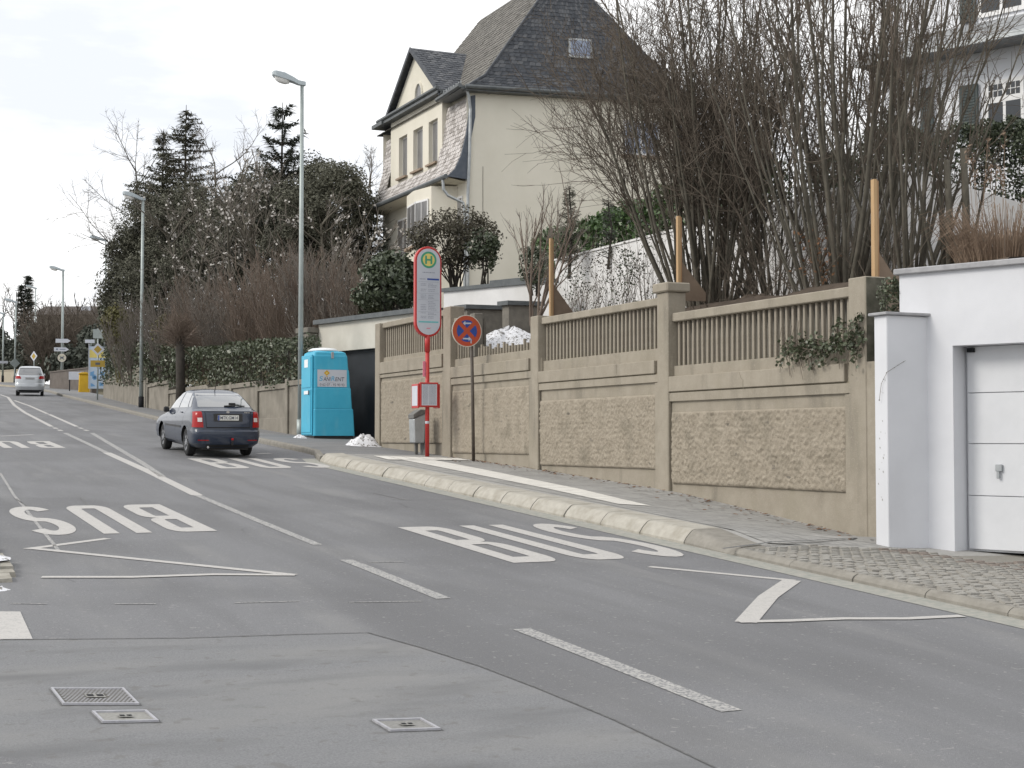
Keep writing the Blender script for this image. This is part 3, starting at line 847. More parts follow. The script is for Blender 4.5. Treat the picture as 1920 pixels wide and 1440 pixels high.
# covers in the old asphalt ---------------------------------------------------
def on_road(x, y, dz): return Vector((x, y, zg(y) + dz))
def cover(name, label, px4, mf, ml, holes, pattern, z0=0.005):
    c = [G(*q) for q in px4]
    ctr = sum(c, Vector()) / 4
    t = thing(name, label, 'manhole cover', on_road(ctr.x, ctr.y, 0), 'covers in the old asphalt')
    u = (c[1] - c[0]); v = (c[3] - c[0])
    def P(a, b_, z):
        p = c[0] + u * a + v * b_
        return on_road(p.x, p.y, z)
    bb = MB()
    f = 0.014 / u.length; g = 0.017 / v.length
    for (a0, a1, b0, b1) in ((0, 1, 0, g), (0, 1, 1 - g, 1), (0, f, g, 1 - g), (1 - f, 1, g, 1 - g)):
        bb.hexa([P(a0, b0, -.02), P(a1, b0, -.02), P(a1, b1, -.02), P(a0, b1, -.02), P(a0, b0, z0 + .012), P(a1, b0, z0 + .012), P(a1, b1, z0 + .012), P(a0, b1, z0 + .012)])
    bb.build('frame', mf, t)
    bb = MB(); e = .012 / u.length; e2 = .014 / v.length
    bb.face([P(-e, -e2, .0065), P(1 + e * 1.3, -e2, .0065), P(1 + e, 1 + e2, .0065), P(-e * 1.2, 1 + e2 * .8, .0065)])
    bb.build('surround', M_SEAM, t)
    bb = MB()
    bb.face([P(f, g, z0 + .003), P(1 - f, g, z0 + .003), P(1 - f, 1 - g, z0 + .003), P(f, 1 - g, z0 + .003)])
    lid = bb.build('lid', ml, t)
    if pattern:
        bb = MB()
        nx, ny = 16, 13
        for i in range(nx):
            for j in range(ny):
                a = f + .02 + (1 - 2 * f - .04) * (i + (0.5 if j % 2 else 0)) / nx
                c_ = g + .02 + (1 - 2 * g - .04) * j / ny
                if 0.36 < a < .66 and .38 < c_ < .62: continue
                da, dc = 0.024, 0.042
                bb.face([P(a, c_ + dc / 2, z0 + .009), P(a + da, c_, z0 + .009), P(a + 2 * da, c_ + dc / 2, z0 + .009), P(a + da, c_ + dc, z0 + .009)])
        o = bb.build('studs', M_STEEL, lid); o['kind'] = 'stuff'
    if holes:
        bb = MB()
        bb.face([P(.38, .4, z0 + .010), P(.64, .4, z0 + .010), P(.64, .62, z0 + .010), P(.38, .62, z0 + .010)])
        bb.build('handle_plate', M_COVER, lid)
        for a in (.4, .53):
            bb = MB()
            bb.face([P(a, .46, z0 + .013), P(a + .09, .46, z0 + .013), P(a + .09, .56, z0 + .013), P(a, .56, z0 + .013)])
            bb.build('handle_slot', M_DARKGAP, lid)
    return t
cover('manhole_cover', 'large square cast cover with studded lid', [(95, 1294), (232, 1294), (260, 1322), (118, 1324)], M_STEEL, M_COVERD, True, True)
cover('manhole_cover', 'smaller pale cover just below the studded one', [(172, 1338), (275, 1336), (293, 1355), (192, 1358)], M_STEEL, M_COVER, True, False)
cover('manhole_cover', 'sunken concrete cover with dark rim, beside the seam', [(698, 1354), (790, 1351), (823, 1368), (732, 1374)], M_STEEL, M_COVERC, True, False)

# =================================================================== THE SAND-COLOURED RETAINING WALL
XW = 11.5
ky, kz = XW / 12.0, lambda z: (z - CAM_Z) * XW / 12.0 + CAM_Z
wall = thing('retaining_wall', 'sand coloured concrete retaining wall with roughcast panels and baluster fence', 'wall', (XW, 24, zp(XW, 24)))
BAYS = [  # near Y, far Y, ledge, groove 1, groove 2, panel top, panel bottom, baluster foot, rail bottom, rail top (surveyed on X = 12)
    (15.84, 20.45, 2.90, 2.66, 2.51, 2.335, 1.22, 3.06, 3.755, 3.89),
    (20.80, 25.25, 3.18, 2.97, 2.83, 2.63, 1.435, 3.365, 4.05, 4.175),
    (25.58, 29.62, 3.455, 3.225, 3.08, 2.94, 1.63, 3.61, 4.36, 4.48),
    (30.03, 34.17, 3.775, 3.49, 3.40, 3.31, 1.83, 3.875, 4.58, 4.71)]
def top_at(y):  # ledge height at Y
    for (a, c, led, *_r) in BAYS:
        if y <= c * ky: return kz(led)
    return kz(BAYS[-1][2])
M_ALGAE = mat('algae_on_concrete', (0.07, 0.07, 0.05), (0.15, 0.14, 0.11), scale=6, rough=0.95, bump=0.3, bscale=50)
# core
b = MB()
for (a, c, led, *_r) in BAYS:
    y0, y1 = (a - 0.36) * ky, (c + (0.33 if c > 34 else 0.0)) * ky
    if a < 16: y0 = 14.15
    b.hexa([(XW + .06, y0, zp(XW, y0) - .5), (XW + .4, y0, zp(XW, y0) - .5), (XW + .4, y1, zp(XW, y1) - .5), (XW + .06, y1, zp(XW, y1) - .5),
            (XW + .06, y0, kz(led) - .012), (XW + .4, y0, kz(led) - .012), (XW + .4, y1, kz(led) - .012), (XW + .06, y1, kz(led) - .012)])
b.build('wall_core', M_CONC, wall)
# crumbling end next to the white garage
b = MB()
b.grid([[(XW + .03 + noise.noise(Vector((y * 4, z * 3, 1))) * .03, y, z) for y in (14.12, 14.25, 14.4, 14.5)] for z in [0.5 + .2 * i for i in range(13)]])
b.build('crumbling_edge', M_CONCD, wall)
rng = random.Random(21)
PIL = [(15.48, 15.84, 4.0), (20.45, 20.80, 4.25), (25.25, 25.58, 4.235), (29.62, 30.03, 4.77), (34.17, 34.50, 4.73)]
for i, (a, c, top) in enumerate(PIL):
    y0, y1 = a * ky, c * ky
    led = kz(BAYS[min(i, 3)][2])
    bb = MB()
    bb.box(XW, XW + .32, y0, y1, zp(XW, y0) - .3, kz(top))
    p = bb.build('pillar', M_CONC if i != 0 else M_CONC, wall, bevel=.012)
    if i == 0:
        # algae-dark end face of the pillar next to the garage
        bb = MB()
        bb.box(XW + .012, XW + .31, y0 - .006, y0 - .001, kz(2.9), kz(top) - .012)
        bb.build('algae_film', M_ALGAE, p)
    if i == 1:
        bb = MB()
        bb.box(XW - .05, XW + .37, y0 - .06, y1 + .06, kz(4.25), kz(4.40))
        bb.build('pillar_cap', M_CONC, p, bevel=.02)
# wall face between the near pillar and the crumbling edge
box_part('wall_face', M_CONC, wall, XW + .012, XW + .06, 14.5, 15.48 * ky, 0.3, kz(2.90))
for bi, (a, c, led, g1, g2, pt, pb, bf, rb, rt) in enumerate(BAYS):
    y0, y1 = a * ky, c * ky
    zl, z1, z2 = kz(led), kz(g1), kz(g2)
    # ledge band with rough lower edge
    box_part('ledge', M_CONC, wall, XW + .002, XW + .34, y0 + .1, y1, z1, zl, bevel=.008)
    box_part('band', M_CONC, wall, XW + .018, XW + .07, y0 + .005, y1 - .004, z2, z1 - .018)
    box_part('field_edge', M_CONC, wall, XW + .02, XW + .07, y0 + .004, y0 + .1, zp(XW, y0) - .3, z2 - .014)
    box_part('groove', M_SEAMW, wall, XW + .045, XW + .065, y0 + .004, y1 - .004, z1 - .02, z1 + .001)
    # roughcast panel
    py0, py1, pz0, pz1 = y0 + .1, y1 - .05, kz(pb), kz(pt)
    ny, nz_ = int((py1 - py0) / .016), int((pz1 - pz0) / .018)
    rows = []
    for iz in range(nz_ + 1):
        row = []
        for iy in range(ny + 1):
            yy, zz = lerp(py0, py1, iy / ny), lerp(pz0, pz1, iz / nz_)
            e = min(1, min(iy, ny - iy, iz, nz_ - iz) / 1.0)
            n0 = abs(noise.noise(Vector((yy * 18 + zz * 5, zz * 12, bi * 7)))) * 1.0 + abs(noise.noise(Vector((yy * 34 + zz * 11, zz * 24, bi * 7 + 3)))) * 1.0 + noise.noise(Vector((yy * 40, zz * 36, bi))) * .25
            row.append((XW + .034 - e * (.004 + max(-.1, n0) * (.038, .034, .022, .018)[bi]), yy, zz))
        rows.append(row)
    bb = MB(); bb.grid(rows)
    bb.grid([[(XW + .065, y, z) for (x, y, z) in rows[0]], rows[0]])
    bb.grid([rows[-1], [(XW + .065, y, z) for (x, y, z) in rows[-1]]])
    bb.grid([[(XW + .065, r[0][1], r[0][2]), r[0]] for r in rows])
    bb.grid([[r[-1], (XW + .065, r[-1][1], r[-1][2])] for r in rows])
    bb.build('roughcast_panel', M_CONCR, wall, smooth=True)
    # fence: sill, balusters, rail, backing
    fz = lambda z: (z - CAM_Z) * 11.6 / 12 + CAM_Z
    sb = fz(bf)
    box_part('sill', M_CONC, wall, XW + .1, XW + .3, y0 + .003, y1 - .003, zl, sb, bevel=.006)
    ra, rb_ = fz(rt), fz(rb)
    ry0 = y0 - .002
    if bi == 2: ry0 = 27.55
    box_part('rail', M_CONC, wall, XW + .07, XW + .27, ry0 + .004, y1 - .004, rb_, ra, bevel=.012)
    n = int(round((y1 - y0) / .134))
    bw = MB(); bw.box(-.024, .024, -.024, .024, 0, 1)
    bme = bw.mesh('baluster', M_CONC, bevel=.008)
    for k in range(n):
        yb = y0 + (k + .5) * (y1 - y0) / n
        h = rb_ - sb
        if bi == 2 and yb < 27.5:
            h = rng.uniform(.12, .24)
        o = link('baluster', bme, wall, Vector((XW + .17, yb, sb)) - Vector(wall.location))
        o.scale = (1, 1, h)
        o.rotation_euler = (rng.uniform(-.012, .012), 0, rng.uniform(-.15, .15))
    if bi == 2:
        box_part('broken_post', M_CONCD, wall, XW + .08, XW + .27, 27.3, 27.54, sb, ra + .03, bevel=.01)
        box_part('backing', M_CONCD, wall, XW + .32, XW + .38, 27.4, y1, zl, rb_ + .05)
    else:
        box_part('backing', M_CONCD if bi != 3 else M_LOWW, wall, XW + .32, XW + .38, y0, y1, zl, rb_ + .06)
# cracks
def crack(pts):
    bb = MB()
    for (ya, za), (yb, zb) in zip(pts, pts[1:]):
        bb.obox((XW - .0005, ya, za), (0.004, 0, 0), (0, .006, 0), (0, yb - ya, zb - za))
    bb.build('crack', M_SEAMW, wall)
crack([(17.65, 2.85), (17.6, 2.76), (17.55, 2.73), (17.56, 2.64), (17.52, 2.6)])
crack([(20.9 * ky + 1.2, kz(3.17)), (20.9 * ky + 1.21, kz(3.0))])

# =================================================================== WHITE GARAGE ON THE RIGHT
g1 = vp_dir(-1850)                       # along its front, away from us
n1 = Vector((-g1.y, g1.x, 0))            # out towards the street
gp = Vector((11.6, 13.95, 0))
def GW(x, y, back=0.0):
    return V(x, y, gp - n1 * back, g1)
gz0 = zp(11.6, 13.5) - 0.02
gar = thing('white_garage', 'white rendered garage with pale sectional door at the right edge', 'garage', (11.8, 13.5, gz0))
def along(p): return (Vector((p.x, p.y, 0)) - gp).dot(g1)
def slab(par, name, m, a0, a1, z0, z1, d0, d1, bevel=0.0):
    """box on the garage front: a along the front, d depth behind it"""
    bb = MB()
    o = gp + g1 * a0 - n1 * d1
    o.z = z0
    bb.obox(o, g1 * (a1 - a0), n1 * (d1 - d0), (0, 0, z1 - z0))
    return bb.build(name, m, par, bevel=bevel)
aL, aJ = along(GW(1687, 600)), along(GW(1790, 1000))
zT = GW(1800, 506).z
zD = GW(1790, 648).z
aR = aJ - 2.75
slab(gar, 'wall', M_WHITE, aJ, aL, gz0 - .4, zT, 0, .35)
slab(gar, 'lintel', M_WHITE, aR, aJ, zD, zT, 0, .35)
slab(gar, 'wall', M_WHITE, aR - 3, aR, gz0 - .4, zT, 0, .35)
slab(gar, 'side_wall', M_WHITE, aL - .3, aL - .002, gz0 - .4, zT - .02, .352, 5.5)
slab(gar, 'roof_slab', M_COPE, aR - 3, aL + .05, zT, zT + .07, -.06, 5.5, bevel=.01)
slab(gar, 'garage_interior', M_DARKGAP, aR, aJ, gz0 - .2, zD, .5, .55)
dz0, dz1 = gz0 + .03, zD
lines = [GW(1816, 737, .27).z, GW(1816, 832, .27).z, GW(1816, 929, .27).z]
door = slab(gar, 'door', M_DOORW, aR + .02, aJ - .005, dz0, dz1, .31, .36)
aD = along(GW(1816, 900, .27))
zz = [dz1] + lines + [dz0 + .02]
for k in range(4):
    slab(door, 'door_panel', M_DOORW, aR + .04, aD, zz[k + 1] + .004, zz[k] - .004, .27, .31, bevel=.004)
hc = GW(1874, 884, .26)
ah = along(hc)
hd = slab(door, 'handle', M_ZINC, ah - .04, ah + .04, hc.z + .0, hc.z + .08, .235, .268, bevel=.005)
slab(hd, 'lever', M_ZINC, ah - .012, ah + .02, hc.z - .08, hc.z, .225, .25, bevel=.004)
slab(gar, 'bracket', M_DARKGAP, aD - .1, aD - .02, zD - .07, zD - .02, .22, .27)
# projecting fin beside the concrete wall
fin = MB()
c0 = Vector((11.05, 13.87, 0))
zf = CAM_Z + (825 - 590) * 17.2 / 2800
fin.hexa([(11.05, 13.87, gz0 - .4), (11.95, 13.87, gz0 - .4), (11.95, 14.1, gz0 - .4), (11.05, 14.1, gz0 - .4), (11.05, 13.87, zf), (11.95, 13.87, zf), (11.95, 14.1, zf), (11.05, 14.1, zf)])
fp = fin.build('fin_wall', M_WHITE, gar, bevel=.008)
box_part('coping', M_COPE, fp, 11.0, 11.97, 13.82, 14.15, zf + .002, zf + .035, bevel=.006)
M_CHIP = plain('chipped_render', (0.3, 0.29, 0.27), rough=0.9)
bb = MB()
rng = random.Random(4)
for i in range(16):
    z = rng.choice([1.3, 1.6, 1.9, 2.05, 2.5]) + rng.uniform(-.12, .12); y = rng.uniform(13.9, 14.07)
    s = rng.uniform(.004, .014)
    bb.face([(11.0475, y, z), (11.0475, y + s, z + s * .8), (11.0475, y + s * .6, z + s * 2.4), (11.0475, y - s * .5, z + s)])
bb.build('chips', M_CHIP, fp, kind='stuff')

# =================================================================== DARK-DOORED GARAGE BEHIND THE PORTABLE TOILET
g2 = vp_dir(-1230)
n2 = Vector((-g2.y, g2.x, 0))
q2 = Vector((12.45, 36.5, 0))
def G2(x, y, back=0.0): return V(x, y, q2 - n2 * back, g2)
def al2(p): return (Vector((p.x, p.y, 0)) - q2).dot(g2)
def slab2(par, name, m, a0, a1, z0, z1, d0, d1, bevel=0.0):
    bb = MB()
    o = q2 + g2 * a0 - n2 * d1
    o.z = z0
    bb.obox(o, g2 * (a1 - a0), n2 * (d1 - d0), (0, 0, z1 - z0))
    return bb.build(name, m, par, bevel=bevel)
z20 = zp(12.4, 36.5)
dg = thing('terrace_garage', 'low garage with cream fascia and dark door behind the blue toilet cabin', 'garage', (12.6, 36.5, z20))
b0, b1, b2 = al2(G2(597, 700)), al2(G2(612, 700)), al2(G2(800, 700))
bR = al2(G2(708, 700))
zt2 = G2(597, 609).z
zl2 = G2(640, 658).z
slab2(dg, 'fascia', M_FASCIA, b2, b0, zl2, zt2, 0, .3)
slab2(dg, 'wall', M_FASCIA, b1, b0, z20 - .5, zl2, 0, .3)
slab2(dg, 'wall', M_FASCIA, b2, bR, z20 - .5, zl2, 0, .3)
slab2(dg, 'door', M_DARKDOOR, bR, b1, z20 - .3, zl2, .16, .2)
slab2(dg, 'roof_edge', M_DCOPE, b2 - .1, b0 + .1, zt2 + .002, zt2 + .12, -.12, 5)
slab2(dg, 'side_wall', M_FASCIA, b0 - .3, b0 - .003, z20 - .5, zt2, .303, 5)
slab2(dg, 'lamp_bracket', M_DARKGAP, al2(G2(612, 640)) - .06, al2(G2(612, 640)) + .03, zl2 + .03, zl2 + .1, -.06, -.002)
gpst = thing('gate_post', 'grey rendered post between the hedge wall and the dark garage', 'post', (11.9, 38.3, z20))
pa, pb_ = al2(G2(576, 700)), al2(G2(596, 700))
slab2(gpst, 'post', M_CONCD, pb_, pa, z20 - .5, G2(586, 626).z, -.3, 0, bevel=.015)
slab2(gpst, 'post_cap', M_CONCD, pb_ - .05, pa + .05, G2(586, 626).z + .002, G2(586, 616).z, -.35, .05, bevel=.015)

# =================================================================== TERRACES BETWEEN WALL AND VILLA
p3 = D(900, 560, 38.5)
d3 = vp_dir(-2070)
n3 = Vector((-d3.y, d3.x, 0))
ta, tb = V(832, 548, p3, d3), V(1030, 527, p3, d3)
par = thing('terrace_parapet', 'pale rendered parapet with dark coping below the cream villa', 'wall', (ta.x, ta.y, ta.z - 1.2))
bb = MB(); o = Vector((tb.x, tb.y, ta.z - 1.5)); bb.obox(o, d3 * (ta - tb).length, -n3 * .3, (0, 0, 1.5)); bb.build('wall', M_WHITEG, par)
bb = MB(); o = Vector((tb.x, tb.y, ta.z + .002)) + n3 * .06; bb.obox(o, d3 * ((ta - tb).length + .05), -n3 * .42, (0, 0, .1)); bb.build('coping', M_DCOPE, par)
bb = MB(); o = Vector((tb.x, tb.y, ta.z + .16)) - n3 * .9 + d3 * 1.3; bb.obox(o, d3 * 1.6, -n3 * .8, (0, 0, .16)); bb.build('planter_edge', M_DCOPE, par)
def planter(xl, xc, xr, yt, yb, dep, label, cope):
    c = D(xc, yt, dep)
    t = thing('planter', label, 'planter', (c.x, c.y, D(xc, yb, dep).z), 'concrete planters on the terrace')
    dl, dr = vp_dir(-1230), vp_dir(9000)
    L = (V(xl, yt, c, dl) - c); Rr = (V(xr, yt, c, dr) - c)
    L.z = Rr.z = 0
    h = c.z - D(xc, yb, dep).z
    bb = MB(); bb.obox(Vector((c.x, c.y, c.z - h)), L, Rr, (0, 0, h)); bb.build('box', M_CONCD, t)
    if cope:
        l, r = L.normalized(), Rr.normalized()
        bb = MB(); bb.obox(Vector((c.x, c.y, c.z + .002)) - l * .08 - r * .08, L + l * .16, Rr + r * .16, (0, 0, .1)); bb.build('coping', M_DCOPE, t)
planter(860, 876, 952, 579, 650, 36, 'wider grey concrete planter below the pale parapet', True)
planter(942, 954, 1012, 572, 640, 35, 'grey concrete planter just left of the timber post, behind the snowy mound', True)

# white garden walls behind the bushes
gw = thing('garden_wall', 'long white garden wall running behind the bare bushes', 'wall', (17, 28, 4))
zA = V(1045, 488, (17, 0), (0, 1)).z
yA0, yA1 = 20.8, V(1041, 500, (17, 0), (0, 1)).y
box_part('wall', M_WHITEG, gw, 17, 17.25, yA0, yA1, 2.6, zA)
box_part('coping', M_WHITEG, gw, 16.97, 17.28, yA0 - .03, yA1 + .03, zA + .002, zA + .05)
gw2 = thing('ramp_wall', 'white wall with top sloping down to the right behind the reeds', 'wall', (17.3, 20.8, 4))
pB = Vector((17.3, 20.75, 0)); dB = Vector((1, 0.06, 0)).normalized()
t0, t1 = V(1700, 318, pB, dB), V(1990, 402, pB, dB)
bb = MB()
bb.prism([(t0.x, t0.y, 3.2), (t1.x, t1.y, 3.2), (t1.x, t1.y, t1.z), (t0.x, t0.y, t0.z)], (0, .25, 0))
bb.build('wall', M_WHITEG, gw2)
bb = MB()
s0 = V(1815, 436, pB - Vector((0, .6, 0)), dB)
bb.obox((s0.x, s0.y, 3.2), (3, 0, 0), (0, .5, 0), (0, 0, s0.z - 3.2))
bb.build('step', M_CONCD, gw2)

# ground of the garden, the hillside
def sm(a, c, t):
    t = max(0, min(1, (t - a) / (c - a)))
    return t * t * (3 - 2 * t)
LWP = [(36.8, 10.9), (45, 10.8), (60.3, 11.1), (72.6, 11.8), (76, 12.1)]
def lw_x(y): return table(LWP, y)
def zgar(x, y):
    low = lerp(3.45, 4.2, sm(12.1, 13.5, x)) - .75 * sm(24.8, 26.5, y) + .7 * sm(14, 17, x) * sm(24.8, 26.5, y)
    low += .1 * sm(12.3, 13, x) * noise.noise(Vector((x * .9, y * .9, 0)))
    up = lerp(4.7, 6.35, sm(25.5, 30, y)) + .75 * sm(17.3, 20, x) + .05 * (max(0, x - 20))
    a = lerp(low, up, (0 if y < 20.95 else sm(17.0, 17.3, x)) if y < yA1 else sm(15.5, 17.5, x) * .9 + .1)
    hill = zg(y) + 1.05 + 0.34 * max(0, min(9, x - lw_x(y))) + .12 * max(0, x - 20) + .2 * noise.noise(Vector((x * .3, y * .3, 5)))
    z = lerp(a, hill, sm(39.5, 42, y))
    return z
b = MB()
rows = []
yy = [14.4 + .7 * i for i in range(28)]
for y in yy:
    rows.append([(x, y, zgar(x, y)) for x in (11.86, 12.3, 12.8, 13.4, 14, 14.6, 15.2, 15.8, 16.4, 16.95, 17.35, 18, 19, 21, 24, 30, 40)])
b.grid(rows)
tag(b.build('garden_ground', M_SOIL, smooth=True), 'bare soil of the garden above the concrete wall', kind='structure')
b = MB()
rows = []
for y in [33.3 + 1.2 * i for i in range(50)]:
    x0 = (lw_x(y) + .2 + max(0, y - 76) * 1.5) if y > 38.8 else 14.2
    rows.append([(lerp(x0, 46, t), y, zgar(lerp(x0, 46, t), y)) for t in (0, .02, .04, .06, .08, .1, .13, .17, .22, .3, .4, .6, 1)])
b.grid(rows)
tag(b.build('hillside', M_TURF, smooth=True), 'sloping garden ground below the trees', kind='structure')

# soil heaps behind the fence
def heap(name, x, y, z, rx, ry, h, m, label, cat, kind=None, seed=1, rough=.25, n=20):
    bb = MB()
    rows = []
    for i in range(8):
        t = i / 7
        rows.append([(x + rx * math.cos(2 * math.pi * k / n) * t * (1 + rough * noise.noise(Vector((math.cos(2 * math.pi * k / n) * 2, math.sin(2 * math.pi * k / n) * 2, seed)))),
                      y + ry * math.sin(2 * math.pi * k / n) * t * (1 + rough * noise.noise(Vector((math.cos(2 * math.pi * k / n) * 2, math.sin(2 * math.pi * k / n) * 2, seed)))),
                      z + h * ((1 - t * t) ** 1.2) * (1 + rough * 1.3 * noise.noise(Vector((k * .9, t * 5, seed)))) - .03) for k in range(n)])
    bb.grid(rows, close=True)
    o = bb.build(name, m, smooth='snow' in name)
    return tag(o, label, cat, kind=kind)
c = D(1420, 575, 24.5); heap('soil_heap', c.x, c.y, 4.0, .7, .9, .3, M_SOIL, 'heap of brown soil behind the right fence bay, between bare bushes', 'soil heap', seed=2)
c = D(1345, 585, 25.5); heap('soil_heap', c.x, c.y, 3.95, .6, .8, .2, M_SOIL, 'lower brown soil heap beside the capped wall pillar', 'soil heap', seed=7)
c = D(955, 640, 32); heap('snow_mound', c.x, c.y, c.z - .35, 1.25, 1.1, .62, M_SNOW, 'mound of rubble under patchy snow behind the broken fence bay', 'snow mound', seed=5, rough=.22, n=40)
p = G(685, 836, .05); heap('snow_heap', p.x, p.y + .1, zp(p.x, p.y), .5, .36, .27, M_SNOW, 'small heap of old snow at the foot of the wall corner beside the dark garage', 'snow heap', seed=3, rough=.4)
p = G(562, 822, .07); heap('snow_heap', p.x, p.y, zp(p.x, p.y), .22, .22, .1, M_SNOW, 'snow remnant under the left corner of the blue toilet cabin', 'snow heap', seed=4, rough=.4)
p = G(10, 1062); heap('snow_heap', p.x - .25, p.y, zg(p.y) + .1, .3, .5, .06, M_SNOW, 'thin grey snow patch on the left pavement corner', 'snow heap', seed=6, rough=.5)
p = G(2, 1106); heap('snow_heap', p.x - .02, p.y, zg(p.y), .16, .12, .05, M_SNOW, 'lone snow lump on the asphalt at the left edge', 'snow heap', seed=8, rough=.4)

# =================================================================== LOW PANELLED WALL ON THE LEFT
lw = thing('hedge_wall', 'long low concrete wall with stepped panels under the ivy hedge', 'wall', (10.9, 40, zg(40)))
def lw_pt(x, y):
    """sight line against the low wall's curved line"""
    r = sight(x, y)
    lo, hi = 20.0, 120.0
    for _ in range(50):
        mid = (lo + hi) / 2
        p = V(x, y, (0, mid), (1, 0))
        if p.x > lw_x(mid): hi = mid
        else: lo = mid
    return V(x, y, (0, lo), (1, 0))
SEG = [(194, 262, 713), (262, 277, 711), (277, 316, 720), (316, 358, 732), (358, 390, 726), (390, 433, 727), (433, 482, 720.5), (482, 538, 725), (538, 575, 714.5)]
for i, (xa, xb, yt) in enumerate(SEG):
    A_, B2 = lw_pt(xa, yt), lw_pt(xb, yt)
    zt_ = A_.z
    P0, P1 = Vector((B2.x, B2.y, 0)), Vector((A_.x, A_.y, 0))
    t = (P1 - P0); L = t.length; t.normalize()
    nn = Vector((t.y, -t.x, 0))  # away from the street
    zb_ = zg(P0.y) - .3
    bb = MB(); bb.obox((P0.x, P0.y, zb_) , t * L, nn * .3, (0, 0, zt_ - zb_)); bb.build('wall_panel', M_LOWW, lw)
    if i >= 2:
        bb = MB(); bb.obox(Vector((P0.x, P0.y, zt_ - .14)) - nn * .05, t * L, nn * .045, (0, 0, .135)); bb.build('coping', M_LOWW, lw, bevel=.01)
        bb = MB(); bb.obox(Vector((P1.x, P1.y, zb_)) - nn * .06 - t * .22, t * .22, nn * .055, (0, 0, zt_ + .05 - zb_)); bb.build('rib', M_LOWW, lw, bevel=.01)
        if i % 2 == 1:
            bb = MB(); bb.obox(Vector((P0.x, P0.y, zb_)) - nn * .05, t * (L - .3), nn * .045, (0, 0, zg(P0.y) + .5 - zb_)); bb.build('plinth', M_LOWW, lw, bevel=.01)

# =================================================================== CREAM VILLA
HX, HY = 19.3, 46.2
ds = vp_dir(11800)
def HF(x, y, dx=0.0): return V(x, y, (HX + dx, 0), (0, 1))
def HS(x, y): return V(x, y, (HX, HY), ds)
hb = 6.4
hs = thing('cream_villa', 'cream villa with slate mansard, gabled bay and steep dark hipped roof', 'house', (HX, HY, hb))
ze = HF(880, 163).z
YE = 54.6
sideR = HS(1300, 300)
SW = (Vector((sideR.x, sideR.y, 0)) - Vector((HX, HY, 0))).length
nin = Vector((-ds.y, ds.x, 0))            # inward normal of the side wall
cA = Vector((HX, HY, 0)); cB = cA + ds * SW; cD = Vector((HX, YE, 0)); cC = cB + Vector((0, YE - HY, 0))
bb = MB()
def z_(p, z): return (p.x, p.y, z)
bb.face([z_(cA, hb), z_(cB, hb), z_(cB, ze), z_(cA, ze)])
bb.face([z_(cB, hb), z_(cC, hb), z_(cC, ze), z_(cB, ze)])
bb.face([z_(cC, hb), z_(cD, hb), z_(cD, ze), z_(cC, ze)])
bb.face([z_(cD, hb), z_(cA, hb), z_(cA, ze - 2.8), z_(cD, ze - 2.8)])
bb.face([z_(cD, ze - 2.8), z_(cA, ze - 2.8), (HX + .35, HY, ze), (HX + .35, YE, ze)])
bb.build('wall', M_CREAM, hs)

def slates(name, quad, du, dv, m, par, clip=None, seed=1, lift=.012, jitter=.012, mats=None):
    """courses of thin overlapping slates over a quad (bl, br, tr, tl), joined"""
    rg = random.Random(seed)
    bl, br, tr, tl = [Vector(q) for q in quad]
    nrm = (br - bl).cross(tl - bl).normalized()
    W = max((br - bl).length, (tr - tl).length); Hh = ((tl - bl).length + (tr - br).length) / 2
    nv = max(1, int(Hh / dv)); nu = max(1, int(W / du))
    bb = MB()
    bb.face([bl, br, tr, tl], 0)
    P = lambda u, v: bl.lerp(br, u).lerp(tl.lerp(tr, u), v)
    for j in range(nv):
        for i in range(-1, nu):
            u0 = (i + (.5 if j % 2 else 0)) / nu; u1 = u0 + 1 / nu
            u0, u1 = max(0, u0), min(1, u1)
            if u1 - u0 < .2 / nu: continue
            g = .06 / nu
            v0, v1 = j / nv, min(1, (j + 1.15) / nv)
            if clip and not clip(P((u0 + u1) / 2, (v0 + v1) / 2)): continue
            dr = rg.uniform(-.12, .12) / nv
            k1 = lift + rg.uniform(0, jitter)
            a0, a1 = P(u0 + g, max(0, v0 + dr)) + nrm * k1, P(u1 - g, max(0, v0 + dr)) + nrm * (k1 + rg.uniform(-.004, .004))
            a2, a3 = P(u1 - g, v1) + nrm * .002, P(u0 + g, v1) + nrm * .002
            mi = 0 if (not mats or rg.random() < .7) else 1
            bb.face([a0, a1, a2, a3], mi)
            bb.face([a0 - nrm * k1, a1 - nrm * k1, a1, a0], mi)
    o = bb.build(name, mats or m, par)
    o['kind'] = 'stuff'
    return o
M_SLATED2 = mat('dark_slate_light', (0.085, 0.09, 0.1), (0.13, 0.135, 0.145), scale=7, rough=0.6, bump=0.25, bscale=40)
M_SLATEL2 = mat('pale_slate_dark', (0.32, 0.295, 0.275), (0.4, 0.37, 0.35), scale=6, rough=0.7, bump=0.25, bscale=40)
M_SLATEB2 = mat('lit_brown_slate_dark', (0.1, 0.095, 0.085), (0.15, 0.14, 0.125), scale=6, rough=0.7, bump=0.25, bscale=40)

# hipped roof with flared eaves
apx = D(1054, -62, 51.5)
mid = (cA + cB) / 2
apex = Vector((apx.x, apx.y, apx.z))
ridge2 = Vector((apex.x, YE - 1.8, apex.z))
ov = .35
eA = Vector((cA.x - .15, cA.y - ov, ze - .02)); eB = Vector((cB.x + ov, cB.y - ov, ze - .02)); eC = Vector((cC.x + ov, cC.y + ov, ze - .02)); eD = Vector((cD.x - .15, cD.y + ov, ze - .02))
def fl(e, top, t=.2, sink=.42):
    k = e.lerp(top, t); k.z -= sink
    return k
kA, kB, kC, kD = fl(eA, apex), fl(eB, apex), fl(eC, ridge2), fl(eD, ridge2)
roof = MB().build  # (roof root is the slate field of the side hip)
rf = slates('roof', [kA, kB, apex + Vector((.02, 0, 0)), apex - Vector((.02, 0, 0))], .24, .18, None, hs, seed=3, mats=[M_SLATED, M_SLATED2])
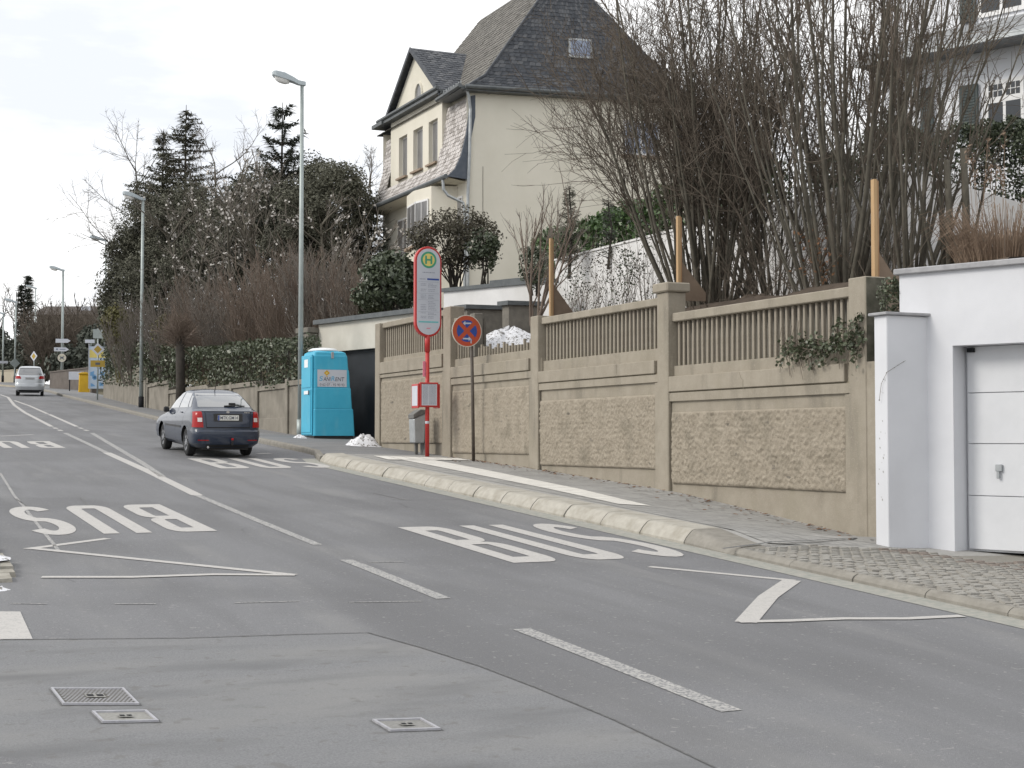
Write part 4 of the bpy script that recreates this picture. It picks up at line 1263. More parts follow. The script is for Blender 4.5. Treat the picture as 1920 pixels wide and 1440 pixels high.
slates('roof_slope', [eA, eB, kB, kA], .24, .18, None, hs, seed=4, mats=[M_SLATED, M_SLATED2])
slates('roof_slope', [kD, kA, apex, ridge2], .24, .18, None, hs, seed=5, mats=[M_SLATEB, M_SLATEB2])  # slope facing the street: its light is put into a paler brown slate
slates('roof_slope', [eD, eA, kA, kD], .24, .18, None, hs, seed=6, mats=[M_SLATEB, M_SLATEB2])
bb = MB(); bb.face([eB, eC, kC, kB]); bb.face([kB, kC, ridge2, apex]); bb.face([eC, eD, kD, kC]); bb.face([kC, kD, ridge2]); bb.build('roof_back', M_SLATED, hs)
bb = MB(); bb.tube([eA, kA, apex], .05, k=5); bb.build('hip_ridge', M_SLATED, hs)
# soffit and gutter of the side eave
bb = MB(); bb.obox(Vector((eA.x, eA.y, ze - .14)), (eB - eA) * 1.0, (0, .36, 0), (0, 0, .1)); bb.build('eave', M_GUTTERD, hs)
bb = MB(); bb.tube([eA + Vector((-.05, -.05, .0)), eB + Vector((0, -.05, .0))], .075, k=8); bb.build('gutter', M_GUTTERD, hs)
# skylight
c = D(1087, 92, 48.6)
bn = ((kB - kA).cross(apex - kA)).normalized(); uu = (kB - kA).normalized(); vv = bn.cross(uu)
t_ = (kA - _C).dot(bn) / sight(1087, 92).dot(bn)
c = _C + sight(1087, 92) * t_
if bn.dot(_C - c) < 0: bn = -bn
bb = MB(); bb.obox(c - uu * .42 - vv * .34, uu * .84, vv * .68, bn * .09); sk = bb.build('skylight', M_ZINC, hs)
bb = MB(); bb.face([c - uu * .35 - vv * .27 + bn * .094, c + uu * .35 - vv * .27 + bn * .094, c + uu * .35 + vv * .27 + bn * .094, c - uu * .35 + vv * .27 + bn * .094]); bb.build('pane', M_GLASSB, sk)

# mansard slope facing the street: steep pale slates with flare
zb2 = V(838, 331, (0, HY), (1, 0)).z
xb2 = V(838, 331, (0, HY), (1, 0)).x
gl, gr = HF(735, 300), HF(829, 250)       # edges of the gabled bay
prof = [(xb2, zb2), (xb2 + .28, zb2 + .28), (xb2 + .5, zb2 + .75), (HX - .02, zb2 + 1.5), (HX + .14, ze - .25)]
def mans(y0, y1, segs, seed):
    for k in segs:
        (xa, za), (xb, zb) = prof[k], prof[k + 1]
        slates('mansard_slope', [(xa, y1, za), (xa, y0, za), (xb, y0, zb), (xb, y1, zb)], .2, .14, None, hs, seed=seed + k, mats=[M_SLATEL, M_SLATEL2], lift=.015)
mans(HY + .02, gr.y, (1, 2, 3), 20)
mans(gl.y, YE, (1, 2, 3), 30)
mans(HY + .02, YE, (0,), 40)
mans(gr.y, gl.y, (1,), 50)
# dark trim at the near edge of the mansard
bb = MB()
tr_ = [(x, HY - .06, z) for x, z in prof] + [(HX + .3, HY - .06, ze - .2), (HX + .3, HY - .06, zb2 + 2.1), (HX + .08, HY - .06, zb2 + 1.0), (HX + .02, HY - .06, zb2 - .05)]
bb.prism(tr_, (0, .07, 0))
bb.build('mansard_trim', M_LEAD, hs)
# soffit, gutters and downpipes
bb = MB(); bb.face([(xb2, HY, zb2 - .02), (xb2, YE, zb2 - .02), (HX, YE, zb2 - .12), (HX, HY, zb2 - .12)]); bb.build('soffit', M_CREAM, hs)
bb = MB(); bb.tube([(xb2 - .06, HY - .05, zb2), (xb2 - .06, YE + .3, zb2)], .085, k=8); bb.build('gutter', M_GUTTERD, hs)
bb = MB(); bb.tube([(xb2 - .05, HY + .25, zb2 - .02), (xb2 - .02, HY + .25, zb2 - .4), (xb2 + .12, HY + .2, zb2 - .6), (HX - .1, HY + .02, zb2 - .85), (HX - .07, HY - .02, zb2 - 1.2), (HX - .07, HY - .02, hb)], .055, k=6); bb.build('downpipe', M_ZINC, hs)
bb = MB(); bb.tube([(HX - .1, HY - .2, ze), (HX + .02, HY - .16, ze - .3), (HX + .1, HY - .1, ze - .7), (HX + .08, HY - .09, zb2 + .9), (HX + .02, HY - .08, zb2 - .6), (HX + .02, HY - .08, hb)], .055, k=6); bb.build('downpipe', M_ZINC, hs)
bb = MB(); bb.tube([(xb2 - .06, YE + .2, zb2 - .05), (xb2 - .02, YE + .2, zb2 - .5), (HX + .1, YE + .1, zb2 - 1.0), (HX + .1, YE + .1, hb)], .055, k=6); bb.build('downpipe', M_ZINC, hs)

# gabled bay
gx = HX - .06
def HB(x, y): return V(x, y, (gx, 0), (0, 1))
glo, gro, gap_ = HB(733, 231), HB(829, 171), HB(776, 93)
zgE = (glo.z + gro.z) / 2
ya, yc = gro.y, glo.y
zsill = HB(780, 330).z
ym = (ya + yc) / 2
zap = gap_.z
bay = MB()
# front with three window openings: strips between
w_px = [(750, 762, 255, 333), (777, 791, 239, 320), (806, 819, 219, 305)]
wins = []
for (xl, xr, yt, yb_) in w_px:
    p0, p1 = HB(xr, (yt + yb_) / 2), HB(xl, (yt + yb_) / 2)
    wins.append((p0.y, p1.y))
wz0 = min(HB(756, 333).z, HB(812, 305).z); wz1 = (HB(756, 258).z + HB(812, 222).z) / 2
wz0 = (HB(756, 333).z + HB(812, 305).z) / 2
wins.sort()
wins = [(a - .08, c + .12) for a, c in wins]
edges = [ya] + [e for w in wins for e in w] + [yc]
for k in range(0, len(edges), 2):
    bay.box(gx, gx + .25, edges[k], edges[k + 1], zsill - .3, zgE)
for (a, c) in wins:
    bay.box(gx, gx + .25, a, c, zsill - .3, wz0)
    bay.box(gx, gx + .25, a, c, wz1, zgE)
bay.box(gx + .005, gx + 1.0, ya - .004, ya + .2, zsill - .3, zgE)
bay.box(gx + .005, gx + 1.0, yc - .2, yc + .004, zsill - .3, zgE)
by = bay.build('bay', M_CREAM, hs)
for (a, c) in wins:
    w = box_part('window', M_FRAMEW, hs, gx + .16, gx + .22, a, c, wz0, wz1)
    box_part('pane', M_CURT, w, gx + .15, gx + .158, a + .05, (a + c) / 2 - .02, wz0 + .06, wz1 - .06)
    box_part('pane', M_CURT, w, gx + .15, gx + .158, (a + c) / 2 + .02, c - .05, wz0 + .06, wz1 - .06)
    box_part('sill', M_BROWNST, w, gx - .12, gx + .1, a - .06, c + .06, wz0 - .07, wz0 - .002)
# gable triangle with half-round window
gab = MB()
gab.prism([(gx + .02, ya, zgE + .002), (gx + .02, ym, zap - .1), (gx + .02, yc, zgE + .002)], (.2, 0, 0))
gb = gab.build('gable', M_CREAM, hs)
wc = HB(785, 182); rr = .36
bb = MB()
arc = [(gx + .012, wc.y + rr * math.cos(R(t)), wc.z + .95 * rr * 1.5 * math.sin(R(t))) for t in range(0, 181, 15)]
bb.face(arc); lw_ = bb.build('lunette', M_CURT, gb)
bb = MB(); bb.tube([(gx + .0, y, z) for (x, y, z) in arc], .045, k=5); bb.build('arch', M_CREAM, lw_)
# gable cornice: eave across the front + raking boards
bb = MB()
bb.obox((gx - .28, ya - .25, zgE - .08), (.3, 0, 0), (0, yc - ya + .5, 0), (0, 0, .14)); bb.build('cornice', M_GUTTERD, hs)
bb = MB()
bb.tube([(gx - .3, ya - .3, zgE + .1), (gx - .3, yc + .7, zgE + .1)], .07, k=7); bb.build('gutter', M_GUTTERD, hs)
xr_ = HX + 5.2
eL, eR = Vector((gx - .22, yc + .25, zgE - .02)), Vector((gx - .22, ya - .25, zgE - .02))
rt_ = Vector((gx - .22, ym, zap))
def meet(z): return 0
slates('gable_roof', [eR, Vector((xr_, ya - .25, zgE - .02)), Vector((xr_, ym, zap)), rt_], .24, .18, None, hs, seed=60, mats=[M_SLATED, M_SLATED2])
slates('gable_roof', [Vector((xr_, yc + .25, zgE - .02)), eL, rt_, Vector((xr_, ym, zap))], .24, .18, None, hs, seed=61, mats=[M_SLATED, M_SLATED2])
bb = MB()
for e in (eL, eR):
    bb.obox(e + Vector((-.02, 0, -.14)), rt_ - e, (.06, 0, 0), (0, 0, .16))
bb.build('barge_board', M_SLATED, hs)
# main eave ends beside the gable
bb = MB(); bb.tube([(gx - .3, HY - .3, ze + .02), (gx - .32, ya - .3, ze - .06)], .08, k=7); bb.build('gutter', M_GUTTERD, hs)
bb = MB(); bb.obox((gx - .25, HY - .3, ze - .1), (.5, 0, 0), (0, ya - HY + .1, 0), (0, 0, .12)); bb.build('eave', M_GUTTERD, hs)
bb = MB(); bb.obox((gx - .35, yc + .1, zgE - .1), (.7, 0, 0), (0, YE - yc + .1, 0), (0, 0, .14)); bb.build('eave', M_GUTTERD, hs)
# snow guard
bb = MB()
for k in range(8):
    y = HY + .1 + k * .22
    bb.tube([(gx - .12, y, ze + .05), (gx - .1, y, ze + .28)], .012, k=4)
bb.tube([(gx - .1, HY + .05, ze + .24), (gx - .1, HY + 1.7, ze + .24)], .012, k=4)
bb.build('snow_guard', M_ZINC, hs)
# ground floor bow and windows
bw_ = MB()
bw_.prism([(HX - .003, 47.0, hb), (HX - .8, 47.4, hb), (HX - 1.0, 48.6, hb), (HX - .8, 49.8, hb), (HX - .003, 50.2, hb)], (0, 0, zb2 - .14 - hb))
bow = bw_.build('bow', M_CREAM, hs)
def facewin(name, A, B, z0, z1, par, out, m=M_CURT):
    A, B = Vector(A), Vector(B)
    t = (B - A); o = Vector(out)
    bb = MB(); bb.obox(A + o * .01 + Vector((0, 0, z0)), t, o * .04, (0, 0, z1 - z0)); w = bb.build(name, M_FRAMEW, par)
    for k in (0, 1):
        bb = MB(); bb.obox(A + t * (.06 + .47 * k) + o * .052 + Vector((0, 0, z0 + .07)), t * .41, o * .006, (0, 0, z1 - z0 - .14)); bb.build('pane', m, w)
    bb = MB(); bb.obox(A - t * .06 + o * .005 + Vector((0, 0, z0 - .1)), t * 1.12, o * .14, (0, 0, .09)); bb.build('sill', M_BROWNST, w)
zw1 = zb2 - .55
facewin('window', (HX - .98, 48.35, 0), (HX - .82, 49.6, 0), zw1 - 1.5, zw1, bow, (-1, -.12, 0))
facewin('window', (HX - .83, 47.55, 0), (HX - .97, 48.4, 0), zw1 - 1.5, zw1, bow, (-1, -.15, 0))
facewin('window', (HX, 51.6, 0), (HX, 52.8, 0), zw1 - 1.6, zw1, hs, (-1, 0, 0))
facewin('window', (HX, 46.5, 0), (HX, 46.9, 0), zw1 - 1.5, zw1, hs, (-1, 0, 0))
# side wall windows
nout = -nin
for (xl, xr, yt, yb_, m_) in ((1168, 1236, 226, 290, M_GLASSB), (1270, 1290, 230, 292, M_GLASSB), (1172, 1222, 377, 420, M_CURT)):
    pl, pr_ = HS(xl, yb_), HS(xr, yb_)
    z0, z1 = pl.z, HS(xl, yt).z
    pl.z = pr_.z = 0
    facewin('window', pl, pr_, z0, z1, hs, nout, m_)
bb = MB(); p0 = HS(905, 312); bb.obox(Vector((p0.x, p0.y, hb)) + nout * .002, ds * .015, nout * .01, (0, 0, p0.z - hb)); bb.build('cable', M_CONCD, hs)

# =================================================================== WHITE VILLA BEHIND THE BUSHES
w0 = D(1860, 200, 32)
def WV(x, y, back=0.0): return V(x, y, w0 - n1 * back, g1)
def alw(p): return (Vector((p.x, p.y, 0)) - Vector((w0.x, w0.y, 0))).dot(g1)
wv = thing('white_villa', 'white villa with green shutters and pent roof behind the bushes', 'house', (w0.x, w0.y, 6))
M_VILLA = mat('white_villa_render', (0.74, 0.755, 0.79), (0.78, 0.795, 0.83), scale=1.0, rough=0.9, bump=0.1, bscale=90)
def slabw(par, name, m, a0, a1, z0, z1, d0, d1, bevel=0.0):
    bb = MB()
    o = Vector((w0.x, w0.y, 0)) + g1 * a0 - n1 * d1
    o.z = z0
    bb.obox(o, g1 * (a1 - a0), n1 * (d1 - d0), (0, 0, z1 - z0))
    return bb.build(name, m, par, bevel=bevel)
aLW, aRW = alw(WV(1655, 200)), alw(WV(2150, 200))
slabw(wv, 'wall', M_VILLA, aRW, aLW, 5.5, WV(1860, -260).z, 0, 8)
zpl, zpu = WV(1800, 106).z, WV(1800, 52).z
bb = MB()
o0 = Vector((w0.x, w0.y, 0))
P_ = lambda a, d, z: (o0 + g1 * a + n1 * d) + Vector((0, 0, z))
bb.hexa([P_(aRW, 0.002, zpl), P_(aRW, .75, zpl), P_(aLW + .2, .75, zpl), P_(aLW + .2, 0.002, zpl), P_(aRW, .002, zpu), P_(aRW, .05, zpu), P_(aLW + .2, .05, zpu), P_(aLW + .2, .002, zpu)])
bb.build('pent_roof', M_GREYROOF, wv)
slabw(wv, 'gutter', M_ZINC, aRW, aLW + .2, zpl - .02, zpl + .09, -.84, -.752)
def villa_window(xl, xr, yt, yb_, transom):
    a1, a0 = alw(WV(xl, yt)), alw(WV(xr, yt))
    z0, z1 = WV(xl, yb_).z, WV(xl, yt).z
    w = slabw(wv, 'window', M_FRAMEW, a0, a1, z0, z1, -.05, -.002)
    zt_ = z1 - (z1 - z0) * .34 if transom else z1 - .06
    am = (a0 + a1) / 2
    for (p, q) in ((a0 + .07, am - .035), (am + .035, a1 - .07)):
        slabw(w, 'pane', M_GLASS, p, q, z0 + .1, zt_ - .08, -.056, -.051)
        if transom:
            for i in range(3):
                for j in range(2):
                    pa = p + (q - p) * i / 3 + .01; pz = zt_ + .04 + (z1 - .08 - zt_ - .04) * j / 2 + .01
                    slabw(w, 'pane', M_GLASS, pa, pa + (q - p) / 3 - .02, pz, pz + (z1 - zt_ - .12) / 2 - .02, -.056, -.051)
    return w
villa_window(1849, 1921, 155, 258, True)
villa_window(1835, 1922, -70, 36, True)
def shutter(xl, xr, yt, yb_):
    a1, a0 = alw(WV(xl, yt)), alw(WV(xr, yt))
    z0, z1 = WV(xl, yb_).z, WV(xl, yt).z
    s = slabw(wv, 'shutter', M_SHUT, a0, a1, z0, z1, -.08, -.03, bevel=.008)
    n = 16
    for k in range(n):
        zz_ = z0 + .08 + (z1 - z0 - .16) * k / n
        slabw(s, 'louvre', M_SHUT, a0 + .06, a1 - .06, zz_, zz_ + (z1 - z0) / n * .6, -.095, -.081)
shutter(1801, 1836, 163, 262)
shutter(1801, 1831, -60, 47)
shutter(1728, 1752, 168, 268)

# =================================================================== BUS STOP SIGN
p = G(801, 855, .11)
BX, BY = p.x, p.y
bz = zp(BX, BY)
bs = thing('bus_stop_sign', 'red and white bus stop mast with timetable case on the platform', 'bus stop sign', (BX, BY, bz))
def loc(par, name, mb, m, **k): return mb.build(name, m, par, local=True, **k)
bb = MB(); bb.tube([(0, 0, -.1), (0, 0, 2.4)], .043, k=12); mast = loc(bs, 'mast', bb, M_REDP, smooth=True)
bb = MB(); bb.tube([(0, 0, 2.12), (0, 0, 2.5)], .055, k=12); loc(bs, 'sleeve', bb, M_REDP, smooth=True)
bb = MB(); bb.tube([(0, 0, .67), (0, 0, .72)], .0445, k=12, cap=False); loc(bs, 'band', bb, M_SIGNW)
def pill(w, z0, z1, y, n=14):
    r = w / 2
    return [(r * math.cos(R(-180 + 180 * i / n)), y, z0 + r + r * math.sin(R(-180 + 180 * i / n))) for i in range(n + 1)] + [(r * math.cos(R(180 * i / n)), y, z1 - r + r * math.sin(R(180 * i / n))) for i in range(n + 1)]
bb = MB(); bb.prism(pill(.575, 2.42, 4.26, -.05), (0, .1, 0)); loc(bs, 'sign_frame', bb, M_REDP, bevel=.012)
bb = MB(); bb.prism(pill(.5, 2.465, 4.215, -.056), (0, .005, 0)); face = loc(bs, 'sign_face', bb, M_SIGNW)
def disc(par, name, cx, cz, r, y, m, n=28):
    bb = MB(); bb.face([(cx + r * math.cos(2 * math.pi * i / n), y, cz + r * math.sin(2 * math.pi * i / n)) for i in range(n)]); return loc(par, name, bb, m)
disc(face, 'emblem_ring', 0, 3.985, .17, -.0585, M_GREENS)
disc(face, 'emblem_disc', 0, 3.985, .128, -.0605, M_YEL)
bb = MB()
for (x0, x1, z0, z1) in ((-.078, -.038, 3.9, 4.07), (.038, .078, 3.9, 4.07), (-.038, .038, 3.968, 4.002)):
    bb.face([(x0, -.0625, z0), (x1, -.0625, z0), (x1, -.0625, z1), (x0, -.0625, z1)])
loc(face, 'emblem_letter', bb, M_GREENS)
def bar(par, name, x0, x1, z0, z1, y, m):
    bb = MB(); bb.face([(x0, y, z0), (x1, y, z0), (x1, y, z1), (x0, y, z1)]); return loc(par, name, bb, m)
bar(face, 'blue_bar', -.03, .225, 3.575, 3.61, -.0585, M_BLUES)
bar(face, 'teal_bar', -.215, .215, 2.71, 2.74, -.0585, M_TEAL)
rng = random.Random(8)
ink = MB()
def words(bb, x, x1, z, h, y=-.0585):
    while x < x1:
        w = rng.uniform(.008, .03)
        bb.face([(x, y, z), (min(x + w, x1), y, z), (min(x + w, x1), y, z + h), (x, y, z + h)])
        x += w + .009
words(ink, -.13, .14, 3.72, .016)
words(ink, -.19, -.06, 3.585, .016)
for z in (3.535, 3.3, 3.17, 2.93): ink.face([(-.22, -.0585, z), (.22, -.0585, z), (.22, -.0585, z + .004), (-.22, -.0585, z + .004)])
for z in (3.49, 3.46, 3.43, 3.38, 3.345, 3.26, 3.225, 3.2, 3.13, 3.1, 3.065, 3.03, 3.0, 2.965, 2.9, 2.87, 2.83, 2.8):
    if rng.random() < .55: words(ink, -.17, -.05, z, .011)
    words(ink, -.01, rng.uniform(.08, .19), z, .011)
loc(face, 'print', ink, M_INK)['kind'] = 'stuff'
bb = MB(); bb.prism([(-.055, -.0585, 2.588), (.03, -.0585, 2.588), (.06, -.0585, 2.618), (.035, -.0585, 2.606), (-.03, -.0585, 2.606)], (0, -.001, 0)); loc(face, 'operator_mark', bb, M_MAGENTA)
# timetable case
bb = MB(); bb.box(-.2, .2, -.11, -.03, 1.0, 1.5); case = loc(bs, 'timetable_case', bb, M_REDP, bevel=.012)
bar(case, 'timetable', -.165, .165, 1.035, 1.465, -.1125, M_SIGNW)
ink = MB()
for k in range(18):
    z = 1.06 + k * .021
    words(ink, -.14, -.03, z, .008, -.1145); words(ink, 0.0, .14, z, .008, -.1145)
words(ink, -.14, .14, 1.443, .014, -.1145)
loc(case, 'print', ink, M_INK)['kind'] = 'stuff'
bb = MB(); bb.box(-.235, -.205, -.09, .28, .98, 1.47); c2 = loc(bs, 'side_case', bb, M_REDP, bevel=.006)
bb = MB(); bb.face([(-.2375, .25, 1.03), (-.2375, -.06, 1.03), (-.2375, -.06, 1.43), (-.2375, .25, 1.43)]); loc(c2, 'notice', bb, M_SIGNW)
bb = MB(); bb.box(.205, .24, -.09, .2, .98, 1.47); loc(bs, 'side_case', bb, M_REDP, bevel=.006)
bb = MB(); bb.box(-.1, -.045, -.02, 0, 1.62, 1.93); loc(bs, 'sticker', bb, M_MAGENTA)

# =================================================================== LITTER BIN
p = G(782, 850, .1)
bn_ = thing('litter_bin', 'small grey litter bin with dark hood beside the red mast', 'litter bin', (p.x, p.y, zp(p.x, p.y)))
bb = MB(); bb.prism([(-.11, -.14, .24), (.12, -.14, .24), (.14, -.14, .86), (-.13, -.14, .74)], (0, .3, 0)); loc(bn_, 'bin_body', bb, M_BINL, bevel=.02)
bb = MB(); bb.prism([(-.14, -.15, .745), (.15, -.15, .865), (.15, -.15, .93), (.02, -.15, .945), (-.14, -.15, .84)], (0, .32, 0)); loc(bn_, 'hood', bb, M_BIND, bevel=.012)
bb = MB(); bb.box(-.03, .03, .02, .08, -.1, .24); loc(bn_, 'post', bb, M_BIND)
bb = MB(); bb.box(.125, .18, -.12, .16, -.1, .8); loc(bn_, 'dark_side_slab', bb, M_BIND, bevel=.01)  # dark slab right of the body, down to the ground

# =================================================================== NO STOPPING SIGN
p = V(888, 862, (11.33, 0), (0, 1))
ns = thing('no_stopping_sign', 'faded no stopping sign with two arrows on a brown pole at the wall', 'traffic sign', (p.x, p.y, zp(p.x, p.y)))
bb = MB(); bb.tube([(0, 0, -.1), (-.02, 0, 1.2), (-.05, 0, 2.5)], .033, k=10); loc(ns, 'pole', bb, M_POLEB, smooth=True)
cx, cz, yy_ = -.165, 2.53, -.05
bb = MB(); n = 36
bb.prism([(cx + .312 * math.cos(2 * math.pi * i / n), yy_, cz + .312 * math.sin(2 * math.pi * i / n)) for i in range(n)], (0, .015, 0)); pl = loc(ns, 'sign_plate', bb, M_SIGNRIM)
bb = MB(); bb.box(cx - .02, .02, yy_ + .016, -.01, cz - .04, cz + .04); loc(ns, 'clamp', bb, M_POLEB)
disc(pl, 'red_disc', cx, cz, .296, yy_ - .002, M_ORRED, 36)
for k in range(4):
    a = 90 * k
    rr_ = .212
    pts = [(cx + .055 * math.cos(R(a)), cz + .055 * math.sin(R(a)))] + [(cx + rr_ * math.cos(R(a + t)), cz + rr_ * math.sin(R(a + t))) for t in range(-34, 35, 4)]
    bb = MB(); bb.face([(x, yy_ - .004, z) for x, z in pts]); loc(pl, 'blue_field', bb, M_BLUES)
for sgn, zc in ((-1, cz + .15), (1, cz - .15)):
    bb = MB()
    q = [(-.085, 0), (-.035, .045), (-.035, .014), (.085, .014), (.085, -.014), (-.035, -.014), (-.035, -.045)]
    bb.face([(cx + x if sgn < 0 else cx - x, yy_ - .006, zc + z) for x, z in q])
    if sgn > 0:
        bb.face([(cx + .075, yy_ - .0065, zc - .09), (cx + .095, yy_ - .0065, zc - .09), (cx + .095, yy_ - .0065, zc - .0), (cx + .075, yy_ - .0065, zc - .0)])
    loc(pl, 'arrow', bb, M_SIGNW)

# =================================================================== PORTABLE TOILET
lo = thing('portable_toilet', 'blue portable toilet cabin with white roof cap in front of the dark garage', 'portable toilet', (10.85, 35.95, zp(10.85, 36)))
LD = .95
bands = [(.06, .74, 1.13, 1.09), (.74, 1.27, 1.06, 1.03), (1.27, 1.72, 1.01, .985), (1.72, 2.08, .965, .94)]
def rr_sec(x0, x1, y0, y1, r, z, n=4):
    out = []
    for cx_, cy_, a in ((x1 - r, y1 - r, 0), (x0 + r, y1 - r, 90), (x0 + r, y0 + r, 180), (x1 - r, y0 + r, 270)):
        out += [(cx_ + r * math.cos(R(a + 90 * i / n)), cy_ + r * math.sin(R(a + 90 * i / n)), z) for i in range(n + 1)]
    return out
bb = MB()
rows = []
for i, (z0, z1, xa, xb) in enumerate(bands):
    o_ = .035 - .011 * i
    rows.append(rr_sec(.04, xa, -o_, LD + o_, .07, z0))
    rows.append(rr_sec(.04, xb, -o_ + .008, LD + o_ - .008, .07, z1 - .03))
    rows.append(rr_sec(.045, xb - .015, -o_ + .02, LD + o_ - .02, .07, z1))
rows.append(rr_sec(.06, .9, .03, LD - .03, .08, 2.15))
rows.append(rr_sec(.12, .84, .1, LD - .1, .1, 2.185))
bb.grid(rows, close=True)
bb.face(rows[-1]); bb.face(rows[0][::-1])
body = loc(lo, 'cabin', bb, M_LOO, smooth=False, bevel=.006)
bb = MB(); bb.box(0.0, .035, .02, LD - .02, .08, 2.09); dr = loc(lo, 'door', bb, M_LOO, bevel=.012)
for (z0, z1) in ((.14, 1.22), (1.27, 2.03)):
    bb = MB(); bb.box(-.014, -.001, .08, LD - .08, z0, z1); loc(dr, 'door_panel', bb, M_LOO, bevel=.006)
bb = MB(); bb.face([(-.017, .62, 1.78), (-.017, .3, 1.78), (-.017, .3, 1.98), (-.017, .62, 1.98)]); loc(dr, 'pictogram_plate', bb, M_LOOW)
bb = MB(); bb.box(-.03, -.0145, .25, .6, 1.1, 1.19); loc(dr, 'lock_plate', bb, M_LOOW, bevel=.003)
bb = MB(); bb.box(-.034, -.0305, .15, .2, 1.08, 1.2); loc(dr, 'lock', bb, M_DARKGAP)
bb = MB()
n = 20
rws = []
for r_, z in ((.3, 2.17), (.385, 2.2), (.385, 2.22), (.3, 2.265), (.12, 2.285)):
    rws.append([(.44 + r_ * math.cos(2 * math.pi * i / n), LD / 2 + r_ * math.sin(2 * math.pi * i / n), z) for i in range(n)])
bb.grid(rws, close=True); bb.face(rws[-1])
loc(lo, 'roof_cap', bb, M_LOOW, smooth=True)
bb = MB(); bb.box(.5, .56, -.02, .02, 2.0, 2.16); loc(lo, 'hinge', bb, M_COPE)
bb = MB(); bb.box(.06, 1.08, .0, LD, -.06, .06); loc(lo, 'skid', bb, M_BLACKP)
bb = MB(); bb.box(.14, .9, -.02, -.006, 1.285, 1.715); sg = loc(lo, 'sign_board', bb, M_SIGNW)
yS = -.0215
bb = MB(); bb.face([(.3, yS, 1.63), (.375, yS, 1.56), (.46, yS, 1.63), (.38, yS, 1.705)]); bb.face([(.35, yS, 1.54), (.41, yS, 1.54), (.41, yS, 1.556), (.35, yS, 1.556)]); loc(sg, 'emblem', bb, M_GOLD)
bb = MB(); bb.face([(.35, yS - .001, 1.63), (.38, yS - .001, 1.6), (.41, yS - .001, 1.63), (.38, yS - .001, 1.66)]); loc(sg, 'emblem_core', bb, M_YEL)
text_part('lettering', 'S', M_SKYBL, sg, (.18, yS, 1.43), (1, 0, 0), (0, 0, 1), .12, .1, slant=.15, local=True, bold=.01)
text_part('lettering', 'ANI', M_INKD, sg, (.29, yS, 1.43), (1, 0, 0), (0, 0, 1), .1, .19, slant=.15, local=True, bold=.01)
text_part('lettering', 'R', M_SKYBL, sg, (.49, yS, 1.43), (1, 0, 0), (0, 0, 1), .12, .1, slant=.15, local=True, bold=.01)
text_part('lettering', 'ENT', M_INKD, sg, (.6, yS, 1.43), (1, 0, 0), (0, 0, 1), .1, .24, slant=.15, local=True, bold=.01)
text_part('lettering', '0 62 07 - 92 90 93', M_INKD, sg, (.2, yS, 1.305), (1, 0, 0), (0, 0, 1), .065, .64, local=True)
bar(sg, 'underline', .34, .55, 1.395, 1.4, yS, M_INK)

# =================================================================== STREET LAMPS
def lamp(base, top_z, label, head=True, r=.075, reach=.78, rz=0.0, post=M_GALV):
    t = thing('street_lamp', label, 'street lamp', base, 'tall street lamps along the footpath', rz)
    h = top_z - base.z
    bb = MB(); bb.tube([(0, 0, -.1), (0, 0, h * .5), (0, 0, h)], r, r * .62, k=12); loc(t, 'pole', bb, post, smooth=True)
    bb = MB(); bb.tube([(0, 0, -.1), (0, 0, .42)], r * 1.25, k=12); loc(t, 'foot_sleeve', bb, M_DARKGAP if base.y > 55 else post, smooth=True)
    if head:
        # tapered flat housing, slightly raised towards the road
        bb = MB()
        secs = []
        for (d, w, zb0, zt0) in ((.09, .055, -.06, .05), (-.1, .065, -.05, .07), (-.3 * reach, .1, .0, .13), (-.62 * reach, .14, .05, .22), (-.92 * reach, .13, .1, .25), (-1.0 * reach, .08, .15, .24)):
            secs.append([(d, -w, zb0 + h), (d, w, zb0 + h), (d, w * .8, zt0 + h), (d, -w * .8, zt0 + h)])
        bb.grid(secs, close=True); bb.face(secs[0][::-1]); bb.face(secs[-1])
        hd = loc(t, 'lamp_head', bb, M_LAMPHEAD, bevel=.008)
        bb = MB()
        rws = []
        for s_, dz in ((1.0, .0), (.9, -.07), (.55, -.105)):
            rws.append([(-.68 * reach + .26 * reach * s_ * math.cos(2 * math.pi * i / 14), .115 * s_ * math.sin(2 * math.pi * i / 14), h + .065 + dz + (-.1 * math.cos(2 * math.pi * i / 14) * .4 * s_)) for i in range(14)])
        bb.grid(rws, close=True); bb.face(rws[-1])
        loc(hd, 'lamp_bowl', bb, M_LAMPGL, smooth=True)
    return t
def zat(base, y): 
    d = (base - _C).dot(_F)
    # height seen at image row y above the given foot
    return CAM_Z + (825 - y) * d / F_PX
b1_ = Vector((10.90, 37.12, zp(10.9, 37.1)))
lamp(b1_, zat(b1_, 151), 'tall grey street lamp rising behind the blue toilet cabin')
b2_ = G(264.5, 764, .1)
lamp(b2_, zat(b2_, 371), 'grey street lamp standing against the low hedge wall, left of the dark car', r=.085)
b3_ = D(196, 700, 86); 
lamp(b3_, zat(b3_, 450), 'thin street lamp half hidden by the evergreen at the hedge end', r=.06, reach=.9)
b4_ = D(116, 727, 95)
lamp(b4_, zat(b4_, 506), 'street lamp carrying two white arrow signs and a round sign', r=.1, reach=.85)
b5_ = D(28, 716, 112)
lamp(b5_, zat(b5_, 566), 'far street lamp left of the silver car, in front of the twin dark conifers', r=.085, reach=.8)
b6_ = D(65, 712, 125)
lamp(b6_, zat(b6_, 540), 'far thin street lamp just right of the twin dark conifers', r=.07, reach=.8)
b7_ = D(5, 714, 120)
lamp(b7_, zat(b7_, 588), 'farthest street lamp at the very left edge', r=.08, reach=.8)

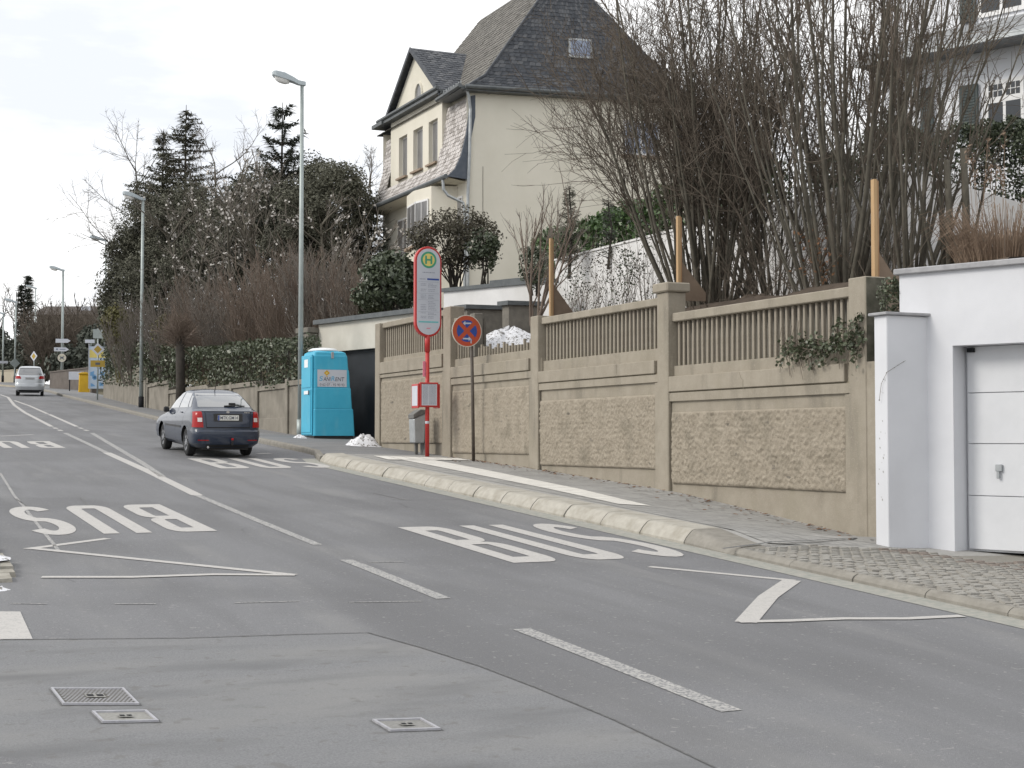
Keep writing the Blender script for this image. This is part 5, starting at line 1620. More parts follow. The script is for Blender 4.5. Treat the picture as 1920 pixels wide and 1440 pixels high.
# signs on lamp 4 (facing down the street): things of their own
def facing(name, label, cat, ctr, rz=0.0, group=None):
    return thing(name, label, cat, ctr, group, rz)
for (yc_, xo, lab) in ((639, 0, 'upper white arrow sign pointing right on the far lamp pole'), (655, -3, 'lower white arrow sign with small print on the far lamp pole')):
    c = D(118 + xo, yc_, 94.8)
    t = facing('direction_sign', lab, 'direction sign', c, -YAW * .6, 'arrow signs on the lamp pole')
    bb = MB(); bb.prism([(-.45, 0, -.125), (.28, 0, -.125), (.47, 0, 0), (.28, 0, .125), (-.45, 0, .125)], (0, .03, 0)); s = loc(t, 'plate', bb, M_SIGNW)
    if xo:
        bb = MB(); bb.face([(-.33, -.003, -.05), (-.2, -.003, -.05), (-.2, -.003, .06), (-.33, -.003, .06)]); bb.face([(-.1, -.003, -.03), (.25, -.003, -.03), (.25, -.003, .03), (-.1, -.003, .03)]); loc(t, 'print', bb, M_INK)
c = D(116, 671, 94.7)
t = facing('round_sign', 'small round grey and yellow sign under the arrow signs', 'traffic sign', c, -YAW * .6)
bb = MB(); bb.prism([(.26 * math.cos(2 * math.pi * i / 24), 0, .26 * math.sin(2 * math.pi * i / 24)) for i in range(24)], (0, .03, 0)); loc(t, 'plate', bb, M_SIGNRIM)
disc(t, 'face', 0, 0, .215, -.002, plain('pale_yellow_face', (.55, .53, .42)))
bb = MB()
for s in (-1, 1): bb.obox((-.15, -.005, -.13 * s - .02), (.3, 0, .26 * s), (0, .002, 0), (0, 0, .045))
bb.face([(-.1, -.006, -.04), (.1, -.006, -.04), (.1, -.006, .07), (-.1, -.006, .07)])
loc(t, 'symbol', bb, M_INKD)

# priority road sign on its own pole
def diamond_sign(base, z_sign, label, size=.42, rz=-.3, extra=True, back=False):
    t = thing('priority_sign', label, 'traffic sign', base, 'diamond priority signs', rz)
    h = z_sign - base.z
    bb = MB(); bb.tube([(0, .03, -.1), (0, .03, h + .95 if extra else h + .3)], .035, k=8); loc(t, 'pole', bb, M_GALV, smooth=True)
    bb = MB(); bb.prism([(-size, -.01, h), (0, -.01, h - size), (size, -.01, h), (0, -.01, h + size)], (0, .02, 0)); pl = loc(t, 'sign_plate', bb, M_GALV if back else M_SIGNW)
    if not back:
        q = size * .6
        bb = MB(); bb.face([(-q, -.013, h), (0, -.013, h - q), (q, -.013, h), (0, -.013, h + q)]); loc(pl, 'yellow_field', bb, M_MUST)
    if extra:
        bb = MB(); bb.box(-.22, .22, -.01, .01, h + .5, h + .92); loc(t, 'upper_plate', bb, M_GALV)
        bb = MB(); bb.box(-.32, .32, -.01, .01, h - .8, h - .5); loc(t, 'yellow_plate', bb, M_MUST)
        bb = MB(); bb.box(-.1, .1, -.015, -.0105, h - .7, h - .6); loc(t, 'plate_symbol', bb, M_INKD)
    return t
bs1 = G(182.5, 748, .15)
diamond_sign(bs1, zat(bs1, 655), 'priority road diamond with yellow plate at the end of the hedge wall', size=.3)
bs2 = D(63, 705, 104)
diamond_sign(bs2, zat(bs2, 668), 'diamond sign seen edge on above the silver car', size=.36, rz=-1.0, extra=False)
bs3 = D(27.5, 716, 111.7)
diamond_sign(bs3, zat(bs3, 681), 'grey back of a diamond sign at the far lamp by the left edge', size=.38, rz=.1, extra=False, back=True)
c = D(4, 679, 119.6)
t = thing('name_sign', 'small white name plate on the farthest lamp at the left edge', 'street sign', c); bb = MB(); bb.box(-.35, .45, 0, .03, -.1, .1); loc(t, 'plate', bb, M_SIGNW)

# grit container, notice board, advertising column
c = D(158, 730, 84); zc = zg(c.y) + .12
cz_ = zat(Vector((c.x, c.y, 0)), 729)
t = thing('grit_box', 'yellow plastic container beside the white board near the junction', 'grit box', (c.x, c.y, cz_), rz=-.25)
bb = MB(); bb.prism([(-.3, -.3, -.3), (.3, -.3, -.3), (.27, -.27, .8), (-.27, -.27, .8)], (0, .6, 0)); loc(t, 'container', bb, M_YPLAST, bevel=.05)
bb = MB(); bb.prism([(-.3, -.3, .8), (.3, -.3, .8), (.3, -.3, .86), (.12, -.3, .93), (-.12, -.3, .93), (-.3, -.3, .86)], (0, .62, 0)); loc(t, 'lid', bb, M_YPLAST, bevel=.02)
c = D(143, 712, 86)
t = thing('notice_board', 'plain white board on the dark wall beside the yellow container', 'board', (c.x, c.y, zat(c, 712)), rz=-.25)
bb = MB(); bb.box(-.42, .42, -.02, .02, 0, .46); loc(t, 'board', bb, M_SIGNW)
bb = MB(); bb.box(-.4, -.34, .021, .07, -.7, .4); bb.box(.34, .4, .021, .07, -.7, .4); loc(t, 'posts', bb, M_DARKGAP)
c = D(185, 722, 83)
t = thing('poster_panel', 'tall blue and white advertising panel with yellow top at the hedge end', 'advertising panel', (c.x, c.y, zat(c, 722)), rz=-.2)
bb = MB(); bb.box(-.52, .62, 0, .12, -.2, 2.15); pn = loc(t, 'panel', bb, plain('poster_pale_blue', (.5, .6, .72)))
bb = MB(); bb.box(-.5, .6, -.006, -.001, 1.52, 1.95); loc(pn, 'yellow_field', bb, M_YEL)
bb = MB()
rng = random.Random(3)
for k in range(9):
    x, z = rng.uniform(-.48, .3), rng.uniform(-.1, .6)
    bb.face([(x, -.003, z), (x + rng.uniform(.08, .3), -.003, z + .02), (x + rng.uniform(.08, .25), -.003, z + rng.uniform(.1, .3)), (x, -.003, z + .2)])
loc(pn, 'picture', bb, plain('poster_blue', (.16, .36, .62)))
bb = MB(); bb.box(-.56, -.521, -.03, .15, -.2, 2.3); loc(t, 'frame', bb, M_SIGNW)
c = D(167, 640, 84)
t = thing('flag_sign', 'small white sign at the end of a thin arm above the advertising panel', 'sign', c, rz=-.3)
bb = MB(); bb.box(-.22, .3, 0, .03, -.09, .1); loc(t, 'plate', bb, M_SIGNW)
bb = MB(); bb.tube([(.1, .05, .1), (.1, .05, -2.6)], .025, k=6); loc(t, 'pole', bb, M_GALV)

# =================================================================== TIMBER POSTS WITH BOARDS
def timber(px, py_base, ytop, yv, label, bw, bh):
    heading = sight(px, 500)
    x = yv * heading.x / heading.y
    dep = x * math.sin(YAW) + yv * math.cos(YAW)
    zt = CAM_Z + (825 - ytop) * dep / F_PX
    zb = CAM_Z + (825 - py_base) * dep / F_PX
    t = thing('timber_post', label, 'timber post', (x, yv, zb - .5), 'new timber posts behind the wall pillars', -.12)
    w = .055
    bb = MB(); bb.box(-.022, .022, 0, .08, 0, zt - zb + .5); loc(t, 'post', bb, M_WOOD)
    bb = MB(); bb.box(.023, .045, .0, .08, .1, zt - zb + .48); loc(t, 'shaded_side', bb, M_WOODD)  # the post's shaded side, painted as a strip of darker timber
    z0 = .35
    bb = MB(); bb.prism([(.046, .02, z0), (.046 + bw, .02, z0), (.046 + bw, .02, z0 + bh * .35), (.07, .02, z0 + bh * 1.5), (.046, .02, z0 + bh * 1.6)], (0, .03, 0)); loc(t, 'gusset_board', bb, M_PLYW)
timber(1034, 588, 445, 25.0, 'left timber post behind the wall pillar below the laurel hedge', .42, .45)
timber(1274, 545, 403, 20.5, 'middle timber post behind the capped pillar, against the bare trunks', .42, .4)
timber(1643, 530, 333, 15.3, 'tallest timber post behind the pillar beside the white garage', .32, .35)

# =================================================================== CARS
class Shell:
    """car body as stacked outlines: (z rear, z front, y rear, y front, half width, roundness)"""
    def __init__(self, lev): self.lev = lev
    def at(self, t):
        i = max(0, min(len(self.lev) - 2, int(t))); f = t - i
        return [lerp(a, b_, f) for a, b_ in zip(self.lev[i], self.lev[i + 1])]
    def pt(self, t, ang):
        zr, zf, yr, yf, w, n = self.at(t)
        c, s = math.cos(ang), math.sin(ang)
        q = n * 3
        x = w * math.copysign(abs(c) ** (2 / n), c)
        yc = (yr + yf) / 2; y = yc + (yf - yr) / 2 * math.copysign(abs(s) ** (2 / q), s)
        return Vector((x, y, lerp(zr, zf, (y - yr) / (yf - yr))))
    def ring(self, t, N):
        zr, zf, yr, yf, w, n = self.at(t)
        M = 720
        pts = [self.pt(t, 2 * math.pi * (k + .5) / M) for k in range(M)]
        cum = [0]
        for k in range(M): cum.append(cum[-1] + ((pts[(k + 1) % M] - pts[k]).xy.length))
        out, k = [], 0
        for q in range(N):
            tgt = cum[-1] * q / N
            while cum[k + 1] < tgt: k += 1
            f = (tgt - cum[k]) / max(1e-9, cum[k + 1] - cum[k])
            out.append(pts[k % M].lerp(pts[(k + 1) % M], f))
        return out
    def rear(self, t, x, off=0.0):
        zr, zf, yr, yf, w, n = self.at(t)
        u = min(.9999, abs(x) / w); q = n * 3
        v = (1 - u ** n) ** (1 / q)
        y = (yr + yf) / 2 - (yf - yr) / 2 * v
        nx = n * (u ** (n - 1)) / w * math.copysign(1, x); ny = -q * v ** (q - 1) / ((yf - yr) / 2)
        nn = Vector((nx, ny, 0)).normalized()
        z = lerp(zr, zf, (y - yr) / (yf - yr))
        return Vector((x, y, z)) + nn * off
    def front(self, t, x, off=0.0):
        zr, zf, yr, yf, w, n = self.at(t)
        u = min(.9999, abs(x) / w)
        y = (yr + yf) / 2 + (yf - yr) / 2 * (1 - u ** n) ** (1 / (3 * n))
        return Vector((x, y + off, lerp(zr, zf, (y - yr) / (yf - yr))))
    def side(self, t, y, sgn, off=0.0):
        zr, zf, yr, yf, w, n = self.at(t)
        u = min(.999, abs((y - (yr + yf) / 2) / ((yf - yr) / 2)))
        x = sgn * w * (1 - u ** (3 * n)) ** (1 / n)
        return Vector((x + sgn * off, y, lerp(zr, zf, (y - yr) / (yf - yr))))

def car(name, label, loc_, scale, lev, belt, wheels, wr, paint, spec):
    t = thing(name, label, 'car', loc_, None)
    t.rotation_euler = (math.atan(SL), 0, spec.get('rz', 0))
    t.scale = (scale * .87, scale, scale)
    sh = Shell(lev)
    N = 120
    # fine levels on the lower body for clean wheel arches
    ts = []
    for i in range(len(lev) - 1):
        k = max(2, int((abs(lev[i + 1][0] - lev[i][0]) + abs(lev[i + 1][2] - lev[i][2]) * .5) / .05))
        ts += [i + q / k for q in range(k)]
    ts.append(len(lev) - 1)
    rows = [sh.ring(q, N) for q in ts]
    bb = MB(); bb.grid(rows, close=True)
    # roof cap
    top = rows[-1]
    ctr = sum(top, Vector()) / N
    prev = top
    for s, dz in ((.8, .018), (.5, .03), (.2, .034)):
        ring = [ctr + (p - ctr) * s + Vector((0, 0, dz)) for p in top]
        bb.grid([prev, ring], close=True); prev = ring
    bb.face(prev)
    me = bb.mesh('body', paint)
    bm = bmesh.new(); bm.from_mesh(me)
    bmesh.ops.remove_doubles(bm, verts=bm.verts, dist=1e-4)
    ra = wr + .055
    for wy in wheels:
        kill = [f for f in bm.faces if all(abs(v.co.x) > .5 for v in f.verts) and sum(((v.co.y - wy) ** 2 + (v.co.z - wr) ** 2) < ra * ra for v in f.verts) >= 3]
        bmesh.ops.delete(bm, geom=kill, context='FACES')
        for v in bm.verts:
            if abs(v.co.x) > .5:
                d = math.hypot(v.co.y - wy, v.co.z - wr)
                if v.is_boundary and d < ra * 1.25 and v.co.z > .24:
                    v.co.y = wy + (v.co.y - wy) * ra / d; v.co.z = wr + (v.co.z - wr) * ra / d
    for f in bm.faces: f.smooth = True
    bm.normal_update()
    bm.to_mesh(me); bm.free()
    body = link('body', me, t)
    me.set_sharp_from_angle(angle=R(38))
    # under body and wells
    w = lev[1][4]
    bb = MB(); bb.box(-w + .27, w - .27, lev[1][2] + .25, lev[1][3] - .25, .17, .6); loc(t, 'underbody', bb, M_BLACKP)
    for wy in wheels:
        for s in (-1, 1):
            wh = thing_part(t, 'wheel')
            xo = s * (w - .02)
            bb = MB()
            n = 28
            rws = []
            for (xx, r_) in ((0, .62), (.0, .9), (-.02, .99), (-.06, 1.0), (-.16, 1.0), (-.2, .96), (-.2, .5)):
                rws.append([(xo + s * xx, wy + wr * r_ * math.cos(2 * math.pi * i / n), wr + wr * r_ * math.sin(2 * math.pi * i / n)) for i in range(n)])
            bb.grid(rws, close=True)
            ty = loc(t, 'wheel', bb, M_TYRE, smooth=True)
            bb = MB()
            for q in range(5):
                a = 2 * math.pi * q / 5 + .3
                d1 = Vector((0, math.cos(a), math.sin(a))); d2 = Vector((0, -math.sin(a), math.cos(a)))
                c0_ = Vector((xo - s * .015, wy, wr))
                for sg_ in (-.05, .05):
                    e = c0_ + d2 * sg_ * .6
                    f_ = c0_ + d1 * wr * .62 + d2 * sg_ * 1.6
                    bb.obox(e - d2 * .022, f_ - e, d2 * .044, Vector((-s * .03, 0, 0)))
            bb.tube([(xo - s * .005, wy, wr), (xo - s * .06, wy, wr)], .07, k=12)
            rr2 = []
            for (xx, r_) in ((-.01, .6), (-.0, .66), (-.06, .66), (-.06, .58)):
                rr2.append([(xo + s * xx, wy + wr * r_ * math.cos(2 * math.pi * i / n), wr + wr * r_ * math.sin(2 * math.pi * i / n)) for i in range(n)])
            bb.grid(rr2, close=True)
            loc(ty, 'rim', bb, M_RIM)
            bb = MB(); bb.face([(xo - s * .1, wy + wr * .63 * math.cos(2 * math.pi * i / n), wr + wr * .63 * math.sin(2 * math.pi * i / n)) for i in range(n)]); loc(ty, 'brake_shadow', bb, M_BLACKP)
    return t, sh, body

def thing_part(t, name): return None

def rear_patch(par, sh, name, m, xs, t0, t1, off=.006, nx=14, nt=6, xs1=None, thick=0.0):
    """panel lying on the car's rear between outline levels t0..t1; xs at the bottom edge, xs1 at the top edge"""
    xs1 = xs1 or xs
    rows = []
    for j in range(nt + 1):
        f = j / nt
        xa, xb = lerp(xs[0], xs1[0], f), lerp(xs[1], xs1[1], f)
        rows.append([sh.rear(lerp(t0, t1, f), lerp(xa, xb, i / nx), off) for i in range(nx + 1)])
    bb = MB(); bb.grid(rows)
    o = loc(par, name, bb, m, smooth=True)
    return o
def side_patch(par, sh, name, m, ys, t0, t1, sgn, off=.006, n=10, nt=5, ys1=None):
    ys1 = ys1 or ys
    rows = []
    for j in range(nt + 1):
        f = j / nt
        ya_, yb_ = lerp(ys[0], ys1[0], f), lerp(ys[1], ys1[1], f)
        rows.append([sh.side(lerp(t0, t1, f), lerp(ya_, yb_, i / n), sgn, off) for i in range(n + 1)])
    bb = MB(); bb.grid(rows if sgn > 0 else [r[::-1] for r in rows])
    return loc(par, name, bb, m, smooth=True)

# --- dark liftback
LEV = [(.22, .24, -2.14, 2.1, .78, 4), (.32, .3, -2.25, 2.24, .86, 6), (.48, .44, -2.285, 2.285, .885, 6.5), (.585, .54, -2.28, 2.28, .886, 6.5), (.625, .6, -2.235, 2.25, .884, 6.5),
       (.8, .68, -2.22, 2.14, .878, 6.2), (.98, .74, -2.185, 2.0, .862, 6), (1.035, .78, -2.15, 1.9, .845, 5.5), (1.075, .86, -2.02, 1.45, .815, 4), (1.105, .98, -1.93, 1.02, .785, 4.2),
       (1.22, 1.18, -1.66, .66, .72, 4.2), (1.36, 1.36, -1.29, .2, .63, 4), (1.425, 1.43, -1.05, -.05, .58, 3.6), (1.45, 1.455, -.92, -.18, .52, 3.2)]
cx_ = 7.17
cy_ = 31.5
car1, sh1, body1 = car('dark_car', 'dark grey liftback car driving uphill in the right lane', (cx_, cy_, zg(cy_) + .006), .9, LEV, 9, (-1.29, 1.29), .315, M_CARD, {})
rear_patch(car1, sh1, 'rear_window', M_CARGL, (-.68, .68), 9.12, 11.75, .008, xs1=(-.56, .56))
for s in (-1, 1):
    side_patch(car1, sh1, 'side_window', M_CARGL, (-1.2, -.32), 9.1, 11.6, s, .006, ys1=(-.95, -.36))
    side_patch(car1, sh1, 'side_window', M_CARGL, (-.24, .78), 9.1, 11.6, s, .006, ys1=(-.28, .16))
    side_patch(car1, sh1, 'rear_quarter_window', M_CARGL, (-1.52, -1.27), 9.15, 10.9, s, .006, ys1=(-1.22, -1.08))
    tl = rear_patch(car1, sh1, 'tail_light', M_REDL, (s * .63, s * .865), 4.3, 6.95, .012, xs1=(s * .67, s * .83))
    rear_patch(tl, sh1, 'clear_lens', M_CLEARL, (s * .66, s * .76), 5.0, 5.5, .018)
    rear_patch(car1, sh1, 'reflector', M_REDL, (s * .5, s * .76), 1.4, 1.53, .006)
    bb = MB()
    c = sh1.side(8.6, .78, s, .1)
    bb.hexa([(c.x - .07 * 1, c.y - .05, c.z - .04), (c.x + .1, c.y - .05, c.z - .04), (c.x + .09, c.y + .06, c.z - .03), (c.x - .06, c.y + .06, c.z - .03), (c.x - .06, c.y - .05, c.z + .1), (c.x + .09, c.y - .05, c.z + .09), (c.x + .07, c.y + .06, c.z + .08), (c.x - .05, c.y + .06, c.z + .08)])
    mi_ = loc(car1, 'door_mirror', bb, M_BLACKP, bevel=.025)
    for yh in (-.82, .1):
        p0 = sh1.side(7.35, yh, s, .02)
        bb = MB(); bb.box(p0.x - .012, p0.x + .012, p0.y - .1, p0.y + .1, p0.z - .015, p0.z + .015); loc(car1, 'door_handle', bb, M_CARD, bevel=.008)
    side_patch(car1, sh1, 'rubbing_strip', M_BLACKP, (-.85, .85), 4.0, 4.3, s, .008)
    for ys_ in (-.28, .8):
        side_patch(car1, sh1, 'door_gap', M_DARKGAP, (ys_, ys_ + .012), 1.2, 9, s, .002, n=1)
    side_patch(car1, sh1, 'door_gap', M_DARKGAP, (-1.02, -1.008), 4.6, 9, s, .002, n=1, ys1=(-1.3, -1.29))
# boot lid outline, plate recess, plate
rear_patch(car1, sh1, 'boot_gap', M_DARKGAP, (-.56, .56), 4.2, 4.34, .004)
for s in (-1, 1): rear_patch(car1, sh1, 'boot_gap', M_DARKGAP, (s * .548, s * .56), 4.3, 6.95, .004, nx=1, xs1=(s * .588, s * .6))
rec = rear_patch(car1, sh1, 'plate_recess', M_BLACKP, (-.37, .37), 5.05, 6.02, .006)
pz = sh1.rear(5.5, 0).z
py = sh1.rear(5.5, 0).y
bb = MB(); bb.box(-.27, .27, py - .024, py - .012, pz - .058, pz + .058); plt = loc(car1, 'number_plate', bb, M_PLATE)
bar(plt, 'blue_strip', -.268, -.225, pz - .055, pz + .055, py - .0255, M_BLUES)
text_part('plate_characters', 'MTK:GM14', M_INKD, plt, (-.205, py - .0255, pz - .036), (1, 0, 0), (0, 0, 1), .072, .45, local=True, bold=.01)
pe = sh1.rear(6.6, 0)
disc(car1, 'emblem', 0, pe.z, .04, pe.y - .012, M_CHROME, 16)
bb = MB(); p0 = sh1.rear(6.35, .47)
words_ = MB(); rng = random.Random(2)
words(words_, .42, .56, sh1.rear(6.3, .5).z, .02, sh1.rear(6.3, .46).y - .012); loc(car1, 'model_letters', words_, M_CHROME)
# spoiler lip, wiper, aerial, tow hook
rear_patch(car1, sh1, 'boot_lip', M_CARD, (-.74, .74), 6.9, 7.15, .014)
w0_, w1_ = sh1.rear(9.3, -.02, .03), sh1.rear(9.35, .52, .03)
bb = MB(); bb.tube([w0_, (w0_ + w1_) / 2 + Vector((0, -.02, .015)), w1_], .016, .008, k=5); wp = loc(car1, 'rear_wiper', bb, M_BLACKP)
bb = MB(); p0 = sh1.rear(9.5, .2, .02); bb.obox(p0 - Vector((.09, .02, .0)), (.18, 0, 0), (0, .03, 0), (0, -.0, .05)); loc(wp, 'wiper_hub', bb, M_BLACKP, bevel=.01)
bb = MB(); p0 = sh1.rear(13, 0); bb.tube([(0, p0.y + .05, 1.46), (0, p0.y - .08, 1.62)], .012, .005, k=5); loc(car1, 'aerial', bb, M_BLACKP)
bb = MB(); p0 = sh1.rear(1.4, .08); bb.tube([p0 + Vector((0, .1, -.08)), p0 + Vector((0, -.09, -.08)), p0 + Vector((0, -.1, .02))], .022, k=7); tw = loc(car1, 'tow_hook', bb, M_BLACKP)
bb = MB()
for a in range(1): bb.tube([p0 + Vector((0, -.1, .02)), p0 + Vector((0, -.1, .06))], .032, k=8)
loc(tw, 'tow_ball', bb, M_REDL)
rear_patch(car1, sh1, 'bumper_skirt', M_BLACKP, (-.55, .55), 0.1, .75, .004)
rear_patch(car1, sh1, 'bumper_strip', M_CARD, (-.8, .8), 1.3, 1.6, .004)
bb = MB(); bb.tube([(-.5, -2.2, .24), (-.5, -2.0, .24)], .03, k=8); loc(car1, 'exhaust', bb, M_CHROME)

# --- silver minivan
LEV2 = [(.24, .24, -2.02, 2.0, .78, 4), (.34, .3, -2.14, 2.12, .86, 4.2), (.52, .46, -2.17, 2.17, .9, 4.4), (.66, .6, -2.15, 2.15, .9, 4.4), (.7, .66, -2.1, 2.1, .9, 4.4),
        (.9, .8, -2.08, 2.0, .895, 4.2), (1.05, .9, -2.05, 1.8, .88, 4), (1.1, .96, -2.03, 1.4, .86, 4.2), (1.14, 1.05, -2.0, 1.2, .84, 4.4),
        (1.3, 1.3, -1.9, .8, .77, 4.4), (1.5, 1.5, -1.72, .3, .68, 4.2), (1.57, 1.575, -1.6, .05, .63, 4), (1.6, 1.605, -1.45, -.1, .57, 3.6)]
p = G(65, 743)
car2, sh2, body2 = car('silver_minivan', 'silver minivan driving away far up the street', (p.x, p.y + 2, zg(p.y + 2) + .006), .93, LEV2, 8, (-1.32, 1.32), .325, M_CARS, {'rz': -.12})
rear_patch(car2, sh2, 'rear_window', M_CARGL, (-.72, .72), 8.1, 10.4, .008, xs1=(-.6, .6))
for s in (-1, 1):
    side_patch(car2, sh2, 'side_window', M_CARGL, (-1.7, .9), 8.15, 10.4, s, .006, ys1=(-1.45, .35))
    tl = rear_patch(car2, sh2, 'tail_light', M_REDL, (s * .52, s * .875), 5.3, 7.2, .012, xs1=(s * .62, s * .85))
    side_patch(tl, sh2, 'wrap_lens', M_REDL, (-1.98, -1.7), 5.6, 7.0, s, .008)
    bb = MB(); c = sh2.side(8.2, 1.0, s, .1); bb.box(c.x - .08, c.x + .08, c.y - .05, c.y + .05, c.z - .05, c.z + .1); loc(car2, 'door_mirror', bb, M_CARS, bevel=.03)
rear_patch(car2, sh2, 'bumper_skirt', M_BLACKP, (-.76, .76), .05, 1.0, .006)
rear_patch(car2, sh2, 'chrome_strip', M_CHROME, (-.4, .4), 6.1, 6.35, .012)
pz = sh2.rear(5.4, 0).z; py = sh2.rear(5.4, 0).y
bb = MB(); bb.box(-.27, .27, py - .022, py - .01, pz - .06, pz + .06); plt = loc(car2, 'number_plate', bb, plain('plate_grey', (.36, .36, .36)))
rear_patch(car2, sh2, 'roof_spoiler', M_CARS, (-.6, .6), 10.5, 11.2, .05)

# =================================================================== PLANTS
def pos(px, dep, z=None):
    p = D(px, 720, dep)
    return Vector((p.x, p.y, zgar(p.x, p.y) if z is None else z))
UPV = Vector((0, 0, 1))
def rdir(rg):
    while True:
        v = Vector((rg.uniform(-1, 1), rg.uniform(-1, 1), rg.uniform(-1, 1)))
        if .05 < v.length < 1: return v.normalized()

def grow(mbs, p, d, L, r, lvl, rg, cfg):
    """one branch and its side branches; mbs[level] collects the faces"""
    c = cfg[lvl]
    n = c['seg']
    pts = [p.copy()]
    dirs = [d.copy()]
    q = p.copy()
    for i in range(n):
        d = (d + rdir(rg) * c['wob'] + UPV * c['up']).normalized()
        q = q + d * (L / n)
        pts.append(q.copy()); dirs.append(d.copy())
    mbs[min(lvl, len(mbs) - 1)].tube(pts, r, max(r * c.get('tip', .25), .0025), k=c.get('k', 3), cap=False)
    if lvl + 1 < len(cfg):
        nx = cfg[lvl + 1]
        m = nx['n'] if isinstance(nx['n'], int) else rg.randint(*nx['n'])
        for _ in range(m):
            t = nx['from'] + (1 - nx['from']) * rg.random()
            f = t * n; i = min(n - 1, int(f)); f -= i
            bp = pts[i].lerp(pts[i + 1], f); bd = dirs[i]
            side = rdir(rg); side = (side - bd * side.dot(bd)).normalized()
            a = R(rg.uniform(*nx['ang']))
            nd = bd * math.cos(a) + side * math.sin(a)
            if nx.get('bias') is not None: nd = (nd + nx['bias']).normalized()
            ll = L * rg.uniform(*nx['len']) * (1.15 - .6 * t)
            rr_ = min(r * .7, max(nx['r'] * rg.uniform(.75, 1.2), .003))
            grow(mbs, bp, nd, ll, rr_, lvl + 1, rg, cfg)

def leaf(mb, c, s, rg, nrm=None, asp=.55, mi=0):
    a = rdir(rg)
    if nrm is not None: a = (a - nrm * a.dot(nrm) * .6).normalized()
    b_ = a.cross(rdir(rg))
    if b_.length < 1e-3: return
    b_ = b_.normalized() * s * asp * .5
    a = a * s * .5
    mb.face([c - a, c + b_, c + a, c - b_], mi)

def blob(mb, ctr, rx, ry, rz, n, s, rg, hole=-.12, seed=0, shell=.55, freq=1.6):
    """leaves spread through an uneven rounded volume with gaps"""
    k = 0; tries = 0
    while k < n and tries < n * 6:
        tries += 1
        v = rdir(rg)
        rad = shell + (1 - shell) * rg.random() ** .6
        nz_ = noise.noise(Vector((v.x * freq + seed, v.y * freq, v.z * freq)))
        rad *= 1 + .38 * nz_
        c = ctr + Vector((v.x * rx, v.y * ry, v.z * rz)) * rad
        if noise.noise(c * (2.2 / max(.5, rx) ** .5) + Vector((seed, 0, 0))) < hole: continue
        leaf(mb, c, s * rg.uniform(.7, 1.3), rg, v)
        k += 1

def plant(name, label, cat, base, group=None): return thing(name, label, cat, base, group)

# ---- bare multi-stem bushes above the wall ---------------------------------
def bare_bush(label, base, n, L, seed, twig=M_TWIG, bark=M_BARK, rad=.045, reach=(3, 26), lean=None, nb=(10, 13), nt=8, base_r=.5, start=.34, blen=(.45, .85), out=0.0, fine=2):
    rg = random.Random(seed)
    t = plant('bare_bush', label, 'bush', base, 'bare many-stemmed bushes above the concrete wall')
    tw = MB()
    cfg = [dict(seg=8, wob=.085, up=.07, tip=.3, k=6),
           dict(seg=6, wob=.17, up=.07, tip=.3, n=nb, ang=(10, 40), len=blen, r=.0115, k=3, **{'from': start}),
           dict(seg=3, wob=.24, up=.02, tip=.45, n=nt, ang=(18, 60), len=(.28, .6), r=.0058, k=3, **{'from': .12}),
           dict(seg=2, wob=.26, up=.0, tip=.5, n=fine, ang=(20, 60), len=(.3, .6), r=.0042, k=3, **{'from': .2})]
    for i in range(n):
        a = rg.uniform(0, 2 * math.pi)
        rr_ = base_r * math.sqrt(rg.random())
        p = base + Vector((math.cos(a) * rr_, math.sin(a) * rr_, -.12))
        ln = R(lerp(reach[0], reach[1], rr_ / base_r) * rg.uniform(.6, 1.3))
        d = Vector((math.cos(a) * math.sin(ln), math.sin(a) * math.sin(ln), math.cos(ln)))
        if lean is not None: d = (d + lean * rg.uniform(.2, 1)).normalized()
        st = MB()
        grow([st, tw], p, d, L * rg.uniform(.5, 1.05), rad * rg.uniform(.45, 1.3), 0, rg, cfg)
        st.build('stem', bark, t, smooth=True)
    tw.build('twigs', twig, t, kind='stuff')
    return t
bA = pos(1335, 25.8, 4.12)
bB = pos(1572, 22.8, 4.2)
bC = pos(1712, 21.8, 4.25)
bD = pos(1455, 25.5, 4.15)
bE = pos(1782, 21.5, 4.3)
bF = pos(1640, 25.5, 4.2)
bare_bush('large bare bush of dark upright stems right of the capped wall pillar', bA, 30, 6.6, 31, rad=.042, base_r=.55, reach=(3, 19), nb=(6, 8), nt=6, fine=2, blen=(.22, .5), start=.36)
bare_bush('largest bare bush, dense with upright stems behind the right fence bay', bB, 38, 6.8, 32, rad=.037, reach=(3, 24), base_r=.62, nb=(6, 8), nt=6, fine=1, blen=(.2, .46), start=.34)
bare_bush('bare bush left of the reeds, its stems fanning out towards the white villa', bC, 22, 6.0, 33, rad=.029, reach=(4, 27), base_r=.4, lean=Vector((.1, -.04, 0)), nb=(4, 6), nt=5, fine=0, blen=(.2, .42), start=.4)
bare_bush('thinner bare bush between the two largest ones, with a brushy base', bD, 24, 4.2, 34, rad=.026, reach=(5, 32), base_r=.5, start=.15, nb=(8, 11), nt=6)
bare_bush('sparse bare bush of a few crooked stems just left of the reeds', bE, 7, 3.0, 35, rad=.045, reach=(2, 16), base_r=.35, nb=(4, 6), nt=4, fine=1)
bare_bush('bare bush farther back behind the tallest timber post', bF, 16, 6.8, 36, rad=.034, reach=(3, 22), base_r=.55, nb=(6, 8), nt=6, fine=1, blen=(.2, .45))
bG = pos(1305, 26.6, 4.05)
bare_bush('bare bush with thin arching branches reaching left across the cream wall', bG, 10, 4.7, 37, rad=.04, reach=(6, 22), base_r=.3, lean=Vector((-.2, .1, 0)), nb=(13, 16), nt=10, blen=(.5, .95), start=.42)
bH = pos(1325, 28.0, 4.05)
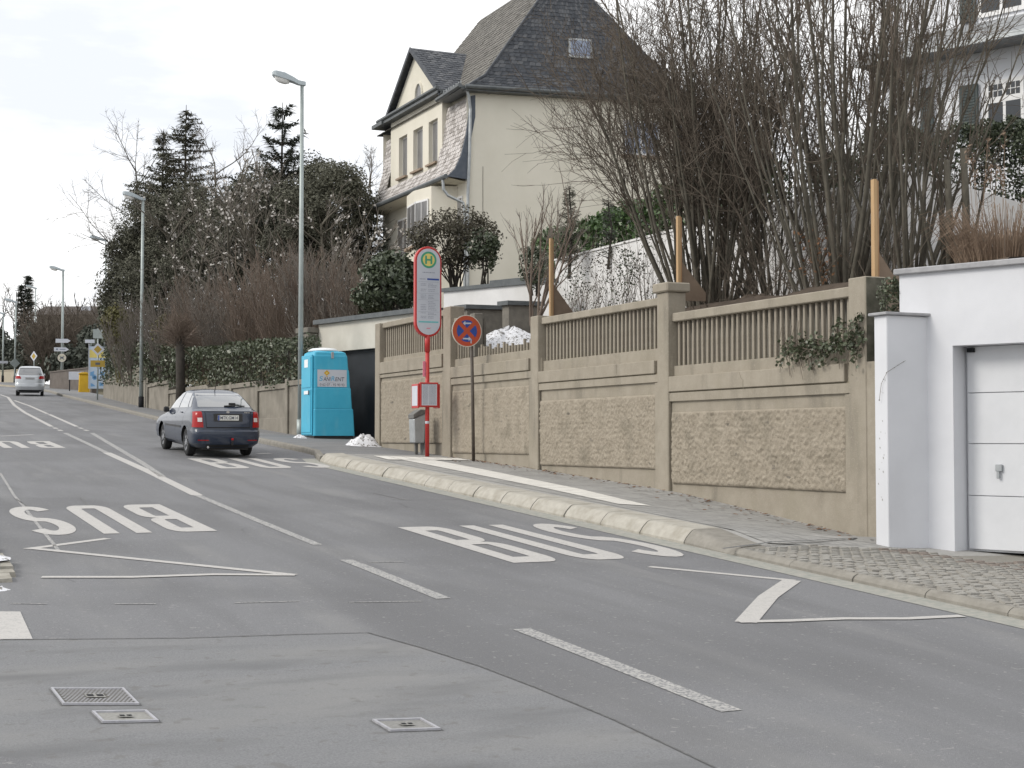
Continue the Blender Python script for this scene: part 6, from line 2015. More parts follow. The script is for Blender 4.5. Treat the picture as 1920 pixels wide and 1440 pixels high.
bare_bush('bare bush half hidden behind the leftmost trunks, before the laurel hedge', bH, 8, 5.2, 38, rad=.036, reach=(5, 20), base_r=.35, lean=Vector((-.13, .07, 0)), nb=(13, 16), nt=10, blen=(.45, .9), start=.42)
# brushy undergrowth at the foot
rg = random.Random(40)
tw = MB()
for i in range(190):
    px = rg.uniform(1290, 1700); dep = lerp(26, 21.5, (px - 1290) / 410) + rg.uniform(-.7, 1.2)
    b0_ = pos(px, dep, 4.1)
    d = (UPV + rdir(rg) * .7).normalized()
    grow([tw, tw], b0_, d, rg.uniform(.5, 1.7), .008, 0, rg, [dict(seg=4, wob=.2, up=.05, tip=.3, k=3), dict(seg=3, wob=.25, up=.02, tip=.4, n=3, ang=(20, 60), len=(.3, .5), r=.005, k=3, **{'from': .2})])
o = tw.build('undergrowth', M_TWIG); tag(o, 'tangle of thin dead shoots at the foot of the bare bushes', 'undergrowth', kind='stuff')
# withered brown leaves caught in the right bush
rg = random.Random(41)
t = plant('withered_shrub', 'small shrub with withered brown leaves between the bare stems', 'shrub', pos(1530, 22.6, 4.2))
lb, tb = MB(), MB()
c = D(1533, 480, 22.4)
for i in range(120):
    leaf(lb, c + Vector((rg.gauss(0, .14), rg.gauss(0, .14), rg.gauss(0, .2))), .07, rg)
for i in range(10): grow([tb], pos(1530, 22.4, 4.1), (UPV + rdir(rg) * .4).normalized(), 1.0, .01, 0, rg, [dict(seg=4, wob=.2, up=.05, k=3)])
lb.build('foliage', M_DEADLEAF, t, kind='stuff'); tb.build('stems', M_TWIG, t)
for i, (px, y0, y1, r_) in enumerate(((1775, 300, 490, .05), (1806, 278, 488, .055))):
    a = D(px + 6, y1, 21.2); c = D(px, y0, 21.2)
    t = plant('cut_trunk', ['sawn-off bare trunk left of the other one, before the white ramp wall', 'taller sawn-off bare trunk nearest the reeds'][i], 'trunk', a, 'two sawn-off trunks')
    bb = MB(); bb.tube([a - Vector((0, 0, .3)), a.lerp(c, .5) + Vector((.02, 0, 0)), c], r_ * 1.1, r_ * .85, k=8); bb.build('trunk', M_BARK, t, smooth=True)

# ---- shrubs between the wall and the garden wall ----------------------------
def leafy_shrub(name, label, base, h, w, seed, m, nleaf, size, nst, group=None, bark=M_TWIG, cat='shrub', lvlup=.05, hole=-.1, rad=.009):
    rg = random.Random(seed)
    t = plant(name, label, cat, base, group)
    st, lf = MB(), MB()
    tips = []
    for i in range(nst):
        d = (UPV + Vector((rg.uniform(-1, 1), rg.uniform(-1, 1), 0)) * w * .55).normalized()
        grow([st, st], base + Vector((rg.uniform(-.3, .3) * w, rg.uniform(-.3, .3) * w, -.1)), d, h * rg.uniform(.6, 1.05), rad, 0, rg,
             [dict(seg=5, wob=.14, up=lvlup, tip=.3, k=4), dict(seg=4, wob=.2, up=.03, tip=.4, n=5, ang=(20, 50), len=(.25, .45), r=.004, k=3, **{'from': .15})])
    for i in range(nleaf):
        z = rg.random() ** .8
        r_ = w * (.35 + .65 * math.sin(math.pi * min(1, z * .75 + .2))) * math.sqrt(rg.random())
        a = rg.uniform(0, 6.283)
        c = base + Vector((math.cos(a) * r_, math.sin(a) * r_, h * z))
        if noise.noise(c * 2.4 + Vector((seed, 0, 0))) < hole: continue
        leaf(lf, c, size * rg.uniform(.6, 1.3), rg)
    st.build('stems', bark, t, kind='stuff')
    if nleaf: lf.build('foliage', m, t, kind='stuff')
    return t
sh_lab = ['small loose evergreen shrub at the left end of the white garden wall', 'twiggy shrub with a few small leaves before the white garden wall', 'brownish thin shrub in the middle before the white garden wall', 'greener bushy shrub before the white garden wall, behind the left fence rail', 'tall wispy shrub before the white garden wall near the bare trunks']
for i, (px, dep, h, w, nl) in enumerate(((1075, 31, 1.5, .55, 900), (1110, 30, 1.7, .5, 350), (1150, 29.5, 1.8, .6, 420), (1180, 29, 1.6, .55, 1100), (1215, 28.5, 2.2, .5, 500))):
    leafy_shrub('garden_shrub', sh_lab[i], pos(px, dep, 4.0), h, w, 50 + i, [M_HOLLY, M_BRONZE, M_BRONZE, M_HOLLY, M_HOLLY][i], nl, .055, 11, 'loose shrubs before the white garden wall', bark=M_TWIGG)
# small fan-shaped bare tree with reddish stems
def bare_tree(name, label, base, h, seed, cfg, bark, twig, n0=1, lean=None, r0=.1, group=None, cat='bare tree', spread=.25, blossoms=0, part='trunk'):
    rg = random.Random(seed)
    t = plant(name, label, cat, base, group)
    tr_, tw = MB(), MB()
    for i in range(n0):
        d = (UPV + Vector((rg.uniform(-1, 1), rg.uniform(-1, 1), 0)) * spread + (lean or Vector())).normalized()
        grow([tr_, tr_, tw], base + Vector((rg.uniform(-.1, .1), rg.uniform(-.1, .1), -.2)), d, h * rg.uniform(.8, 1), r0, 0, rg, cfg)
    tr_.build(part, bark, t, smooth=True)
    tw.build('crown', twig, t, kind='stuff')
    return t, tw
CFG_FAN = [dict(seg=7, wob=.07, up=.04, tip=.25, k=5), dict(seg=6, wob=.1, up=.12, tip=.25, n=(5, 7), ang=(15, 38), len=(.45, .75), r=.016, k=4, **{'from': .12}), dict(seg=4, wob=.16, up=.08, tip=.4, n=6, ang=(15, 40), len=(.25, .5), r=.006, k=3, **{'from': .3})]
bt = D(1003, 585, 33)
bare_tree('small_bare_tree', 'small bare tree with reddish stems left of the left timber post', Vector((bt.x, bt.y, bt.z - .1)), 2.9, 61, CFG_FAN, M_TWIGR, M_TWIGG, n0=6, r0=.035, spread=.45)

# conifers -----------------------------------------------------------------
def conifer(name, label, base, h, rad, seed, m, whorl=.42, nb=7, droop=.12, z0=.06, size=.34, dens=9, shape=1.0, gap=.0, group=None, irregular=.25, cat='conifer'):
    rg = random.Random(seed)
    t = plant(name, label, cat, base, group)
    tk, lf = MB(), MB()
    tk.tube([base - Vector((0, 0, .3)), base + Vector((rg.uniform(-.1, .1), rg.uniform(-.1, .1), h * .5)), base + Vector((0, 0, h * .985))], h * .014 + .02, .012, k=7)
    z = z0 * h
    while z < h * .97:
        f = 1 - z / h
        prof = f ** shape
        off = rg.uniform(0, 6.28)
        for i in range(nb):
            if rg.random() < gap: continue
            a = off + 6.283 * i / nb + rg.uniform(-.3, .3)
            L = max(.15, rad * prof * rg.uniform(1 - irregular * 1.6, 1 + irregular * .6)) * (1 + .3 * noise.noise(Vector((math.cos(a), math.sin(a), z * .7 + seed))))
            d = Vector((math.cos(a), math.sin(a), .25 - droop))
            p0 = base + Vector((0, 0, z + rg.uniform(-.1, .1)))
            pts = []
            for k in range(5):
                s_ = k / 4
                pts.append(p0 + d * L * s_ + Vector((0, 0, -droop * L * s_ * s_ + .1 * L * s_ ** 3)))
            tk.tube(pts, .012 + L * .008, .005, k=3, cap=False)
            side = Vector((-math.sin(a), math.cos(a), 0))
            n = max(4, int(L * dens * 2.6))
            for k in range(n):
                s_ = (k + rg.random()) / n
                s_ = .12 + .88 * s_
                i0 = min(3, int(s_ * 4)); c = pts[i0].lerp(pts[i0 + 1], s_ * 4 - i0)
                for sg_ in (-1, 1):
                    w = size * .8 * (1.1 - .6 * s_) * rg.uniform(.5, 1.25)
                    e = c + side * sg_ * w + d * w * .5 + Vector((0, 0, -w * rg.uniform(.05, .5)))
                    q = d * size * .09
                    lf.face([c - q * .6, c + q * .6, e + q * .5 + Vector((0, 0, -.02)), e - q * .4])
                leaf(lf, c + Vector((0, 0, rg.uniform(-.08, .1))), size * .5, rg, None, .3)
        z += whorl * rg.uniform(.8, 1.2) * (.65 + .6 * f)
    tk.build('trunk', M_TRUNKD, t)
    lf.build('crown', m, t, kind='stuff')
    return t
def hgt(base, ytop): return zat(base, ytop) - base.z
c = pos(345, 72); conifer('conifer', 'tall ragged conifer at the left, highest of the trees behind the hedge', c, hgt(c, 186), 4.8, 71, M_CONIF, whorl=.36, nb=8, droop=.1, size=.5, dens=6, shape=.85, irregular=.55, gap=.26, group='tall conifers behind the hedge')
c = pos(303, 74); conifer('conifer', 'shorter dense conifer leaning against the tall ragged one on its left', c, hgt(c, 232), 3.2, 72, M_CONIF, whorl=.38, nb=7, droop=.06, size=.48, dens=6, shape=.7, irregular=.55, gap=.26, group='tall conifers behind the hedge')
c = pos(527, 62); conifer('conifer', 'layered fir with a bare upper trunk left of the tall street lamp', c, hgt(c, 182), 3.7, 73, M_CONIFD, whorl=.8, nb=7, droop=-.02, size=.5, dens=8, shape=.72, irregular=.35, gap=.08, group='tall conifers behind the hedge')
c = pos(452, 66); conifer('conifer', 'narrow columnar conifer between the ragged conifer and the layered fir', c, hgt(c, 312), .75, 74, M_CONIFD, whorl=.4, nb=6, droop=-.4, size=.3, dens=7, shape=.6, group='tall conifers behind the hedge')
c = pos(696, 57); conifer('conifer', 'dark low conifer touching the left corner of the cream villa', c, hgt(c, 385), 2.0, 75, M_CONIFD, whorl=.45, nb=7, droop=.1, size=.4, dens=6, shape=.7, group='tall conifers behind the hedge')
c = pos(655, 60); conifer('conifer', 'feathery dark conifer behind the round evergreen beside the cream villa', c, hgt(c, 330), 2.2, 76, M_CONIF, whorl=.45, nb=7, droop=.02, size=.4, dens=6, shape=.6, irregular=.4, group='tall conifers behind the hedge')
c = D(1067, 470, 37); conifer('young_spruce', 'little young spruce at the left end of the laurel hedge', Vector((c.x, c.y, c.z - .4)), hgt(Vector((c.x, c.y, c.z - .4)), 346), .62, 77, M_CONIF, whorl=.2, nb=6, droop=-.05, size=.13, dens=14, shape=.9)
c = D(1140, 420, 36); conifer('young_spruce', 'tiny dark spruce tip rising behind the laurel hedge', Vector((c.x, c.y, c.z - .8)), 1.35, .3, 78, M_CONIFD, whorl=.2, nb=6, droop=-.1, size=.1, dens=14, shape=.9)

# round evergreens and hedges
def evergreen(name, label, ctr, rx, ry, rz, n, size, seed, m, stems=5, hole=-.15, cat='evergreen shrub', zb=None, shell=.5, group=None, bark=M_TRUNKD, rs=.03):
    rg = random.Random(seed)
    base = Vector((ctr.x, ctr.y, ctr.z - rz if zb is None else zb))
    t = plant(name, label, cat, base, group)
    lf = MB()
    blob(lf, ctr, rx, ry, rz, n, size, rg, hole, seed, shell)
    for q in range(7):
        v = rdir(rg); cc = ctr + Vector((v.x * rx, v.y * ry, abs(v.z) * rz)) * .72
        blob(lf, cc, rx * .42, ry * .42, rz * .36, n // 14, size, rg, -.3, seed + q, .4)
    tk = MB()
    for i in range(stems):
        v = rdir(rg); e = ctr + Vector((v.x * rx, v.y * ry, abs(v.z) * rz)) * .7
        b0_ = base + Vector((rg.uniform(-.15, .15), rg.uniform(-.15, .15), -.15))
        tk.tube([b0_, b0_.lerp(e, .5) + rdir(rg) * .12, e], rs, rs * .3, k=5, cap=False)
    tk.build('trunk', bark, t)
    lf.build('crown', m, t, kind='stuff')
    return t
c = D(614, 395, 57); evergreen('yew', 'broad round dark yew left of the cream villa', c, 2.0, 1.8, 1.9, 15000, .105, 81, M_CONIF, hole=-.02, shell=.3, zb=zgar(c.x, c.y))
c = D(590, 470, 58); evergreen('yew', 'lower dark yew under the round one behind the brown bushes', c, 2.2, 1.8, 1.6, 12000, .105, 82, M_CONIF, hole=-.03, shell=.3, zb=zgar(c.x, c.y))
c = D(238, 560, 73); evergreen('holly', 'dark evergreen bush at the road end of the hedge, leaning over the path', c, 1.25, 1.3, 2.3, 9000, .13, 83, M_CONIF, hole=-.06, shell=.35, zb=zgar(c.x, c.y))
c = D(205, 600, 76); evergreen('holly', 'small dark evergreen at the far corner of the hedge above the poster panel', c, .5, .7, 1.5, 1200, .2, 84, M_HOLLY, zb=zgar(c.x, c.y))
c = D(300, 520, 70); evergreen('holly', 'dark evergreen mass at the foot of the tall ragged conifer', c, 1.7, 1.4, 2.3, 12000, .105, 85, M_CONIF, hole=-.05, shell=.3, zb=zgar(c.x, c.y))
c = D(380, 520, 66); evergreen('holly', 'shaded evergreen between the pale blossoming trees', c, 1.9, 1.4, 2.2, 12000, .105, 86, M_CONIF, hole=-.03, shell=.3, zb=zgar(c.x, c.y))
c = D(480, 480, 64); evergreen('holly', 'shaded evergreen below the layered fir', c, 2.0, 1.5, 2.3, 12000, .105, 87, M_CONIF, hole=-.03, shell=.3, zb=zgar(c.x, c.y))
c = D(225, 612, 66); evergreen('olive_bush', 'yellowish olive bush above the far end of the hedge', c, .85, .9, 1.0, 1500, .13, 88, M_OLIVE, hole=-.05, zb=zgar(c.x, c.y), bark=M_TWIGY, stems=20, rs=.012)
c = D(315, 620, 58); evergreen('olive_bush', 'yellowish olive bush left of the pollarded trunk', c, .75, .8, .75, 1100, .12, 89, M_OLIVE, hole=-.02, zb=zgar(c.x, c.y), bark=M_TWIGY, stems=20, rs=.012)
c = D(737, 530, 42); evergreen('rhododendron', 'dense dark green rhododendron on the roof edge left of the bus stop sign', c, .85, .9, .88, 3400, .15, 90, M_HOLLY, hole=-.25)
c = D(700, 560, 44); evergreen('rhododendron', 'lower dark green shrub on the garage roof, left of the dense rhododendron', c, .6, .6, .5, 1300, .14, 91, M_HOLLY, hole=-.2)
c = D(852, 452, 43); evergreen('bronze_shrub', 'wide dome-shaped shrub with bronze leaves before the cream villa', c, 1.35, 1.1, .95, 4600, .09, 92, M_BRONZE, hole=.0, zb=D(880, 535, 43).z, stems=26, rs=.022, shell=.2)
c = D(905, 470, 42.5); evergreen('bronze_shrub', 'greenish side growth right of the dome-shaped bronze shrub', c, .5, .5, .6, 900, .11, 93, M_HOLLY, hole=-.05, zb=D(905, 535, 42.5).z, stems=5)
c = D(1000, 500, 35.5); evergreen('dark_bush', 'dark green bush behind the reddish bare tree', c, .33, .4, .55, 900, .08, 94, M_HOLLY, hole=-.1)

for i, (px, y, dep, rx, rz, lab) in enumerate(((290, 420, 73, 1.7, 2.2, 'ragged evergreen left of the tall ragged conifer at mid height'), (350, 430, 70, 2.0, 2.2, 'ragged evergreen before the trunk of the tall ragged conifer'), (425, 440, 67, 1.9, 2.0, 'ragged evergreen between the lamp poles, before the columnar conifer'), (500, 400, 65, 1.8, 2.0, 'ragged evergreen left of the layered fir at mid height'), (560, 390, 63, 1.7, 2.2, 'ragged evergreen right of the layered fir, behind the tall lamp pole'), (250, 480, 74, 1.3, 1.6, 'ragged evergreen behind the lamp against the low wall'))):
    c = D(px, y, dep); evergreen('evergreen_tree', lab, c, rx, rx, rz, 12000, .105, 220 + i, M_CONIF, hole=.06, zb=zgar(c.x, c.y), shell=.15, stems=8, group='ragged evergreens between the conifers')

# laurel hedge on the garden wall
def hedge(name, label, a, b_, w, h0, h1, n, size, seed, m, cat='hedge', lump=.25):
    """leafy hedge from a to b (ground points), width w, height h0..h1"""
    rg = random.Random(seed)
    t = plant(name, label, cat, (a + b_) / 2)
    lf, st = MB(), MB()
    ax = (b_ - a); L = ax.length; ax.normalize(); sd_ = Vector((ax.y, -ax.x, 0)).normalized()
    for i in range(n):
        u, v, q = rg.random(), rg.random(), rg.random()
        hh = lerp(h0, h1, u) * (1 + lump * noise.noise(Vector((u * L * .9, seed, 0))) + lump * .6 * noise.noise(Vector((u * L * 2.6, seed, 4))))
        face_ = rg.random()
        if face_ < .3: vv, ww = 1 - rg.random() ** 2 * .25, q
        elif face_ < .8: vv, ww = v, (rg.random() ** 2) * .35 * rg.choice((1, 1)) if rg.random() < .75 else 1 - rg.random() ** 2 * .3
        else: vv, ww = v, q
        bul = .16 * noise.noise(Vector((u * L * 1.4, vv * hh * 1.4, seed + 9)))
        c = a.lerp(b_, u) + sd_ * ((ww - .5) * w * (1 - .35 * vv * vv) + bul) + Vector((0, 0, vv * hh))
        if noise.noise(c * 1.9 + Vector((0, seed, 0))) < -.32: continue
        leaf(lf, c, size * rg.uniform(.65, 1.3), rg)
    for i in range(int(L * 6)):
        u = rg.random(); p = a.lerp(b_, u) + sd_ * rg.uniform(-.2, .2) * w
        st.tube([p - Vector((0, 0, .1)), p + Vector((rg.uniform(-.1, .1), rg.uniform(-.1, .1), lerp(h0, h1, u) * .8))], .015, .006, k=3, cap=False)
    lf.build('foliage', m, t, kind='stuff'); st.build('stems', M_TRUNKD, t, kind='stuff')
    return t
hedge('laurel_hedge', 'glossy green laurel hedge standing above the white garden wall', Vector((17.9, 37.4, zA - .45)), Vector((17.9, 26.2, zA - .45)), 1.1, 1.4, 1.75, 10500, .15, 101, M_LAUREL)
hedge('evergreen_hedge', 'dark glossy hedge under the windows of the white villa', Vector((20.2, 23.0, 4.9)), Vector((21.6, 19.6, 4.9)), 1.3, 3.3, 3.0, 24000, .085, 102, M_HOLLY)
hedge('evergreen_hedge', 'dark hedge behind the bare bushes left of the white villa windows', Vector((18.3, 25.4, 5.0)), Vector((20.1, 23.1, 4.9)), 1.2, 2.9, 3.2, 16000, .085, 103, M_HOLLY)

# ivy hedge over the low wall (in stretches between the lamp, the pollard and the gate post)
rg = random.Random(110)
for i, (xa, xb, ya_, yb_, lab) in enumerate(((192, 262, 652, 645, 'ivy hedge at the far end of the low wall, left of the lamp'), (266, 342, 642, 655, 'ivy hedge between the lamp and the pollarded trunk'), (358, 562, 655, 632, 'thick ivy hedge on the low wall between the pollarded trunk and the gate post'))):
    A_, B2 = lw_pt(xa, 715), lw_pt(xb, 715)
    A_ = Vector((A_.x + .25, A_.y, A_.z - .12)); B2 = Vector((B2.x + .25, B2.y, B2.z - .22))
    h0, h1 = zat(A_, ya_) - A_.z, zat(B2, yb_) - B2.z
    n = int((A_ - B2).length * 620)
    hedge('ivy_hedge', lab, A_, B2, .85, h0, h1, min(9500, n), .13 if i < 2 else .115, 111 + i, M_IVY, lump=.14)

# pollarded tree at the kerbside of the hedge wall
pb2 = lw_pt(349, 735); pb2 = Vector((pb2.x - .22, pb2.y, zg(pb2.y) + .1))
rg = random.Random(120)
t = plant('pollard_tree', 'dark pollarded trunk with a brush of brown shoots before the hedge', 'tree', pb2)
tk, tw = MB(), MB()
zt_ = zat(pb2, 630)
tk.tube([pb2 - Vector((0, 0, .2)), pb2 + Vector((.03, 0, 1)), Vector((pb2.x, pb2.y, zt_))], .16, .15, k=9)
for i in range(170):
    d = (UPV * .9 + rdir(rg)).normalized()
    grow([tw, tw], Vector((pb2.x, pb2.y, zt_ - rg.uniform(0, .5))), d, rg.uniform(.5, 1.1), .012, 0, rg, [dict(seg=3, wob=.15, up=.1, k=3), dict(seg=2, wob=.2, up=.05, n=4, ang=(15, 45), len=(.4, .6), r=.008, k=3, **{'from': .3})])
tk.build('trunk', M_TRUNKD, t, smooth=True); tw.build('crown', M_TWIGR, t, kind='stuff')

# brown twiggy bushes behind the hedge
TB = ['brown twiggy bush behind the far end of the hedge', 'brown twiggy bush behind the pollarded trunk', 'reddish brown twiggy bush right of the pollarded trunk', 'grey brown twiggy bush in the middle behind the hedge', 'reddish twiggy bush left of the tall lamp pole', 'tall reddish twiggy bush just behind the tall lamp pole', 'brown twiggy bush right of the tall lamp pole', 'brown twiggy bush against the dark rhododendron', 'fine brown twiggy bush above the cream garage fascia']
for i, (px, dep, yt, w) in enumerate(((268, 62, 560, .9), (340, 56, 530, .9), (400, 54, 520, 1.0), (450, 52, 505, 1.0), (505, 50, 490, 1.0), (560, 48, 455, .9), (612, 47, 455, .8), (655, 46, 490, .8), (668, 45, 545, .6))):
    b0_ = pos(px, dep)
    h = hgt(b0_, yt)
    rg = random.Random(130 + i)
    t = plant('twiggy_bush', TB[i], 'bush', b0_, 'brown twiggy bushes behind the hedge')
    tw = MB()
    for k in range(58):
        a = rg.uniform(0, 6.283); r_ = w * math.sqrt(rg.random())
        d = (UPV + Vector((math.cos(a), math.sin(a), 0)) * .35 * r_ / w + rdir(rg) * .1).normalized()
        grow([tw, tw, tw], b0_ + Vector((math.cos(a) * r_, math.sin(a) * r_, -.3)), d, h * rg.uniform(.7, 1.05), .02, 0, rg,
             [dict(seg=5, wob=.09, up=.05, tip=.3, k=3), dict(seg=4, wob=.15, up=.1, tip=.4, n=8, ang=(12, 35), len=(.25, .45), r=.011, k=3, **{'from': .1}), dict(seg=2, wob=.15, up=.05, tip=.5, n=4, ang=(15, 40), len=(.3, .5), r=.008, k=3, **{'from': .2})])
    tw.build('twigs', M_TWIGR if i in (2, 4, 5, 7) else M_TWIGG, t, kind='stuff')

# bare trees
CFG_T = [dict(seg=8, wob=.08, up=.05, tip=.2, k=7), dict(seg=7, wob=.14, up=.05, tip=.25, n=(11, 13), ang=(25, 60), len=(.4, .7), r=.032, k=4, **{'from': .2}),
         dict(seg=6, wob=.26, up=.03, tip=.35, n=10, ang=(20, 60), len=(.3, .6), r=.012, k=3, **{'from': .15}), dict(seg=4, wob=.26, up=.0, tip=.5, n=8, ang=(20, 60), len=(.3, .6), r=.0065, k=3, **{'from': .2})]
c = pos(292, 76); bare_tree('bare_tree', 'wide bare tree at the left whose branches reach out over the road', c, hgt(c, 285), 141, CFG_T, M_BARK, M_TWIG, r0=.15, lean=Vector((-.16, .05, 0)), group='bare trees among the conifers')
c = pos(412, 69); bare_tree('bare_tree', 'tall bare tree between the ragged conifer and the layered fir', c, hgt(c, 240), 142, CFG_T, M_BARK, M_TWIG, r0=.15, group='bare trees among the conifers')
c = pos(600, 60); bare_tree('bare_tree', 'pale bare tree behind the tall lamp pole', c, hgt(c, 262), 143, CFG_T, M_TWIGG, M_TWIGG, r0=.15, lean=Vector((.2, 0, 0)), group='bare trees among the conifers')
c = pos(660, 62); bare_tree('bare_tree', 'slender bare tree next to the left edge of the cream villa', c, hgt(c, 345), 144, CFG_T, M_TWIGG, M_TWIGG, r0=.12, lean=Vector((.12, 0, 0)), group='bare trees among the conifers')

# pale blossoming trees
CFG_M = [dict(seg=6, wob=.1, up=.04, tip=.3, k=6), dict(seg=6, wob=.15, up=.06, tip=.3, n=(9, 11), ang=(25, 60), len=(.5, .75), r=.04, k=4, **{'from': .15}), dict(seg=4, wob=.2, up=.06, tip=.4, n=7, ang=(20, 50), len=(.3, .5), r=.015, k=3, **{'from': .2})]
for i, (px, dep, yt, lab) in enumerate(((365, 60, 370, 'pale blossoming tree left of centre, before the tall bare tree'), (440, 58, 350, 'pale blossoming tree below the columnar conifer'), (540, 56, 345, 'pale blossoming tree before the layered fir'), (620, 54, 390, 'pale blossoming tree right of the tall lamp pole'))):
    c = pos(px, dep)
    h = hgt(c, yt)
    rg = random.Random(150 + i)
    t = plant('blossoming_tree', lab, 'tree', c, 'pale blossoming trees behind the hedge')
    tk, tw, bl = MB(), MB(), MB()
    for k in range(3):
        d = (UPV + Vector((rg.uniform(-1, 1), rg.uniform(-1, 1), 0)) * .4).normalized()
        grow([tk, tk, tw], c + Vector((0, 0, -.2)), d, h * rg.uniform(.85, 1), .1, 0, rg, CFG_M)
    vs = tw.v[::3]
    for k in range(300):
        p_ = Vector(rg.choice(vs))
        if p_.z < c.z + h * .4 or noise.noise(p_ * .8 + Vector((i * 5, 0, 0))) < .0: continue
        for q in range(3): leaf(bl, p_ + rdir(rg) * .09, .13, rg, asp=.7)
    tk.build('trunk', M_BARK, t, smooth=True); tw.build('crown', M_TWIGG, t, kind='stuff')
    bl.build('blossoms', M_BLOSS, t, kind='stuff')

# dry reeds on the garage
rg = random.Random(160)
c = D(1888, 492, 20.6)
t = plant('dry_reeds', 'clump of dry brown reeds on the white garage roof', 'reeds', c)
bb, hd = MB(), MB()
for i in range(900):
    a = rg.uniform(0, 6.283); r_ = .55 * math.sqrt(rg.random())
    p0 = c + Vector((math.cos(a) * r_ * 1.2, math.sin(a) * r_, -.25))
    d = (UPV + Vector((math.cos(a), math.sin(a), 0)) * rg.uniform(.02, .5)).normalized()
    L = rg.uniform(.5, 1.35)
    pts = [p0, p0 + d * L * .5, p0 + d * L * .8 + Vector((math.cos(a), math.sin(a), -.3)) * L * .08, p0 + d * L * .9 + Vector((math.cos(a), math.sin(a), -1)) * L * rg.uniform(.1, .3)]
    bb.tube(pts, .006, .002, k=3, cap=False)
for i in range(16):
    a = rg.uniform(0, 6.283); p0 = c + Vector((math.cos(a) * .4, math.sin(a) * .4, 0))
    e = p0 + Vector((rg.uniform(-.2, .2), 0, rg.uniform(1.2, 1.75)))
    bb.tube([p0, e], .005, .003, k=3, cap=False)
    for k in range(14): leaf(hd, e + Vector((rg.gauss(0, .02), rg.gauss(0, .02), rg.uniform(-.22, .02))), .08, rg, asp=.25)
bb.build('stalks', M_REED, t, kind='stuff'); hd.build('plumes', M_REED, t, kind='stuff')

# ivy trailing over the right fence bay
rg = random.Random(170)
wp_ = lambda x, y: V(x, y, (XW, 0), (0, 1))
t = plant('ivy', 'ivy trailing over the baluster fence beside the white garage', 'ivy', wp_(1600, 700))
lf, st = MB(), MB()
for k in range(70):
    if k % 3:
        x0 = rg.uniform(1520, 1610); y0 = 648 - (x0 - 1560) * .12 + rg.uniform(-12, 10)
        x1 = x0 - rg.uniform(10, 60); y1 = y0 + rg.uniform(-4, 26)
    else:
        x0, y0 = rg.uniform(1590, 1634), rg.uniform(583, 640)
        x1 = x0 - rg.uniform(-6, 30); y1 = y0 + rg.uniform(5, 45)
    a, e = wp_(x0, y0), wp_(x1, y1)
    m_ = a.lerp(e, .5) + Vector((0, rg.uniform(-.06, .06), .05))
    pts = [a, m_, e, e + Vector((0, rg.uniform(-.05, .05), -rg.uniform(.03, .22)))]
    pts = [p_ - Vector((rg.uniform(.01, .1), 0, 0)) for p_ in pts]
    st.tube(pts, .005, .003, k=3, cap=False)
    for q in range(13):
        i = rg.randrange(3); c_ = pts[i].lerp(pts[i + 1], rg.random())
        leaf(lf, c_ + Vector((-rg.uniform(0, .05), rg.gauss(0, .035), rg.gauss(0, .04))), rg.uniform(.03, .07), rg, asp=.85)
for k in range(26):   # dead part
    a = wp_(rg.uniform(1470, 1510), rg.uniform(600, 650)); e = a + Vector((0, rg.uniform(-.15, .15), -rg.uniform(.15, .5)))
    st.tube([a - Vector((.05, 0, 0)), e - Vector((.03, 0, 0))], .004, .003, k=3, cap=False)
pts = [(11.02, 13.98, 2.35), (11.03, 13.95, 2.55), (11.04, 13.86, 2.68), (11.3, 13.85, 2.82)]
st.tube(pts, .003, .002, k=3, cap=False)
for q in range(16):
    i = rg.randrange(3); leaf(lf, Vector(pts[i]).lerp(Vector(pts[i + 1]), rg.random()), .018, rg, asp=.8)
lf.build('leaves', M_IVY, t, kind='stuff'); st.build('stems', M_TWIG, t, kind='stuff')
# dark ivy corner behind the near pillar
c = D(1672, 558, 17.9)
evergreen('ivy_tuft', 'dark tuft of ivy in the gap between concrete pillar and white garage', c, .17, .16, .24, 420, .05, 171, M_IVY, hole=-.3, stems=3, rs=.006)

# dead leaves along the wall's foot
rg = random.Random(180)
lf = MB()
for i in range(520):
    y = 14.4 + 14 * rg.random() ** 1.3
    x = XW - .02 - abs(rg.gauss(0, .11 if rg.random() < .7 else .4))
    if noise.noise(Vector((y * 1.3, 3, 0))) < -.05 and rg.random() < .7: continue
    c = Vector((x, y, zp(x, y) + .012 + rg.random() * .015))
    s = rg.uniform(.018, .05)
    a = rg.uniform(0, 6.28)
    u = Vector((math.cos(a), math.sin(a), rg.uniform(-.25, .25))) * s; v = Vector((-math.sin(a), math.cos(a), rg.uniform(-.25, .25))) * s * .6
    lf.face([c - u, c + v, c + u, c - v])
o = lf.build('dead_leaves', M_DEADLEAF); tag(o, 'brown dead leaves gathered along the foot of the concrete wall', 'leaves', kind='stuff')

# =================================================================== FAR END OF THE STREET
def farbase(px, dep, y): return D(px, y, dep)
c = D(38, 706, 150); conifer('far_conifer', 'left one of the twin dark conifers at the far end of the street', c, hgt(c, 530), .75, 181, M_CONIFD, whorl=.45, nb=8, droop=-.2, size=.7, dens=5, shape=.45, group='twin dark conifers far up the street')
c = D(51, 706, 150); conifer('far_conifer', 'right and taller one of the twin dark conifers at the far end of the street', c, hgt(c, 514), 1.0, 182, M_CONIFD, whorl=.45, nb=8, droop=-.2, size=.75, dens=5, shape=.5, group='twin dark conifers far up the street')
CFG_F = [dict(seg=6, wob=.08, up=.05, tip=.2, k=5), dict(seg=5, wob=.16, up=.06, tip=.3, n=(10, 12), ang=(20, 50), len=(.35, .6), r=.06, k=3, **{'from': .25}), dict(seg=3, wob=.2, up=.03, tip=.5, n=7, ang=(20, 50), len=(.3, .55), r=.03, k=3, **{'from': .2})]
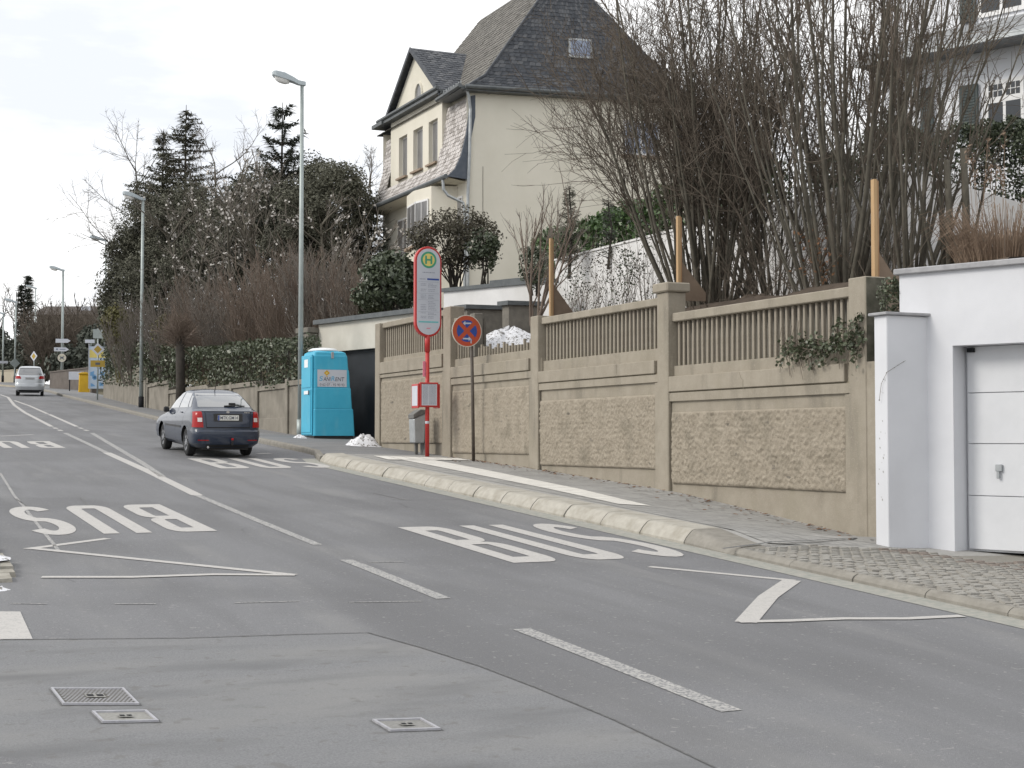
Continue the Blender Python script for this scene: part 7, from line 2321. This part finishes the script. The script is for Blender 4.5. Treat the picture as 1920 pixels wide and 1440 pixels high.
for i, (px, dep, yb_, yt, lab) in enumerate(((8, 150, 705, 512, 'far bare tree at the very left edge'), (22, 155, 705, 500, 'far bare tree beside the left twin conifer'), (92, 140, 690, 545, 'far bare tree just right of the twin conifers'), (140, 120, 690, 545, 'far bare tree right of the lamp with arrow signs'), (170, 118, 690, 555, 'far bare tree beside the evergreen at the hedge end'))):
    c = D(px, yb_, dep); bare_tree('far_bare_tree', lab, c, hgt(c, yt), 190 + i, CFG_F, M_TRUNKD, M_TWIG, r0=.16, group='bare trees at the far end of the street')
# dark thicket and bank
rg = random.Random(200)
tw, lf = MB(), MB()
for i in range(330):
    px = rg.uniform(66, 196); dep = rg.uniform(106, 116)
    b0_ = D(px, 712, dep)
    yt = 588 + rg.uniform(-8, 50)
    grow([tw, tw, tw], b0_, (UPV + rdir(rg) * .3).normalized(), zat(b0_, yt) - b0_.z, .05, 0, rg, [dict(seg=4, wob=.12, up=.04, k=3), dict(seg=3, wob=.2, up=.05, n=6, ang=(20, 50), len=(.3, .5), r=.035, k=3, **{'from': .1}), dict(seg=2, wob=.2, up=.05, n=3, ang=(20, 50), len=(.3, .5), r=.025, k=3, **{'from': .2})])
o = tw.build('thicket', M_TWIG); tag(o, 'dark brown thicket behind the lamp with arrow signs', 'thicket', kind='stuff')
for i, (px, y, dep, rx, rz, lab) in enumerate(((60, 655, 118, 1.3, 2.0, 'dark evergreen below the twin conifers'), (135, 690, 104, 1.5, 1.6, 'dark evergreen bush behind the lamp pole with arrow signs'), (88, 690, 108, .9, .9, 'green bush right above the silver car'), (180, 660, 102, 1.4, 2.0, 'dark evergreen behind the tall poster panel'), (16, 672, 135, 1.3, 1.9, 'dark evergreen above the pale wall at the left edge'), (40, 672, 132, 1.0, 1.9, 'dark evergreen under the twin conifers behind the far lamp'), (-8, 660, 138, 1.4, 2.2, 'dark evergreen cut by the left edge of the view'))):
    c = D(px, y, dep); evergreen('far_evergreen', lab, c, rx, rx, rz, 1300, .35, 205 + i, M_CONIFD if i != 2 else M_HOLLY, hole=-.25, stems=3, group='dark evergreens at the far end')
c = D(140, 580, 135)
fh = thing('far_house', 'low dark house roof showing above the thicket far up the street', 'house', (c.x, c.y, c.z - 4), rz=-YAW)
bb = MB(); bb.box(-3.4, 3.4, 0, 5, -1, 3.6); bb.build('wall', M_LOWW, fh, local=True)
bb = MB(); bb.prism([(-3.9, -.4, 3.5), (3.9, -.4, 3.5), (3.4, 2.5, 4.5), (-3.4, 2.5, 4.5)], (0, .05, -.12)); bb.prism([(-3.9, 5.4, 3.5), (3.9, 5.4, 3.5), (3.4, 2.5, 4.5), (-3.4, 2.5, 4.5)], (0, .05, -.12)); bb.build('roof', mat('brown_roof', (.06, .05, .045), (.09, .075, .065), scale=3), fh, local=True)
bb = MB(); bb.box(.3, 1.2, 1.0, 1.4, 3.9, 4.35); bb.build('roof_window', M_SIGNW, fh, local=True)
# walls at the far junction
def far_wall(label, a, b_, ztop, m):
    t = thing('far_wall', label, 'wall', a, 'walls at the far junction')
    A_, B2 = Vector(a), Vector(b_)
    d = Vector((B2.x - A_.x, B2.y - A_.y, 0)); n_ = Vector((-d.y, d.x, 0)).normalized()
    if n_.dot(_F) < 0: n_ = -n_
    bb = MB(); bb.obox((A_.x, A_.y, A_.z - .6), d, n_ * .3, (0, 0, ztop - A_.z + .6)); bb.build('wall', m, t)
    bb = MB(); bb.obox(Vector((A_.x, A_.y, ztop + .002)) - n_ * .04, d, n_ * .38, (0, 0, .08)); bb.build('coping', m, t)
a, b_ = D(-60, 718, 128), D(40, 716, 122)
far_wall('pale sandstone wall beside the pavement at the left edge', a, b_, zat(a, 700), mat('pale_far_wall', (.4, .36, .28), (.46, .41, .33), scale=2))
a, b_ = D(93, 732, 93), D(172, 727, 87)
far_wall('dark brown wall behind the yellow container and the white board', a, b_, zat(a, 699), mat('dark_far_wall', (.1, .085, .075), (.14, .12, .105), scale=2))
bb = MB(); c = D(112, 728, 93.5)
t = thing('gate_pier', 'grey gate pier next to the lamp with arrow signs', 'pier', c); bb.box(-.13, .13, -.13, .13, -.3, 1.15); bb.build('pier', M_CONCD, t, local=True)
